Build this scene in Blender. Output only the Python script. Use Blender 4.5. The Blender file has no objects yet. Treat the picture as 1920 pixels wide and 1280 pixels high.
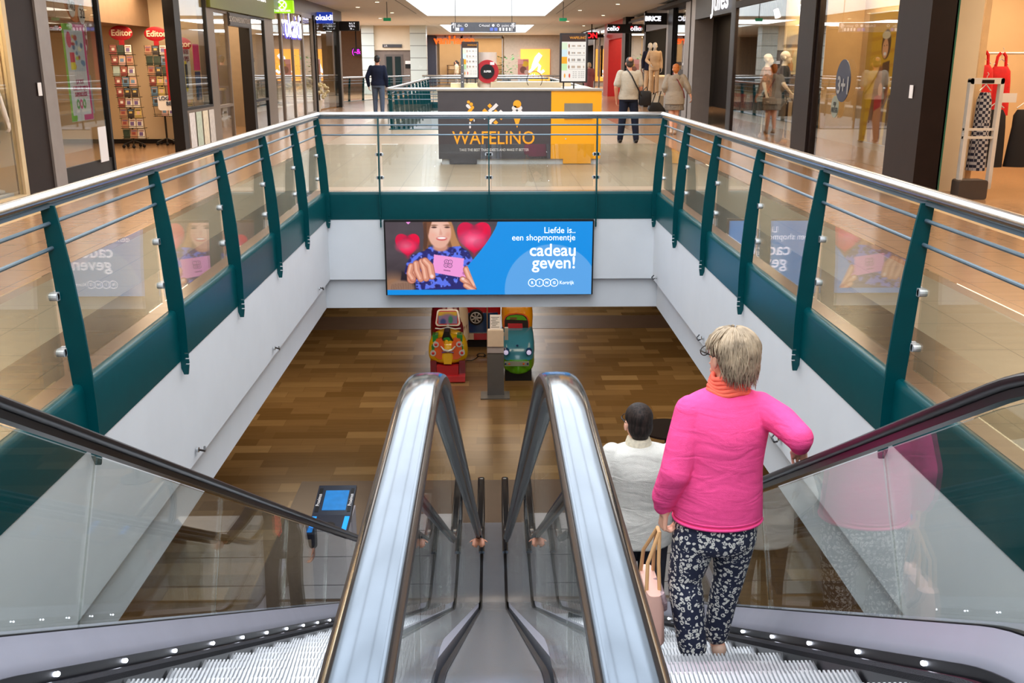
import bpy, bmesh, math, random
import numpy as np
from mathutils import Vector, Matrix

SC = bpy.context.scene
COL = SC.collection
PI = math.pi
rad = math.radians
random.seed(7)

# ------------------------------------------------------------------ camera
EYE = 1.66
PITCH = rad(15.91)
YAW = rad(1.2)
FPX = 1838.0
cam_d = bpy.data.cameras.new('camera')
cam = bpy.data.objects.new('camera', cam_d)
COL.objects.link(cam)
cam.location = (0, 0, EYE)
cam.rotation_euler = (PI / 2 - PITCH, 0, -YAW)
cam_d.sensor_width = 36.0
cam_d.lens = 36.0 * FPX / 1920.0
cam_d.clip_start = 0.05
cam_d.clip_end = 300
SC.camera = cam

# ------------------------------------------------------------------ world, exposure
SC.view_settings.view_transform = 'Standard'
SC.view_settings.look = 'None'
SC.view_settings.gamma = 1.0
SC.view_settings.use_curve_mapping = False
SC.view_settings.exposure = 0.0
w = bpy.data.worlds.new('world')
SC.world = w
w.use_nodes = True
w.node_tree.nodes['Background'].inputs[0].default_value = (0.75, 0.87, 1.0, 1)
w.node_tree.nodes['Background'].inputs[1].default_value = 1.0
cy = SC.cycles
cy.use_denoising = True
try:
    cy.denoiser = 'OPENIMAGEDENOISE'
except Exception:
    pass
cy.use_adaptive_sampling = True
cy.adaptive_threshold = 0.02
cy.max_bounces = 7
cy.diffuse_bounces = 4
cy.glossy_bounces = 4
cy.transmission_bounces = 4
cy.transparent_max_bounces = 24
cy.sample_clamp_indirect = 4.0
cy.caustics_reflective = False
cy.caustics_refractive = False
cy.use_light_tree = True


def area_light(name, loc, sx, sy, power, color, rot=(0, 0, 0), spread=180):
    l = bpy.data.lights.new(name, 'AREA')
    l.shape = 'RECTANGLE'
    l.size = sx
    l.size_y = sy
    l.energy = power
    l.color = color
    l.spread = rad(spread)
    o = bpy.data.objects.new(name, l)
    o.location = loc
    o.rotation_euler = rot
    COL.objects.link(o)
    return o


# daylight coming through the roof lights (the sky above the glazing)
SKY_X0, SKY_X1 = -2.65, 2.3
DAY = (0.93, 0.97, 1.0)
SKY_W = 13.5        # watts per square metre of opening
for (a, b) in ((-6, 4), (4, 14), (14, 24), (24, 33), (33, 42.4)):
    area_light('sky_daylight', ((SKY_X0 + SKY_X1) / 2, (a + b) / 2, 4.55), SKY_X1 - SKY_X0, b - a,
               SKY_W * (SKY_X1 - SKY_X0) * (b - a), DAY)
area_light('sky_daylight', (-0.2, 59.5, 4.55), 4.9, 13, SKY_W * 1.0 * 4.9 * 13, DAY)
# direct sun slanting through the roof glazing
sl = bpy.data.lights.new('sun', 'SUN')
sl.energy = 0.0
sl.angle = rad(1.0)
sl.color = (1.0, 0.95, 0.88)
sun = bpy.data.objects.new('sun', sl)
COL.objects.link(sun)
sun.rotation_euler = Vector((0.62, 0.95, -0.95)).to_track_quat('-Z', 'Y').to_euler()
WARM = (1.0, 0.76, 0.50)
# shop lighting (ceiling lamp fields inside the shops)
SHOP_L = [  # x, y, z, sx, sy, watts
    (-6.3, 11.2, 3.2, 0.8, 1.6, 130), (-7.3, 17.0, 2.3, 2.6, 5.5, 85), (-6.5, 19.2, 3.0, 1.0, 2.6, 90), (-7.2, 24.3, 2.9, 2.4, 5.0, 200),
    (-7.4, 32.5, 3.0, 2.6, 9.0, 260),
    (7.4, 10.8, 3.1, 2.2, 3.0, 105), (7.9, 14.4, 3.1, 2.2, 3.0, 105), (5.95, 15.3, 3.15, 0.5, 3.2, 125), (5.98, 20.4, 3.3, 0.6, 4.4, 260),
    (7.2, 36.5, 3.2, 1.6, 3.0, 70), (7.4, 41.5, 3.2, 2.0, 4.0, 90), (7.4, 48.0, 3.2, 2.2, 6.0, 160), (0.0, 75.6, 3.4, 12.0, 4.0, 330),
]
for (x, y, z, sx, sy, p) in SHOP_L:
    area_light('shop_ceiling_light', (x, y, z), sx, sy, p, WARM)
# warm ceiling lamps of the side galleries and of the lower floor
for y in (4, 12, 20, 28, 36):
    area_light('gallery_light', (-4.3, y, 3.44), 1.2, 3.0, 44, (1.0, 0.88, 0.74))
    area_light('gallery_light', (4.1, y, 3.44), 1.2, 3.0, 44, (1.0, 0.88, 0.74))
# roof light at left; the other lamps are added to brighten the far end
for (x, y, sx, sy, p) in ((-8.5, 49, 4, 8, 640), (7.0, 47, 2, 6, 90), (-5.5, 50, 2, 4, 240), (0, 47.5, 5, 5, 420), (0, 69.5, 8, 3.5, 640), (4.8, 62, 2, 6, 200)):
    area_light('far_end_fill_daylight', (x, y, 3.44), sx, sy, p, DAY)
area_light('lower_hall_light', (0, 16.3, -1.6), 3.0, 0.8, 55, (1.0, 0.86, 0.68), rot=(rad(28), 0, 0))  # unseen tilted lamp added to brighten the coin rides
for (x, y) in ((-5, 7), (5, 7), (-3.5, 17), (3.5, 17), (0, 22)):
    area_light('lower_hall_light', (x, y, -1.6), 2.0, 3.0, 58, (1.0, 0.80, 0.58))


# ------------------------------------------------------------------ pixel helpers (photo frame 1920x1280)
_R = cam.rotation_euler.to_matrix()


def ray(u, v):
    d = Vector(((u - 960) / FPX, -(v - 640) / FPX, -1.0))
    return _R @ d


def atZ(u, v, z):
    d = ray(u, v)
    t = (z - EYE) / d.z
    return Vector((0, 0, EYE)) + d * t


def atY(u, v, y):
    d = ray(u, v)
    return Vector((0, 0, EYE)) + d * (y / d.y)


# ------------------------------------------------------------------ materials
def S(r, g, b):
    f = lambda c: (c / 255 / 12.92) if c / 255 <= 0.04045 else ((c / 255 + 0.055) / 1.055) ** 2.4
    return (f(r), f(g), f(b), 1.0)


MATS = {}


def mat(name, col, rough=0.5, metal=0.0, vary=0.06, scale=6.0, emit=0.0, spec=0.5, coat=0.0, bump=0.0, bscale=80.0):
    if name in MATS:
        return MATS[name]
    m = bpy.data.materials.new(name)
    m.use_nodes = True
    n = m.node_tree.nodes
    l = m.node_tree.links
    b = n['Principled BSDF']
    c = S(*col)
    b.inputs['Roughness'].default_value = rough
    b.inputs['Metallic'].default_value = metal
    b.inputs['Specular IOR Level'].default_value = spec
    b.inputs['Coat Weight'].default_value = coat
    tc = n.new('ShaderNodeTexCoord')
    if vary > 0:
        nz = n.new('ShaderNodeTexNoise')
        nz.inputs['Scale'].default_value = scale
        nz.inputs['Detail'].default_value = 3
        l.new(tc.outputs['Object'], nz.inputs['Vector'])
        r = n.new('ShaderNodeValToRGB')
        r.color_ramp.elements[0].position = 0.3
        r.color_ramp.elements[1].position = 0.7
        r.color_ramp.elements[0].color = (c[0] * (1 - vary), c[1] * (1 - vary), c[2] * (1 - vary), 1)
        r.color_ramp.elements[1].color = (min(1, c[0] * (1 + vary)), min(1, c[1] * (1 + vary)), min(1, c[2] * (1 + vary)), 1)
        l.new(nz.outputs['Fac'], r.inputs['Fac'])
        l.new(r.outputs['Color'], b.inputs['Base Color'])
    else:
        b.inputs['Base Color'].default_value = c
    if emit > 0:
        b.inputs['Emission Color'].default_value = c
        b.inputs['Emission Strength'].default_value = emit
    if bump > 0:
        nz2 = n.new('ShaderNodeTexNoise')
        nz2.inputs['Scale'].default_value = bscale
        nz2.inputs['Detail'].default_value = 4
        l.new(tc.outputs['Object'], nz2.inputs['Vector'])
        bp = n.new('ShaderNodeBump')
        bp.inputs['Strength'].default_value = bump
        bp.inputs['Distance'].default_value = 0.01
        l.new(nz2.outputs['Fac'], bp.inputs['Height'])
        l.new(bp.outputs['Normal'], b.inputs['Normal'])
    MATS[name] = m
    return m


def glass(name, tint=(235, 245, 240), f0=0.045, rough=0.0):
    """thin architectural glass: see-through with a Fresnel reflection"""
    if name in MATS:
        return MATS[name]
    m = bpy.data.materials.new(name)
    m.use_nodes = True
    nt = m.node_tree
    n, l = nt.nodes, nt.links
    n.remove(n['Principled BSDF'])
    out = n['Material Output']
    geo = n.new('ShaderNodeNewGeometry')
    dot = n.new('ShaderNodeVectorMath'); dot.operation = 'DOT_PRODUCT'
    l.new(geo.outputs['Incoming'], dot.inputs[0]); l.new(geo.outputs['Normal'], dot.inputs[1])
    ab = n.new('ShaderNodeMath'); ab.operation = 'ABSOLUTE'; l.new(dot.outputs['Value'], ab.inputs[0])
    om = n.new('ShaderNodeMath'); om.operation = 'SUBTRACT'; om.inputs[0].default_value = 1.0; om.use_clamp = True
    l.new(ab.outputs[0], om.inputs[1])
    pw = n.new('ShaderNodeMath'); pw.operation = 'POWER'; pw.inputs[1].default_value = 5.0; l.new(om.outputs[0], pw.inputs[0])
    ml = n.new('ShaderNodeMath'); ml.operation = 'MULTIPLY_ADD'
    ml.inputs[1].default_value = 1 - f0; ml.inputs[2].default_value = f0
    l.new(pw.outputs[0], ml.inputs[0])
    tr = n.new('ShaderNodeBsdfTransparent'); tr.inputs[0].default_value = S(*tint)
    gl = n.new('ShaderNodeBsdfGlossy'); gl.inputs['Roughness'].default_value = rough
    gl.inputs['Color'].default_value = (1, 1, 1, 1)
    mx = n.new('ShaderNodeMixShader')
    l.new(ml.outputs[0], mx.inputs[0]); l.new(tr.outputs[0], mx.inputs[1]); l.new(gl.outputs[0], mx.inputs[2])
    l.new(mx.outputs[0], out.inputs['Surface'])
    MATS[name] = m
    return m


def attr_mat(name, emit=0.0, rough=0.5):
    if name in MATS:
        return MATS[name]
    m = bpy.data.materials.new(name)
    m.use_nodes = True
    n, l = m.node_tree.nodes, m.node_tree.links
    b = n['Principled BSDF']
    a = n.new('ShaderNodeVertexColor'); a.layer_name = 'Col'
    l.new(a.outputs['Color'], b.inputs['Base Color'])
    b.inputs['Roughness'].default_value = rough
    if emit > 0:
        l.new(a.outputs['Color'], b.inputs['Emission Color'])
        b.inputs['Emission Strength'].default_value = emit
        mul = n.new('ShaderNodeMixRGB')
        mul.blend_type = 'MULTIPLY'; mul.inputs[0].default_value = 1.0
        mul.inputs[2].default_value = (0.15, 0.15, 0.15, 1)
        l.new(a.outputs['Color'], mul.inputs[1]); l.new(mul.outputs[0], b.inputs['Base Color'])
    MATS[name] = m
    return m


def tile_mat(name, c1, c2, mortar, w, h, rough, gap=0.006, offset=0.0, squash=1.0, freq=2, rot=0.0, noise=0.08, spec=0.5, var=None):
    m = bpy.data.materials.new(name)
    m.use_nodes = True
    n, l = m.node_tree.nodes, m.node_tree.links
    b = n['Principled BSDF']
    b.inputs['Specular IOR Level'].default_value = spec
    tc = n.new('ShaderNodeTexCoord')
    mp = n.new('ShaderNodeMapping'); mp.inputs['Rotation'].default_value[2] = rot
    l.new(tc.outputs['Object'], mp.inputs[0])
    br = n.new('ShaderNodeTexBrick')
    br.offset = offset; br.squash = squash; br.squash_frequency = freq
    br.inputs['Scale'].default_value = 1.0
    br.inputs['Brick Width'].default_value = w
    br.inputs['Row Height'].default_value = h
    br.inputs['Mortar Size'].default_value = gap
    br.inputs['Mortar Smooth'].default_value = 0.1
    br.inputs['Color1'].default_value = S(*c1); br.inputs['Color2'].default_value = S(*c2)
    br.inputs['Mortar'].default_value = S(*mortar)
    br.inputs['Bias'].default_value = 0.0
    l.new(mp.outputs[0], br.inputs[0])
    nz = n.new('ShaderNodeTexNoise'); nz.inputs['Scale'].default_value = 2.5; nz.inputs['Detail'].default_value = 6
    mp2 = n.new('ShaderNodeMapping'); mp2.inputs['Scale'].default_value = (1, 6, 1)
    l.new(tc.outputs['Object'], mp2.inputs[0]); l.new(mp2.outputs[0], nz.inputs[0])
    mr = n.new('ShaderNodeMapRange')
    mr.inputs['To Min'].default_value = 1 - noise; mr.inputs['To Max'].default_value = 1 + noise
    l.new(nz.outputs['Fac'], mr.inputs[0])
    mu = n.new('ShaderNodeVectorMath'); mu.operation = 'SCALE'
    l.new(br.outputs['Color'], mu.inputs[0]); l.new(mr.outputs[0], mu.inputs['Scale'])
    l.new(mu.outputs[0], b.inputs['Base Color'])
    rr = n.new('ShaderNodeMapRange')
    rr.inputs['To Min'].default_value = rough * 0.8; rr.inputs['To Max'].default_value = rough * 1.25
    l.new(nz.outputs['Fac'], rr.inputs[0]); l.new(rr.outputs[0], b.inputs['Roughness'])
    MATS[name] = m
    return m


# ------------------------------------------------------------------ object helpers
def tag(o, label=None, cat=None, group=None, kind=None):
    if label: o['label'] = label
    if cat: o['category'] = cat
    if group: o['group'] = group
    if kind: o['kind'] = kind
    return o


def thing(name, label, cat, loc=(0, 0, 0), rz=0.0, group=None, kind=None):
    o = bpy.data.objects.new(name, None)
    o.empty_display_size = 0.1
    o.location = loc
    o.rotation_euler = (0, 0, rz)
    COL.objects.link(o)
    return tag(o, label, cat, group, kind)


def copy_tree(o, parent=None):
    c = o.copy()
    COL.objects.link(c)
    c.parent = parent
    for ch in list(o.children):
        copy_tree(ch, c)
    return c


def frame_from(d):
    d = d.normalized()
    up = Vector((0, 0, 1)) if abs(d.z) < 0.95 else Vector((0, 1, 0))
    a = d.cross(up).normalized()
    b = a.cross(d).normalized()
    return a, b


class MB:
    def __init__(s):
        s.v = []; s.f = []; s.m = []; s.mi = 0

    def add(s, vs, fs):
        o = len(s.v)
        s.v.extend([tuple(q) for q in vs])
        for f in fs:
            s.f.append([o + i for i in f]); s.m.append(s.mi)
        return s

    def box(s, x0, x1, y0, y1, z0, z1, M=None):
        vs = [Vector(p) for p in ((x0, y0, z0), (x1, y0, z0), (x1, y1, z0), (x0, y1, z0), (x0, y0, z1), (x1, y0, z1), (x1, y1, z1), (x0, y1, z1))]
        if M: vs = [M @ p for p in vs]
        return s.add(vs, [(0, 3, 2, 1), (4, 5, 6, 7), (0, 1, 5, 4), (1, 2, 6, 5), (2, 3, 7, 6), (3, 0, 4, 7)])

    def rbox(s, x0, x1, y0, y1, z0, z1, r=0.02, n=3, axis='y'):
        """box with rounded corners seen along axis"""
        def rr(a0, a1, b0, b1):
            pts = []
            for (cx, cyy, st) in ((a1 - r, b1 - r, 0), (a0 + r, b1 - r, 90), (a0 + r, b0 + r, 180), (a1 - r, b0 + r, 270)):
                for i in range(n + 1):
                    t = rad(st + 90 * i / n)
                    pts.append((cx + r * math.cos(t), cyy + r * math.sin(t)))
            return pts
        if axis == 'y': return s.prism(rr(x0, x1, z0, z1), 'y', y0, y1)
        if axis == 'x': return s.prism(rr(y0, y1, z0, z1), 'x', x0, x1)
        return s.prism(rr(x0, x1, y0, y1), 'z', z0, z1)

    def prism(s, poly, axis, lo, hi, M=None):
        n = len(poly)
        def P(a, b, c):
            p = Vector((a, c, b)) if axis == 'y' else (Vector((c, a, b)) if axis == 'x' else Vector((a, b, c)))
            return M @ p if M else p
        vs = [P(a, b, lo) for a, b in poly] + [P(a, b, hi) for a, b in poly]
        fs = [list(range(n)), list(range(2 * n - 1, n - 1, -1))]
        for i in range(n):
            j = (i + 1) % n
            fs.append((i, i + n, j + n, j))
        return s.add(vs, fs)

    def rings(s, rings, cap=True, closed=True):
        n = len(rings[0]); o = []
        vs = [p for r in rings for p in r]
        fs = []
        for k in range(len(rings) - 1):
            for i in range(n if closed else n - 1):
                j = (i + 1) % n
                fs.append((k * n + i, k * n + j, (k + 1) * n + j, (k + 1) * n + i))
        if cap:
            fs.append(list(range(n - 1, -1, -1)))
            fs.append([(len(rings) - 1) * n + i for i in range(n)])
        return s.add(vs, fs)

    def tube(s, path, r, n=8, cap=True, up=None):
        path = [Vector(p) for p in path]
        rr = r if isinstance(r, (list, tuple)) else [r] * len(path)
        R = []
        pa = None
        for i, p in enumerate(path):
            d = (path[min(i + 1, len(path) - 1)] - path[max(i - 1, 0)])
            if d.length < 1e-9: d = Vector((0, 0, 1))
            d.normalize()
            if pa is None:
                a, b = frame_from(d)
            else:
                a = (pa - d * pa.dot(d)).normalized(); b = d.cross(a)
            pa = a
            b = d.cross(a)
            R.append([p + a * (rr[i] * math.cos(2 * PI * k / n)) + b * (rr[i] * math.sin(2 * PI * k / n)) for k in range(n)])
        return s.rings(R, cap)

    def cyl(s, p0, p1, r0, r1=None, n=16):
        return s.tube([p0, p1], [r0, r0 if r1 is None else r1], n)

    def ell(s, c, rx, ry, rz, n=14, m=9, M=None):
        c = Vector(c)
        R = []
        for i in range(m + 1):
            t = -PI / 2 + PI * (0.02 + 0.96 * i / m)
            ring = []
            for k in range(n):
                q = Vector((rx * math.cos(t) * math.cos(2 * PI * k / n), ry * math.cos(t) * math.sin(2 * PI * k / n), rz * math.sin(t)))
                if M: q = M @ q
                ring.append(c + q)
            R.append(ring)
        return s.rings(R, True)

    def limb(s, p0, r0, p1, r1, n=12):
        p0, p1 = Vector(p0), Vector(p1)
        s.ell(p0, r0, r0, r0, n, 7); s.ell(p1, r1, r1, r1, n, 7)
        if (p1 - p0).length > 1e-6:
            s.tube([p0, p1], [r0, r1], n)
        return s

    def chain(s, pts, rs, n=12):
        for i in range(len(pts) - 1):
            s.limb(pts[i], rs[i], pts[i + 1], rs[i + 1], n)
        return s

    def loft(s, rings, n=20):
        """rings: (centre, half x, half y[, yaw])"""
        R = []
        if len(rings) > 3:
            q_ = [(Vector(r[0]), r[1], r[2], r[3] if len(r) > 3 else 0.0) for r in rings]
            out = []
            for i in range(len(q_) - 1):
                p0, p1, p2, p3 = q_[max(i - 1, 0)], q_[i], q_[i + 1], q_[min(i + 2, len(q_) - 1)]
                for s_ in range(4):
                    t = s_ / 4
                    cr = lambda a, b, c, d: 0.5 * ((2 * b) + (c - a) * t + (2 * a - 5 * b + 4 * c - d) * t * t + (3 * b - a - 3 * c + d) * t ** 3)
                    out.append(tuple(cr(p0[k], p1[k], p2[k], p3[k]) for k in range(4)))
            out.append(q_[-1])
            rings = out
        for q in rings:
            c = Vector(q[0]); yaw = q[3] if len(q) > 3 else 0.0
            ring = []
            for k in range(n):
                t = 2 * PI * k / n
                x, y = q[1] * math.cos(t), q[2] * math.sin(t)
                ring.append(c + Vector((x * math.cos(yaw) - y * math.sin(yaw), x * math.sin(yaw) + y * math.cos(yaw), 0)))
            R.append(ring)
        return s.rings(R, True)

    def build(s, name, mats, parent=None, smooth=False, label=None, kind=None, world=True, bevel=0.0, remesh=0.0, relax=0):
        me = bpy.data.meshes.new(name)
        vs = s.v
        if parent is not None and world:
            iv = parent_inv(parent)
            vs = [iv @ Vector(p) for p in s.v]
        me.from_pydata([tuple(p) for p in vs], [], s.f)
        mats = mats if isinstance(mats, (list, tuple)) else [mats]
        for m in mats: me.materials.append(m)
        if len(mats) > 1:
            me.polygons.foreach_set('material_index', s.m)
        if not remesh and len(s.f) < 60000:
            bm = bmesh.new(); bm.from_mesh(me)
            bmesh.ops.recalc_face_normals(bm, faces=bm.faces)
            bm.to_mesh(me); bm.free()
        if smooth:
            if remesh or smooth is True:
                me.polygons.foreach_set('use_smooth', [True] * len(me.polygons))
            else:
                me.shade_flat()
        me.update()
        o = bpy.data.objects.new(name, me)
        COL.objects.link(o)
        if parent is not None: o.parent = parent
        if smooth == 'auto':
            me.polygons.foreach_set('use_smooth', [True] * len(me.polygons))
            me.set_sharp_from_angle(angle=rad(35))
        if remesh:
            r = o.modifiers.new('remesh', 'REMESH'); r.mode = 'VOXEL'; r.voxel_size = remesh; r.use_smooth_shade = True
            if relax:
                q = o.modifiers.new('relax', 'SMOOTH'); q.factor = 0.5; q.iterations = relax
        if bevel:
            q = o.modifiers.new('bevel', 'BEVEL'); q.width = bevel; q.segments = 2; q.limit_method = 'ANGLE'
        return tag(o, label, None, None, kind)


def parent_mat(p):
    m = Matrix.Translation(p.location) @ p.rotation_euler.to_matrix().to_4x4()
    m = m @ Matrix.Diagonal((*p.scale, 1))
    return parent_mat(p.parent) @ m if p.parent else m


def parent_inv(p):
    return parent_mat(p).inverted()


RX = Matrix.Rotation(PI / 2, 4, 'X')
FACE = {'-y': RX, '+x': Matrix.Rotation(PI / 2, 4, 'Z') @ RX, '-x': Matrix.Rotation(-PI / 2, 4, 'Z') @ RX,
        '+y': Matrix.Rotation(PI, 4, 'Z') @ RX}


def text(s, size, m, parent, loc, face='-y', align='CENTER', bold=0.0, name='lettering', sx=1.0, depth=0.002, shear=0.0, M=None, world=True, space=1.0):
    cu = bpy.data.curves.new('tmp', 'FONT')
    cu.body = s; cu.size = size; cu.align_x = align; cu.align_y = 'CENTER'
    cu.offset = bold; cu.extrude = depth; cu.shear = shear; cu.space_character = space
    cu.resolution_u = 3
    t = bpy.data.objects.new('tmp', cu)
    me = bpy.data.meshes.new_from_object(t)
    bpy.data.objects.remove(t); bpy.data.curves.remove(cu)
    W = Matrix.Translation(Vector(loc)) @ (M if M is not None else FACE[face]) @ Matrix.Diagonal((sx, 1, 1, 1))
    if parent is not None and world: W = parent_inv(parent) @ W
    me.transform(W)
    me.materials.clear(); me.materials.append(m)
    me.name = name
    o = bpy.data.objects.new(name, me)
    COL.objects.link(o)
    if parent is not None: o.parent = parent
    return o


class Pic:
    """a printed or displayed picture: colours laid out on a fine grid of faces"""
    def __init__(s, w, h, nx, ny, bg):
        s.w, s.h, s.nx, s.ny = w, h, nx, ny
        X, Y = np.meshgrid(np.linspace(0, w, nx), np.linspace(0, h, ny))
        s.X, s.Y = X, Y
        s.a = np.zeros((ny, nx, 3)) + np.array(bg, float)

    def put(s, mask, col):
        mask = np.clip(mask, 0, 1)[..., None]
        s.a = s.a * (1 - mask) + np.array(col, float) * mask
        return s

    def ell(s, cx, cyy, rx, ry, col, soft=0.05, rot=0.0, amt=1.0):
        c, d = math.cos(rot), math.sin(rot)
        x, y = s.X - cx, s.Y - cyy
        q = np.sqrt(((x * c + y * d) / rx) ** 2 + ((-x * d + y * c) / ry) ** 2)
        return s.put(amt * (1 + soft - q) / (2 * soft), col)

    def inside(s, pts):
        m = np.zeros(s.X.shape, bool)
        n = len(pts)
        for i in range(n):
            x0, y0 = pts[i]; x1, y1 = pts[(i + 1) % n]
            if y0 == y1: continue
            c = ((y0 > s.Y) != (y1 > s.Y)) & (s.X < (x1 - x0) * (s.Y - y0) / (y1 - y0) + x0)
            m ^= c
        return m

    def poly(s, pts, col, soft=0, amt=1.0):
        m = s.inside(pts).astype(float) * amt
        for _ in range(soft):
            m[1:-1, 1:-1] = (m[1:-1, 1:-1] * 4 + m[:-2, 1:-1] + m[2:, 1:-1] + m[1:-1, :-2] + m[1:-1, 2:]) / 8
        return s.put(m, col)

    def line(s, pts, wd, col, soft=1.0):
        d = np.full(s.X.shape, 1e9)
        for (x0, y0), (x1, y1) in zip(pts[:-1], pts[1:]):
            L = max((x1 - x0) ** 2 + (y1 - y0) ** 2, 1e-9)
            t = np.clip(((s.X - x0) * (x1 - x0) + (s.Y - y0) * (y1 - y0)) / L, 0, 1)
            d = np.minimum(d, np.hypot(s.X - x0 - t * (x1 - x0), s.Y - y0 - t * (y1 - y0)))
        return s.put((wd - d) / soft + 0.5, col)

    def noise(s, mask, col, sc, thr, seed=0):
        rng = np.random.RandomState(seed)
        g = rng.rand(int(s.h / sc) + 3, int(s.w / sc) + 3)
        gx, gy = s.X / sc, s.Y / sc
        ix, iy = gx.astype(int), gy.astype(int)
        fx, fy = gx - ix, gy - iy
        v = (g[iy, ix] * (1 - fx) * (1 - fy) + g[iy, ix + 1] * fx * (1 - fy) + g[iy + 1, ix] * (1 - fx) * fy + g[iy + 1, ix + 1] * fx * fy)
        return s.put(mask * np.clip((v - thr) * 8, 0, 1), col)

    def build(s, name, m, parent, corner, ux, uy, W, H, world=True):
        """corner = top left; ux = unit vector to the right, uy = unit vector down"""
        ux, uy = np.array(ux, float), np.array(uy, float)
        P = np.array(corner, float) + (s.X / s.w * W)[..., None] * ux + (s.Y / s.h * H)[..., None] * uy
        P = P.reshape(-1, 3)
        if parent is not None and world:
            iv = np.array(parent_inv(parent))
            P = P @ iv[:3, :3].T + iv[:3, 3]
        nx, ny = s.nx, s.ny
        idx = np.arange(nx * ny).reshape(ny, nx)
        F = np.stack([idx[:-1, :-1], idx[1:, :-1], idx[1:, 1:], idx[:-1, 1:]], -1).reshape(-1, 4)
        me = bpy.data.meshes.new(name)
        me.from_pydata(P.tolist(), [], F.tolist())
        c = s.a / 255.0
        lin = np.where(c <= 0.04045, c / 12.92, ((c + 0.055) / 1.055) ** 2.4).reshape(-1, 3)
        at = me.color_attributes.new('Col', 'FLOAT_COLOR', 'POINT')
        buf = np.ones((len(lin), 4), np.float32); buf[:, :3] = lin
        at.data.foreach_set('color', buf.ravel())
        me.materials.append(m)
        o = bpy.data.objects.new(name, me)
        COL.objects.link(o)
        if parent is not None: o.parent = parent
        return o

# ------------------------------------------------------------------ shared materials
WHITE = mat('white_paint', (212, 216, 222), 0.55, vary=0.02, scale=3)
CEIL = tile_mat('ceiling_boards', (248, 246, 244), (244, 242, 239), (208, 202, 196), 3.0, 0.15, 0.6, gap=0.006, noise=0.02, spec=0.2)
WELL = mat('skylight_white', (242, 243, 242), 0.7, vary=0.01)
TEAL = mat('teal_paint', (0, 66, 72), 0.3, vary=0.05, scale=10, spec=0.22)
STEEL = mat('brushed_steel', (196, 198, 200), 0.24, 1.0, vary=0.05, scale=30)
BAR = mat('grey_bar_paint', (98, 118, 132), 0.35, 0.4, vary=0.03)
CHROME = mat('satin_chrome', (208, 212, 218), 0.3, 0.35, vary=0.03)
BLACK = mat('black_frame', (26, 24, 25), 0.4, spec=0.3, vary=0.05)
HR_SHEEN = mat('handrail_sky_sheen', (90, 98, 108), 0.12, 0.93, vary=0.04, scale=14)  # handrail top only: metallic tint imitates the bright sky reflection
GASKET = mat('black_gasket', (22, 22, 26), 0.3, vary=0.05)
DARKB = mat('dark_brown_cladding', (34, 23, 21), 0.5, spec=0.25, vary=0.12, scale=5)
TAUPE = mat('taupe_frame', (128, 112, 98), 0.4, 0.3, vary=0.04)
SILV = mat('silver_frame', (156, 148, 144), 0.4, 0.4, vary=0.04)
GLASS = glass('clear_glass')
GGLASS = glass('balustrade_glass', (243, 246, 244), 0.055)
SGLASS = glass('shop_glass', (238, 240, 238), 0.07)
FLOOR = tile_mat('beige_tiles', (154, 134, 110), (146, 126, 102), (98, 84, 68), 0.62, 0.62, 0.3, gap=0.004, noise=0.06)
FLOORW = tile_mat('shop_light_tiles', (162, 126, 94), (154, 118, 87), (104, 80, 60), 0.62, 0.62, 0.2, gap=0.004, noise=0.08)  # side zone of the floor, warm shop light put into the tile colour
FLOORB = tile_mat('brown_border_tiles', (112, 90, 72), (104, 82, 64), (76, 58, 46), 0.62, 0.62, 0.22, gap=0.004, noise=0.06)
LIGHTST = mat('pale_threshold_stone', (206, 176, 132), 0.3)
GREYFL = mat('grey_brown_stone', (92, 74, 60), 0.3, vary=0.1, scale=2)


def plank_floor():
    m = bpy.data.materials.new('lower_stone_planks')
    m.use_nodes = True
    n, l = m.node_tree.nodes, m.node_tree.links
    b = n['Principled BSDF']
    tc = n.new('ShaderNodeTexCoord')
    br = n.new('ShaderNodeTexBrick')
    br.offset = 0.37; br.offset_frequency = 2; br.squash = 1.7; br.squash_frequency = 3
    for k, v in (('Scale', 1.0), ('Brick Width', 0.72), ('Row Height', 0.3), ('Mortar Size', 0.004), ('Mortar Smooth', 0.1), ('Bias', 0.0)):
        br.inputs[k].default_value = v
    br.inputs['Color1'].default_value = (0, 0, 0, 1); br.inputs['Color2'].default_value = (1, 1, 1, 1); br.inputs['Mortar'].default_value = (0.3, 0.3, 0.3, 1)
    l.new(tc.outputs['Object'], br.inputs[0])
    r = n.new('ShaderNodeValToRGB')
    e = r.color_ramp.elements
    e[0].position = 0; e[0].color = S(116, 88, 50)
    e[1].position = 1; e[1].color = S(166, 136, 92)
    for p, c in ((0.3, S(124, 96, 58)), (0.55, S(136, 106, 66)), (0.8, S(146, 116, 74))):
        q = e.new(p); q.color = c
    l.new(br.outputs['Color'], r.inputs['Fac'])
    nz = n.new('ShaderNodeTexNoise'); nz.inputs['Scale'].default_value = 3; nz.inputs['Detail'].default_value = 8
    mp = n.new('ShaderNodeMapping'); mp.inputs['Scale'].default_value = (0.6, 5, 1)
    l.new(tc.outputs['Object'], mp.inputs[0]); l.new(mp.outputs[0], nz.inputs[0])
    mr = n.new('ShaderNodeMapRange'); mr.inputs['To Min'].default_value = 0.82; mr.inputs['To Max'].default_value = 1.18
    l.new(nz.outputs['Fac'], mr.inputs[0])
    mu = n.new('ShaderNodeVectorMath'); mu.operation = 'SCALE'
    l.new(r.outputs[0], mu.inputs[0]); l.new(mr.outputs[0], mu.inputs['Scale'])
    l.new(mu.outputs[0], b.inputs['Base Color'])
    b.inputs['Roughness'].default_value = 0.24
    return m


PLANK = plank_floor()
H1 = (-2.17, 2.17, 0.9, 12.93)
H2 = (-2.55, 2.45, 25.6, 43.0)
LOW = -4.36

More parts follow.
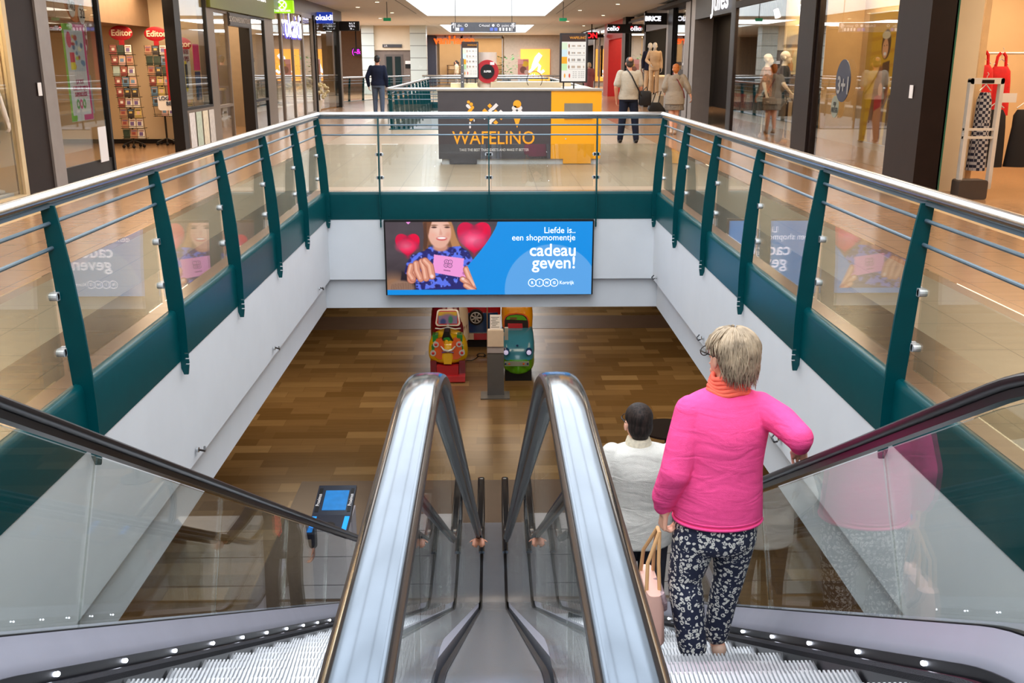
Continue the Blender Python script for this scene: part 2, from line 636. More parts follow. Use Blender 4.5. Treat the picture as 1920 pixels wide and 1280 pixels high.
# ------------------------------------------------------------------ upper floor
def fl_kind(x, y):
    if -2.75 < x < 2.75 and 0.9 < y < 13.25: return 2
    if abs(x) > 5.15 and abs(x) < 5.24 and y < 19: return 3
    if abs(x) > 3.5: return 1
    return 0


f = MB()
xs = [-16, -5.24, -5.15, -3.5, -2.75, -2.55, -2.17, 2.17, 2.45, 2.75, 3.5, 5.15, 5.24, 16]
ys = [-8, 0.9, 12.93, 13.25, 19, 25.6, 43.0, 80]
for i in range(len(xs) - 1):
    for j in range(len(ys) - 1):
        cx, cyy = (xs[i] + xs[i + 1]) / 2, (ys[j] + ys[j + 1]) / 2
        if H1[0] < cx < H1[1] and H1[2] < cyy < H1[3]: continue
        if H2[0] < cx < H2[1] and H2[2] < cyy < H2[3]: continue
        f.mi = fl_kind(cx, cyy)
        f.box(xs[i], xs[i + 1], ys[j], ys[j + 1], -0.3, 0)
f.build('floor', [FLOOR, FLOORW, FLOORB, LIGHTST], kind='structure')

# lower floor
f = MB(); f.box(-16, 16, -8, 60, LOW - 0.2, LOW)
f.build('floor', PLANK, kind='structure')
f = MB(); f.box(-2.85, 2.85, 9.0, 13.55, LOW, LOW + 0.006)
f.build('floor', GREYFL, kind='structure')
f = MB(); f.box(-16, 16, 22.2, 23.4, LOW, LOW + 0.006)
f.build('floor', mat('grey_stone_band', (112, 92, 80), 0.3, vary=0.1, scale=3), kind='structure')

# ------------------------------------------------------------------ void walls
def wallbox(name, x0, x1, y0, y1, z0, z1, m, kind='structure', **k):
    b = MB(); b.box(x0, x1, y0, y1, z0, z1)
    return b.build(name, m, kind=kind, **k)


for s, nm in ((-1, 'wall_left'), (1, 'wall_right')):
    a, b_ = sorted((s * 2.17, s * 2.25))
    wallbox(nm, a, b_, 0.9, 12.93, -1.15, -0.3, WHITE)
    a, b_ = sorted((s * 2.25, s * 2.33))
    wallbox(nm, a, b_, 0.9, 13.1, -1.56, -1.15, WHITE)
wallbox('wall_back', -2.25, 2.25, 12.93, 13.01, -1.15, -0.3, WHITE)
wallbox('wall_back', -2.33, 2.33, 13.01, 13.09, -1.56, -1.15, WHITE)
wallbox('wall_front', -2.33, 2.33, 0.7, 0.9, -1.56, -0.3, WHITE)
LCEIL = mat('lower_ceiling', (196, 186, 170), 0.7)
c = MB()
c.box(-16, -2.33, -8, 60, -1.56, -1.5); c.box(2.33, 16, -8, 60, -1.56, -1.5)
c.box(-2.33, 2.33, -8, 0.7, -1.56, -1.5)
c.box(-2.33, 2.33, 13.09, 25.6, -1.56, -1.5); c.box(-2.33, 2.33, 43, 60, -1.56, -1.5)
c.build('ceiling', LCEIL, kind='structure')
for (x0, x1, y0, y1) in ((-2.7, -2.55, 25.6, 43), (2.45, 2.6, 25.6, 43), (-2.7, 2.6, 43, 43.15), (-2.7, 2.6, 25.45, 25.6)):
    wallbox('wall_void', x0, x1, y0, y1, -1.56, -0.3, WHITE)
wallbox('wall_lower_left', -16.1, -16, -8, 60, LOW, -1.56, mat('lower_wall', (150, 130, 108), 0.6))
wallbox('wall_lower_right', 16, 16.1, -8, 60, LOW, -1.56, MATS['lower_wall'])
wallbox('wall_lower_back', -16, 16, 60, 60.1, LOW, -1.56, MATS['lower_wall'])
wallbox('wall_lower_front', -16, 16, -8.1, -8, LOW, -1.56, MATS['lower_wall'])

# ------------------------------------------------------------------ ceiling with skylight openings
c = MB()
CZ = 3.5
for (x0, x1, y0, y1) in ((-16, SKY_X0, -8, 80), (SKY_X1, 16, -8, 80), (SKY_X0, SKY_X1, -8, -6), (SKY_X0, SKY_X1, 42.5, 52.5), (SKY_X0, SKY_X1, 66.2, 80)):
    c.box(x0, x1, y0, y1, CZ, CZ + 0.25)
c.build('ceiling', CEIL, kind='structure')
c = MB()
for (y0, y1) in ((-6, 42.5), (52.5, 66.2)):
    for (a, b_) in ((SKY_X0 - 0.001, SKY_X0 + 0.06), (SKY_X1 - 0.06, SKY_X1 + 0.001)):
        c.box(a, b_, y0, y1, CZ - 0.02, 4.35)
    c.box(SKY_X0, SKY_X1, y1 - 0.06, y1 + 0.001, CZ - 0.02, 4.35)
    c.box(SKY_X0, SKY_X1, y0 - 0.001, y0 + 0.06, CZ - 0.02, 4.35)
c.build('trim_1', WELL, kind='structure')
c = MB()
for (y0, y1) in ((-6, 42.5), (52.5, 66.2)):
    y = y0
    while y < y1:
        c.box(SKY_X0, SKY_X1, y, y + 0.06, 4.27, 4.35); y += 1.5
    for x in (-1.4, -0.17, 1.05): c.box(x, x + 0.05, y0, y1, 4.27, 4.35)
c.build('trim_2', WELL, kind='structure')
c = MB(); c.box(-2.95, -2.92, 2, 41, CZ - 0.006, CZ + 0.01); c.box(2.6, 2.63, 2, 41, CZ - 0.006, CZ + 0.01)
c.build('trim_3', BLACK, kind='structure')
# outer shell
SHELL = mat('shell_wall', (188, 178, 166), 0.7)
wallbox('wall_front', -16, 16, -8.2, -8, 0, CZ, SHELL)
wallbox('wall_outer_left', -16.2, -16, -8, 80, 0, CZ, SHELL)
wallbox('wall_outer_right', 16, 16.2, -8, 80, 0, CZ, SHELL)
wallbox('wall_end', -16, 16, 79, 79.2, 0, CZ, SHELL)

# ceiling spots
SPOT = mat('spot_glow', (255, 232, 190), emit=6.0, vary=0)
sp = None
for i, (x, y) in enumerate([(3.4, 18), (3.9, 21), (3.2, 24), (4.4, 27), (3.5, 30), (4.2, 34), (3.3, 38), (4.6, 42), (-3.7, 27), (-4.4, 30), (-3.6, 33), (-4.6, 36), (-3.8, 40), (-4.8, 45), (3.6, 48), (4.9, 54)]):
    if sp is None:
        sp = thing('ceiling_spotlight', 'small recessed spotlight in the pale board ceiling', 'ceiling light', (x, y, CZ), 0, 'recessed ceiling spotlights')
        b = MB(); b.tube([(0, 0, 0.0), (0, 0, -0.015)], [0.1, 0.09], 16); b.build('trim_ring', CHROME, sp, world=False)
        b = MB(); b.tube([(0, 0, -0.01), (0, 0, -0.02)], 0.065, 16); b.build('lamp_lens', SPOT, sp, world=False)
    else:
        q = copy_tree(sp); q.location = (x, y, CZ)

# ------------------------------------------------------------------ railings around the voids
def railing(label, p0, d, o, length, posts, near=0, ext=(0, 0), glass_on=True, detail=True, group='teal railings around the voids', plate_end=False):
    """d runs along the edge, o points away from the void"""
    p0, d, o = Vector(p0), Vector(d), Vector(o)
    t = thing('railing', label, 'railing', p0, 0, group)

    def P(s, a, z): return p0 + d * s + o * a + Vector((0, 0, z))

    def bar(name, m, a, z, r, s0, s1, n=10):
        b = MB(); b.tube([P(s0, a, z), P(s1, a, z)], r, n); return b.build(name, m, t, smooth='auto')
    bar('handrail', STEEL, 0.065, 1.005, 0.035, -ext[0], length + ext[1], 20)
    b = MB(); q = [P(-ext[0], 0.05, 0.955), P(-ext[0], 0.08, 0.955), P(-ext[0], 0.08, 0.975), P(-ext[0], 0.05, 0.975)]
    q2 = [v + d * (length + ext[0] + ext[1]) for v in q]
    b.add(q + q2, [(0, 1, 2, 3), (7, 6, 5, 4), (0, 4, 5, 1), (1, 5, 6, 2), (2, 6, 7, 3), (3, 7, 4, 0)])
    b.build('rail_strip', BAR, t)
    bar('bar', BAR, 0.065, 0.875, 0.0105, -ext[0], length + ext[1])
    bar('bar', BAR, 0.065, 0.75, 0.0105, -ext[0], length + ext[1])
    # fascia with a rolled top edge
    b = MB()
    prof = [(0.02, -0.34), (-0.005, -0.34), (-0.005, -0.02), (0.0, 0.005), (0.012, 0.018), (0.035, 0.022), (0.06, 0.012), (0.06, 0.0), (0.02, 0.0)]
    R = [[P(s, a, z) for a, z in prof] for s in (0, length)]
    b.rings(R); b.build('fascia', TEAL, t, smooth='auto')
    # curved blade post
    inner = [(0.03, 0.965), (0.012, 0.85), (-0.02, 0.6), (-0.042, 0.35), (-0.055, 0.1), (-0.06, -0.1), (-0.058, -0.24)]
    for z in (-0.285, -0.325, -0.365):
        inner += [(-0.057, z + 0.005), (-0.032, z + 0.005), (-0.032, z - 0.005), (-0.056, z - 0.005)]
    inner += [(-0.045, -0.44)]
    outer = [(-0.015, -0.44), (0.03, -0.3), (0.05, 0.0), (0.055, 0.1), (0.08, 0.6), (0.1, 0.965)]
    pts = inner + outer
    for s in posts:
        b = MB()
        n = len(pts)
        th = 0.008
        vs = [P(s - th, a, z) for a, z in pts] + [P(s + th, a, z) for a, z in pts]
        b.add(vs, [list(range(n)), list(range(2 * n - 1, n - 1, -1))] + [(i, i + n, (i + 1) % n + n, (i + 1) % n) for i in range(n)])
        c0 = P(s, 0.065, 0)
        b.cyl(c0 + Vector((0, 0, 0.93)), c0 + Vector((0, 0, 0.985)), 0.009, n=8)
        b.build('post', TEAL, t)
    if glass_on:
        for s0, s1 in zip([-ext[0]] + list(posts), list(posts) + [length + ext[1]]):
            if s1 - s0 < 0.3: continue
            g0, g1 = s0 + 0.035, s1 - 0.035
            b = MB()
            vs = [P(g0, 0.072, 0.08), P(g1, 0.072, 0.08), P(g1, 0.072, 0.63), P(g0, 0.072, 0.63)]
            vs += [v + o * 0.01 for v in vs]
            b.add(vs, [(0, 1, 2, 3), (7, 6, 5, 4), (0, 4, 5, 1), (1, 5, 6, 2), (2, 6, 7, 3), (3, 7, 4, 0)])
            b.build('glass_panel', GGLASS, t)
        if detail:
            for s in posts:
                for z in (0.5, 0.2):
                    for sg in (-1, 1):
                        b = MB()
                        c0 = P(s + sg * 0.032, 0.077, z)
                        b.tube([c0 - o * 0.02, c0 + o * 0.02], 0.021, 12)
                        e = [c0 + d * (-sg * 0.026) + o * w_ + Vector((0, 0, h)) for w_ in (-0.02, 0.02) for h in (-0.021, 0.021)]
                        g = [c0 + o * w_ + Vector((0, 0, h)) for w_ in (-0.02, 0.02) for h in (-0.021, 0.021)]
                        b.add(e + g, [(0, 1, 3, 2), (4, 6, 7, 5), (0, 4, 5, 1), (2, 3, 7, 6), (0, 2, 6, 4), (1, 5, 7, 3)])
                        b.build('glass_clamp', CHROME, t)
    return t


PY = [0.1, 1.7, 3.3, 4.98, 6.58, 8.18, 9.78, 11.33, 12.85]
ps = [y - 0.9 for y in PY if y > 1]
railing('long teal railing on the left side of the escalator opening, steel handrail on curved posts', (-2.17, 0.9, 0), (0, 1, 0), (-1, 0, 0), 12.03, ps, ext=(0, 0.07))
railing('long teal railing on the right side of the escalator opening, steel handrail on curved posts', (2.17, 0.9, 0), (0, 1, 0), (1, 0, 0), 12.03, ps, ext=(0, 0.07))
railing('short teal railing across the far end of the escalator opening, before the kiosk', (-2.17, 12.93, 0), (1, 0, 0), (0, 1, 0), 4.34, [0.71, 2.14, 3.55], ext=(0.07, 0.07))
# second opening behind the kiosk
W2 = H2[1] - H2[0]
railing('teal railing at the near end of the opening behind the kiosk', (H2[0], H2[2], 0), (1, 0, 0), (0, -1, 0), W2, [0.05, 1.4, 2.8, 4.2], detail=False)
n2 = [0.4 + 1.6 * i for i in range(11)]
railing('teal railing running back along the left side of the opening behind the kiosk', (H2[0], H2[2], 0), (0, 1, 0), (-1, 0, 0), 17.4, n2, detail=False)
railing('teal railing running back along the right side of the opening behind the kiosk', (H2[1], H2[2], 0), (0, 1, 0), (1, 0, 0), 17.4, n2, detail=False)
railing('teal railing at the far end of the opening behind the kiosk', (H2[0], H2[3], 0), (1, 0, 0), (0, 1, 0), W2, [0.1, 1.7, 3.3, 4.9], detail=False)
railing('far crosswise railing in front of the shoe shop at the end of the mall', (-3.4, 50.5, 0), (1, 0, 0), (0, -1, 0), 8.4, [0.1, 1.7, 3.3, 4.9, 6.5, 8.1], detail=False)
railing('far teal railing left of the tiled columns, behind the man in the navy sweater', (-7.2, 41.5, 0), (0.35, 0.937, 0), (0.937, -0.35, 0), 9.0, [0.3, 1.6, 2.9, 4.2, 5.5, 6.8, 8.1], detail=False)

# small fittings on the white panels
f0 = None
for (u, v) in ((597, 523), (512, 636), (368, 832), (1231, 523), (1318, 634), (1463, 822)):
    s = -1 if u < 920 else 1
    x = s * 2.16
    # distance along the wall from the column in the photo
    d_ = ray(u, v); y = d_.y * (x / d_.x)
    if f0 is None:
        f0 = thing('wall_bracket', 'small chrome spring bracket on the white panel below the railing', 'bracket', (x, y, -1.06), 0, 'small brackets on the white panels')
        b = MB(); b.tube([(0.0, 0, 0), (0.015, 0, 0)], 0.02, 10); b.build('base_disc', STEEL, f0, world=False)
        b = MB(); b.tube([(0.03, -0.05, 0.02), (0.06, -0.02, 0.0), (0.05, 0.02, -0.02), (0.04, 0.06, 0.0)], 0.008, 6); b.build('hook', GASKET, f0, world=False)
    else:
        q = copy_tree(f0); q.location = (x, y, -1.06)
        if s > 0: q.rotation_euler = (0, 0, PI)

# ------------------------------------------------------------------ escalators
T30 = math.tan(rad(30))


def epath(zf, c, y0, y1, R=1.5, n=10, zb=None):
    """flat - bend - 30 degree slope - bend - flat, as (y, z)"""
    zb = LOW + zf if zb is None else zb
    yt = (c - zf) / T30; yb = (c - zb) / T30
    tl = R * math.tan(rad(15))
    pts = [(y0, zf)] if y0 < yt - tl else []
    cyy, cz = yt - tl, zf - R
    for i in range(n + 1):
        a = rad(30 * i / n)
        pts.append((cyy + R * math.sin(a), cz + R * math.cos(a)))
    k = 24
    ya, yz = yt + tl * math.cos(rad(30)), yb - tl * math.cos(rad(30))
    for i in range(1, k):
        y = ya + (yz - ya) * i / k
        pts.append((y, c - T30 * y))
    cyy, cz = yb + tl, zb + R
    for i in range(n + 1):
        a = rad(30 * (1 - i / n))
        pts.append((cyy - R * math.sin(a), cz - R * math.cos(a)))
    pts.append((y1, zb))
    return pts


def sweep(b, path, prof, closed=True, faces=None):
    """prof: (x, offset along the path normal)"""
    R = []
    m = len(path)
    for i in range(m):
        y, z = path[i]
        dy = path[min(i + 1, m - 1)][0] - path[max(i - 1, 0)][0]
        dz = path[min(i + 1, m - 1)][1] - path[max(i - 1, 0)][1]
        L = math.hypot(dy, dz); ny, nz = -dz / L, dy / L
        R.append([Vector((x, y + ny * q, z + nz * q)) for x, q in prof])
    n0 = len(b.m)
    b.rings(R, cap=closed, closed=closed)
    if faces:
        n = len(prof)
        for k in range((m - 1) * n):
            b.m[n0 + k] = faces[k % n]


HP = epath(1.035, 2.262, -1.0, 11.25)
for i in range(1, 11):
    a = rad(180 * i / 10)
    HP.append((11.25 + 0.33 * math.sin(a), HP[-1][1] if False else (LOW + 1.035 - 0.33 + 0.33 * math.cos(a))))
HP.append((10.6, LOW + 0.36))


def hr_prof(x):
    p = []
    for k in range(13):
        t = rad(-60 + 300 * k / 12)
        p.append((x + 0.041 * math.copysign(abs(math.cos(t)) ** 0.62, math.cos(t)), -0.016 + 0.018 * math.copysign(abs(math.sin(t)) ** 0.7, math.sin(t))))
    return p


HRF = [0 if 4 <= k_ <= 7 else 1 for k_ in range(13)]
RUBBERS = mat('handrail_side_rubber', (36, 32, 34), 0.3, 0.0, vary=0.04, spec=0.45)


def step_mesh():
    b = MB()
    n = 62
    prof = [(-0.5, -0.045)]
    w_ = 1.0 / n
    for i in range(n):
        x = -0.5 + i * w_
        prof += [(x, 0.0), (x + w_ * 0.45, 0.0), (x + w_ * 0.5, -0.012), (x + w_ * 0.95, -0.012)]
    prof += [(0.5, 0.0), (0.5, -0.045)]
    b.prism(prof, 'y', -0.4, 0.0)
    b.box(-0.5, 0.5, -0.03, -0.004, -0.235, -0.04)
    return b


STEPM = mat('aluminium_step', (186, 188, 193), 0.36, 0.5, vary=0.06, scale=12)
SIDEM = mat('step_riser_black', (30, 30, 34), 0.5)
DECKM = mat('satin_deck_metal', (158, 160, 176), 0.42, 0.25, vary=0.03, scale=5)
SKIRT = mat('black_skirt', (24, 24, 30), 0.28, 0.3, vary=0.05)
BRUSH = mat('skirt_brush', (40, 40, 48), 0.9, bump=0.8, bscale=300)
LED = mat('skirt_lamp', (235, 240, 255), emit=14.0, vary=0)
CLAD = mat('truss_cladding', (190, 190, 190), 0.4, 0.3)
DP = epath(0.27, 1.41, -1.0, 11.6, zb=LOW + 0.27)
step_proto = None


def escalator(side, label):
    t = thing('escalator', label, 'escalator', (side * 0.75, 1.0, 0), 0, None)
    sgn = side
    # handrails with their guides
    for xx in (0.148, 1.362):
        b = MB(); sweep(b, HP, hr_prof(sgn * xx), faces=HRF); b.build('handrail', [HR_SHEEN, RUBBERS], t, smooth='auto')
        b = MB(); sweep(b, HP, [(sgn * xx - 0.02, -0.034), (sgn * xx + 0.02, -0.034), (sgn * xx + 0.02, -0.058), (sgn * xx - 0.02, -0.058)])
        b.build('handrail_guide', GASKET, t)
    # glass balustrades in panels, joints square to the slope
    tops = epath(0.965, 2.18, -0.4, 11.3, zb=LOW + 0.965)
    bots = epath(0.285, 1.50, -0.4, 11.3, zb=LOW + 0.285)

    def zt(P, y):
        for (a, b_), (c_, d_) in zip(P[:-1], P[1:]):
            if a <= y <= c_: return b_ + (d_ - b_) * (y - a) / (c_ - a)
        return P[0][1] if y < P[0][0] else P[-1][1]
    cuts = [-0.4, 0.35, 1.75, 3.15, 4.55, 5.95, 7.35, 8.75, 10.0, 11.3]
    for xx in (0.148, 1.362):
        for a, b_ in zip(cuts[:-1], cuts[1:]):
            a1, b1 = a + 0.006, b_ - 0.006
            sh = lambda y: 0.3 if 2.4 < y < 9.5 else (0.3 * max(0, min(1, (y - 1.2) / 1.2)) if y <= 2.4 else 0.3 * max(0, 1 - (y - 9.5) / 1.0))
            N = 10
            top = [(a1 + (b1 - a1) * i / N) for i in range(N + 1)]
            poly = [(y, zt(tops, y)) for y in top] + [(y - sh(y), zt(bots, y - sh(y))) for y in reversed(top)]
            g = MB(); g.prism(poly, 'x', sgn * xx - 0.006, sgn * xx + 0.006)
            g.build('glass_panel', GGLASS, t)
    # decks, skirts and brush
    def part(name, prof, m, path=DP, sm='auto'):
        b = MB(); sweep(b, path, [(sgn * x, q) for x, q in prof]); return b.build(name, m, t, smooth=sm)
    part('outer_deck', [(1.345, 0.10), (1.35, 0.075), (1.345, -0.02), (1.292, -0.03), (1.29, 0.005), (1.30, 0.03), (1.325, 0.065)], DECKM)
    part('outer_deck', [(1.375, 0.10), (1.54, 0.10), (1.56, 0.08), (1.56, 0.02), (1.37, 0.02)], DECKM)
    part('glass_channel', [(1.35, 0.104), (1.374, 0.104), (1.374, 0.03), (1.35, 0.03)], GASKET)
    part('side_cladding', [(1.54, 0.02), (1.555, 0.02), (1.555, -0.75), (1.54, -0.75)], CLAD)
    part('skirt_panel', [(1.285, 0.0), (1.292, 0.0), (1.292, -0.3), (1.262, -0.3), (1.262, -0.06), (1.283, -0.035)], SKIRT)
    part('skirt_brush', [(1.245, -0.045), (1.256, -0.032), (1.268, -0.04), (1.266, -0.062), (1.25, -0.066)], BRUSH)
    part('inner_deck', [(0.163, 0.02), (0.235, 0.0), (0.245, -0.02), (0.245, -0.06), (0.163, -0.06)], DECKM)
    part('skirt_panel', [(0.236, -0.02), (0.246, -0.02), (0.246, -0.3), (0.236, -0.3)], SKIRT)
    part('soffit', [(0.16, -0.75), (1.54, -0.75), (1.54, -0.76), (0.16, -0.76)], CLAD)
    # little lamps in the skirt
    s0 = None
    k = 0
    y = 2.05
    while y < 9.6:
        zc = zt(DP, y)
        c0 = Vector((sgn * 1.281, y, zc - 0.018))
        b = MB()
        b.ell((0, 0, 0), 0.006, 0.016, 0.008, 10, 6, Matrix.Rotation(rad(-30), 3, 'X'))
        if s0 is None:
            s0 = b.build('skirt_lamp', LED, t, smooth=True, world=False); s0.location = c0 - t.location
        else:
            q = s0.copy(); COL.objects.link(q); q.location = c0 - t.location
        y += 0.476
    # steps
    global step_proto
    for k in range(-5, 16):
        yn, z = 4.14 + 0.4 * k, -1.064 - 0.2309 * k
        z = max(min(z, 0.0), LOW + 0.012)
        if step_proto is None:
            step_proto = step_mesh().build('step', STEPM, t, world=False)
            o = step_proto
        else:
            o = step_proto.copy(); COL.objects.link(o); o.parent = t
        o.location = Vector((sgn * 0.754, yn, z)) - t.location
    # landing plate and comb at the foot
    b = MB(); b.box(sgn * 0.16 if sgn > 0 else -1.6, 1.6 if sgn > 0 else -0.16, 10.2, 12.4, LOW, LOW + 0.014)
    b.build('landing_plate', mat('landing_steel', (196, 196, 200), 0.3, 0.5, vary=0.04), t)
    b = MB()
    for i in range(3): b.box(sgn * 0.754 - 0.5, sgn * 0.754 + 0.5, 10.5 + 0.7 * i, 10.508 + 0.7 * i, LOW + 0.013, LOW + 0.017)
    b.build('landing_ribs', GASKET, t)
    return t


esc_l = escalator(-1, 'left-hand escalator with an empty run of ridged metal steps near the top')
esc_r = escalator(1, 'right-hand escalator carrying the woman in the pink sweater')
t = thing('escalator_divider', 'curved brushed metal cover strip between the two escalators, edged with black gaskets', 'cover', (0, 1.0, 0))
b = MB(); sweep(b, DP, [(-0.125, 0.0), (0.125, 0.0), (0.125, -0.05), (-0.125, -0.05)]); b.build('metal_cover', mat('divider_steel', (158, 160, 168), 0.27, 0.6, vary=0.04), t, smooth='auto')
for s in (-1, 1):
    b = MB(); sweep(b, DP, [(s * 0.126, 0.006), (s * 0.142, 0.006), (s * 0.142, -0.05), (s * 0.126, -0.05)]); b.build('gasket', GASKET, t, smooth='auto')

# ================================================================== SHOP FRONTS
WN = [0]


def window(x, side, y0, y1, z0, z1, fm, fw=0.06, kick=0.0, km=None, dep=0.08, mull=(), pane=True, trans=()):
    """a shop window in the plane X = x; side -1 is the left mall side"""
    WN[0] += 1
    b = MB()
    xa, xb = sorted((x, x + side * dep))
    b.box(xa, xb, y0, y0 + fw, z0, z1); b.box(xa, xb, y1 - fw, y1, z0, z1)
    b.box(xa, xb, y0 + fw, y1 - fw, z1 - fw, z1); b.box(xa, xb, y0 + fw, y1 - fw, z0, z0 + fw)
    for m in mull: b.box(xa, xb, m - fw / 2, m + fw / 2, z0 + fw, z1 - fw)
    for m in trans: b.box(xa, xb, y0 + fw, y1 - fw, m - fw / 2, m + fw / 2)
    fr = b.build('window_%d' % WN[0], fm, kind='structure')
    if kick:
        b = MB(); b.box(xa + 0.02, xb - 0.02, y0 + fw, y1 - fw, z0 + fw, z0 + kick); b.build('kick_panel', km or fm, fr)
    if pane:
        b = MB(); xm = x + side * dep / 2
        b.box(xm - 0.005, xm + 0.005, y0 + fw, y1 - fw, z0 + max(fw, kick), z1 - fw)
        b.build('pane', SGLASS, fr)
    return fr


def pillar(name, x0, x1, y0, y1, m, z0=0, z1=3.5):
    return wallbox(name, min(x0, x1), max(x0, x1), y0, y1, z0, z1, m)


def shopbox(side, xf, xb, y0, y1, z1, wm, back=True, ends=(True, True)):
    """inner walls and ceiling of a shop"""
    nm = 'wall_shop_left' if side < 0 else 'wall_shop_right'
    b = MB()
    if back: b.box(min(xb, xb + side * 0.1), max(xb, xb + side * 0.1), y0, y1, 0, z1)
    a, c_ = sorted((xf, xb))
    if ends[0]: b.box(a, c_, y0 - 0.08, y0, 0, z1)
    if ends[1]: b.box(a, c_, y1, y1 + 0.08, 0, z1)
    b.build(nm, wm, kind='structure')
    b = MB(); b.box(a, c_, y0, y1, z1 + 0.02, z1 + 0.1); b.build('ceiling', SHOPCEIL, kind='structure')


SHOPCEIL = mat('shop_ceiling', (190, 172, 148), 0.7)
BEIGE = mat('shop_wall_beige', (222, 196, 158), 0.6, vary=0.03, scale=2)
CREAM = mat('shop_wall_cream', (228, 214, 190), 0.6, vary=0.03, scale=2)
DARKSH = mat('shop_wall_dark', (40, 38, 40), 0.6)
BROWNSH = mat('shop_wall_brown', (122, 98, 78), 0.6)
OLIVE = mat('olive_fascia', (112, 118, 26), 0.4, vary=0.03)
LIME = mat('lime_lightbox', (150, 215, 20), emit=0.9, vary=0)
BLUEBOX = mat('blue_lightbox', (30, 60, 170), emit=0.7, vary=0)
WLIT = mat('white_lit_letters', (245, 245, 255), emit=1.6, vary=0)
WPRINT = mat('white_print', (236, 232, 232), 0.5, vary=0)
REDP = mat('red_paint', (176, 22, 34), 0.4, vary=0.05)
PIC = attr_mat('printed_picture', 0.0, 0.45)
PICL = attr_mat('backlit_picture', 0.9, 0.4)
XL = -5.7
# ---- left side
window(XL, -1, 8.0, 12.28, 0.0, 3.3, mat('cream_frame', (214, 190, 150), 0.4), 0.10)
pillar('wall_left', XL, -6.2, 12.28, 13.0, DARKB)
pillar('wall_left', XL + 0.03, -5.85, 13.0, 13.34, SILV)
shopbox(-1, -5.8, -6.9, 7.9, 12.18, 3.3, BEIGE, ends=(True, True))
window(XL, -1, 13.34, 15.2, 0.0, 3.2, BLACK, 0.07, kick=0.28)
pillar('wall_left', XL, -5.9, 18.72, 19.02, BLACK)
window(XL, -1, 19.02, 20.85, 0.78, 3.2, BLACK, 0.05)
b = MB(); b.box(-5.78, -5.7, 19.02, 20.85, 0, 0.78); b.build('wall_left', TAUPE, kind='structure')
pillar('wall_left', XL, -5.9, 20.85, 21.3, TAUPE)
window(XL, -1, 21.3, 22.5, 0.0, 2.72, TAUPE, 0.06, trans=(0.75,))
window(XL, -1, 24.6, 26.1, 0.0, 2.72, BLACK, 0.06, trans=(0.75,))
pillar('wall_left', XL, -5.95, 24.42, 24.6, BLACK, 0, 2.72)
pillar('wall_left', XL, -5.95, 26.1, 27.0, TAUPE)
o = wallbox('wall_left', -5.8, -5.62, 20.9, 27.0, 2.72, 3.5, OLIVE)
o = wallbox('wall_left', -5.85, -5.7, 12.3, 20.9, 3.2, 3.5, BROWNSH)
o = wallbox('wall_left', -5.85, -5.7, 5, 12.3, 3.3, 3.5, BROWNSH)
wallbox('wall_left', -16, -5.7, -8, 5.0, 0, 3.5, mat('pale_render', (200, 186, 168), 0.6))
window(XL, -1, 5.0, 8.0, 0, 3.3, DARKB, 0.1)
b = MB(); b.box(-5.79, -5.68, 22.5, 24.42, 2.42, 2.7); b.build('door_1', mat('door_header', (66, 58, 54), 0.4), kind='structure')
t = thing('header_sign', 'narrow dark header sign with pale lettering over the beauty shop doorway', 'sign', (-5.67, 23.45, 2.56))
b = MB(); b.box(-5.68, -5.665, 22.55, 24.4, 2.44, 2.68); b.build('sign_panel', MATS['door_header'], t)
text('SCHOONHEIDSINSTITUUT', 0.16, WPRINT, t, (-5.66, 23.45, 2.56), '+x')
# news shop interior
shopbox(-1, -5.8, -9.3, 13.1, 21.5, 3.05, BEIGE, ends=(True, False))
wallbox('wall_shop_left', -9.3, -5.95, 21.3, 21.4, 0, 3.05, BEIGE)
wallbox('wall_shop_left', -9.2, -7.0, 15.5, 21.3, 2.35, 3.04, mat('bulkhead_brown', (150, 120, 92), 0.6))
wallbox('baseboard_left', -9.3, -5.95, 21.27, 21.3, 0, 0.09, BLACK)
wallbox('wall_shop_left', -8.2, -8.1, 13.1, 17.5, 0, 3.05, BROWNSH)
# beauty shop interior
shopbox(-1, -5.8, -9.0, 21.5, 27.0, 3.0, mat('shop_wall_taupe', (150, 130, 110), 0.6), ends=(False, True))
wallbox('wall_shop_left', -8.0, -7.9, 24.2, 27.0, 0, 3.0, mat('lime_wall', (160, 156, 20), 0.5))
# childrens clothes shop
window(XL, -1, 27.0, 28.15, 0, 3.1, TAUPE, 0.08)
window(XL, -1, 28.15, 31.3, 0, 3.1, TAUPE, 0.08, mull=(29.7,))
window(XL, -1, 31.3, 33.2, 0, 3.1, SILV, 0.12)
shopbox(-1, -5.8, -9.2, 27.1, 39.0, 3.1, mat('shop_wall_tan', (170, 142, 112), 0.6))
wallbox('wall_left', -5.85, -5.7, 27.0, 39.6, 3.1, 3.5, mat('grey_fascia', (112, 108, 112), 0.4))
wallbox('wall_shop_left', -6.8, -6.7, 29.2, 31.2, 0, 3.1, mat('graphic_panel_grey', (92, 82, 84), 0.5))
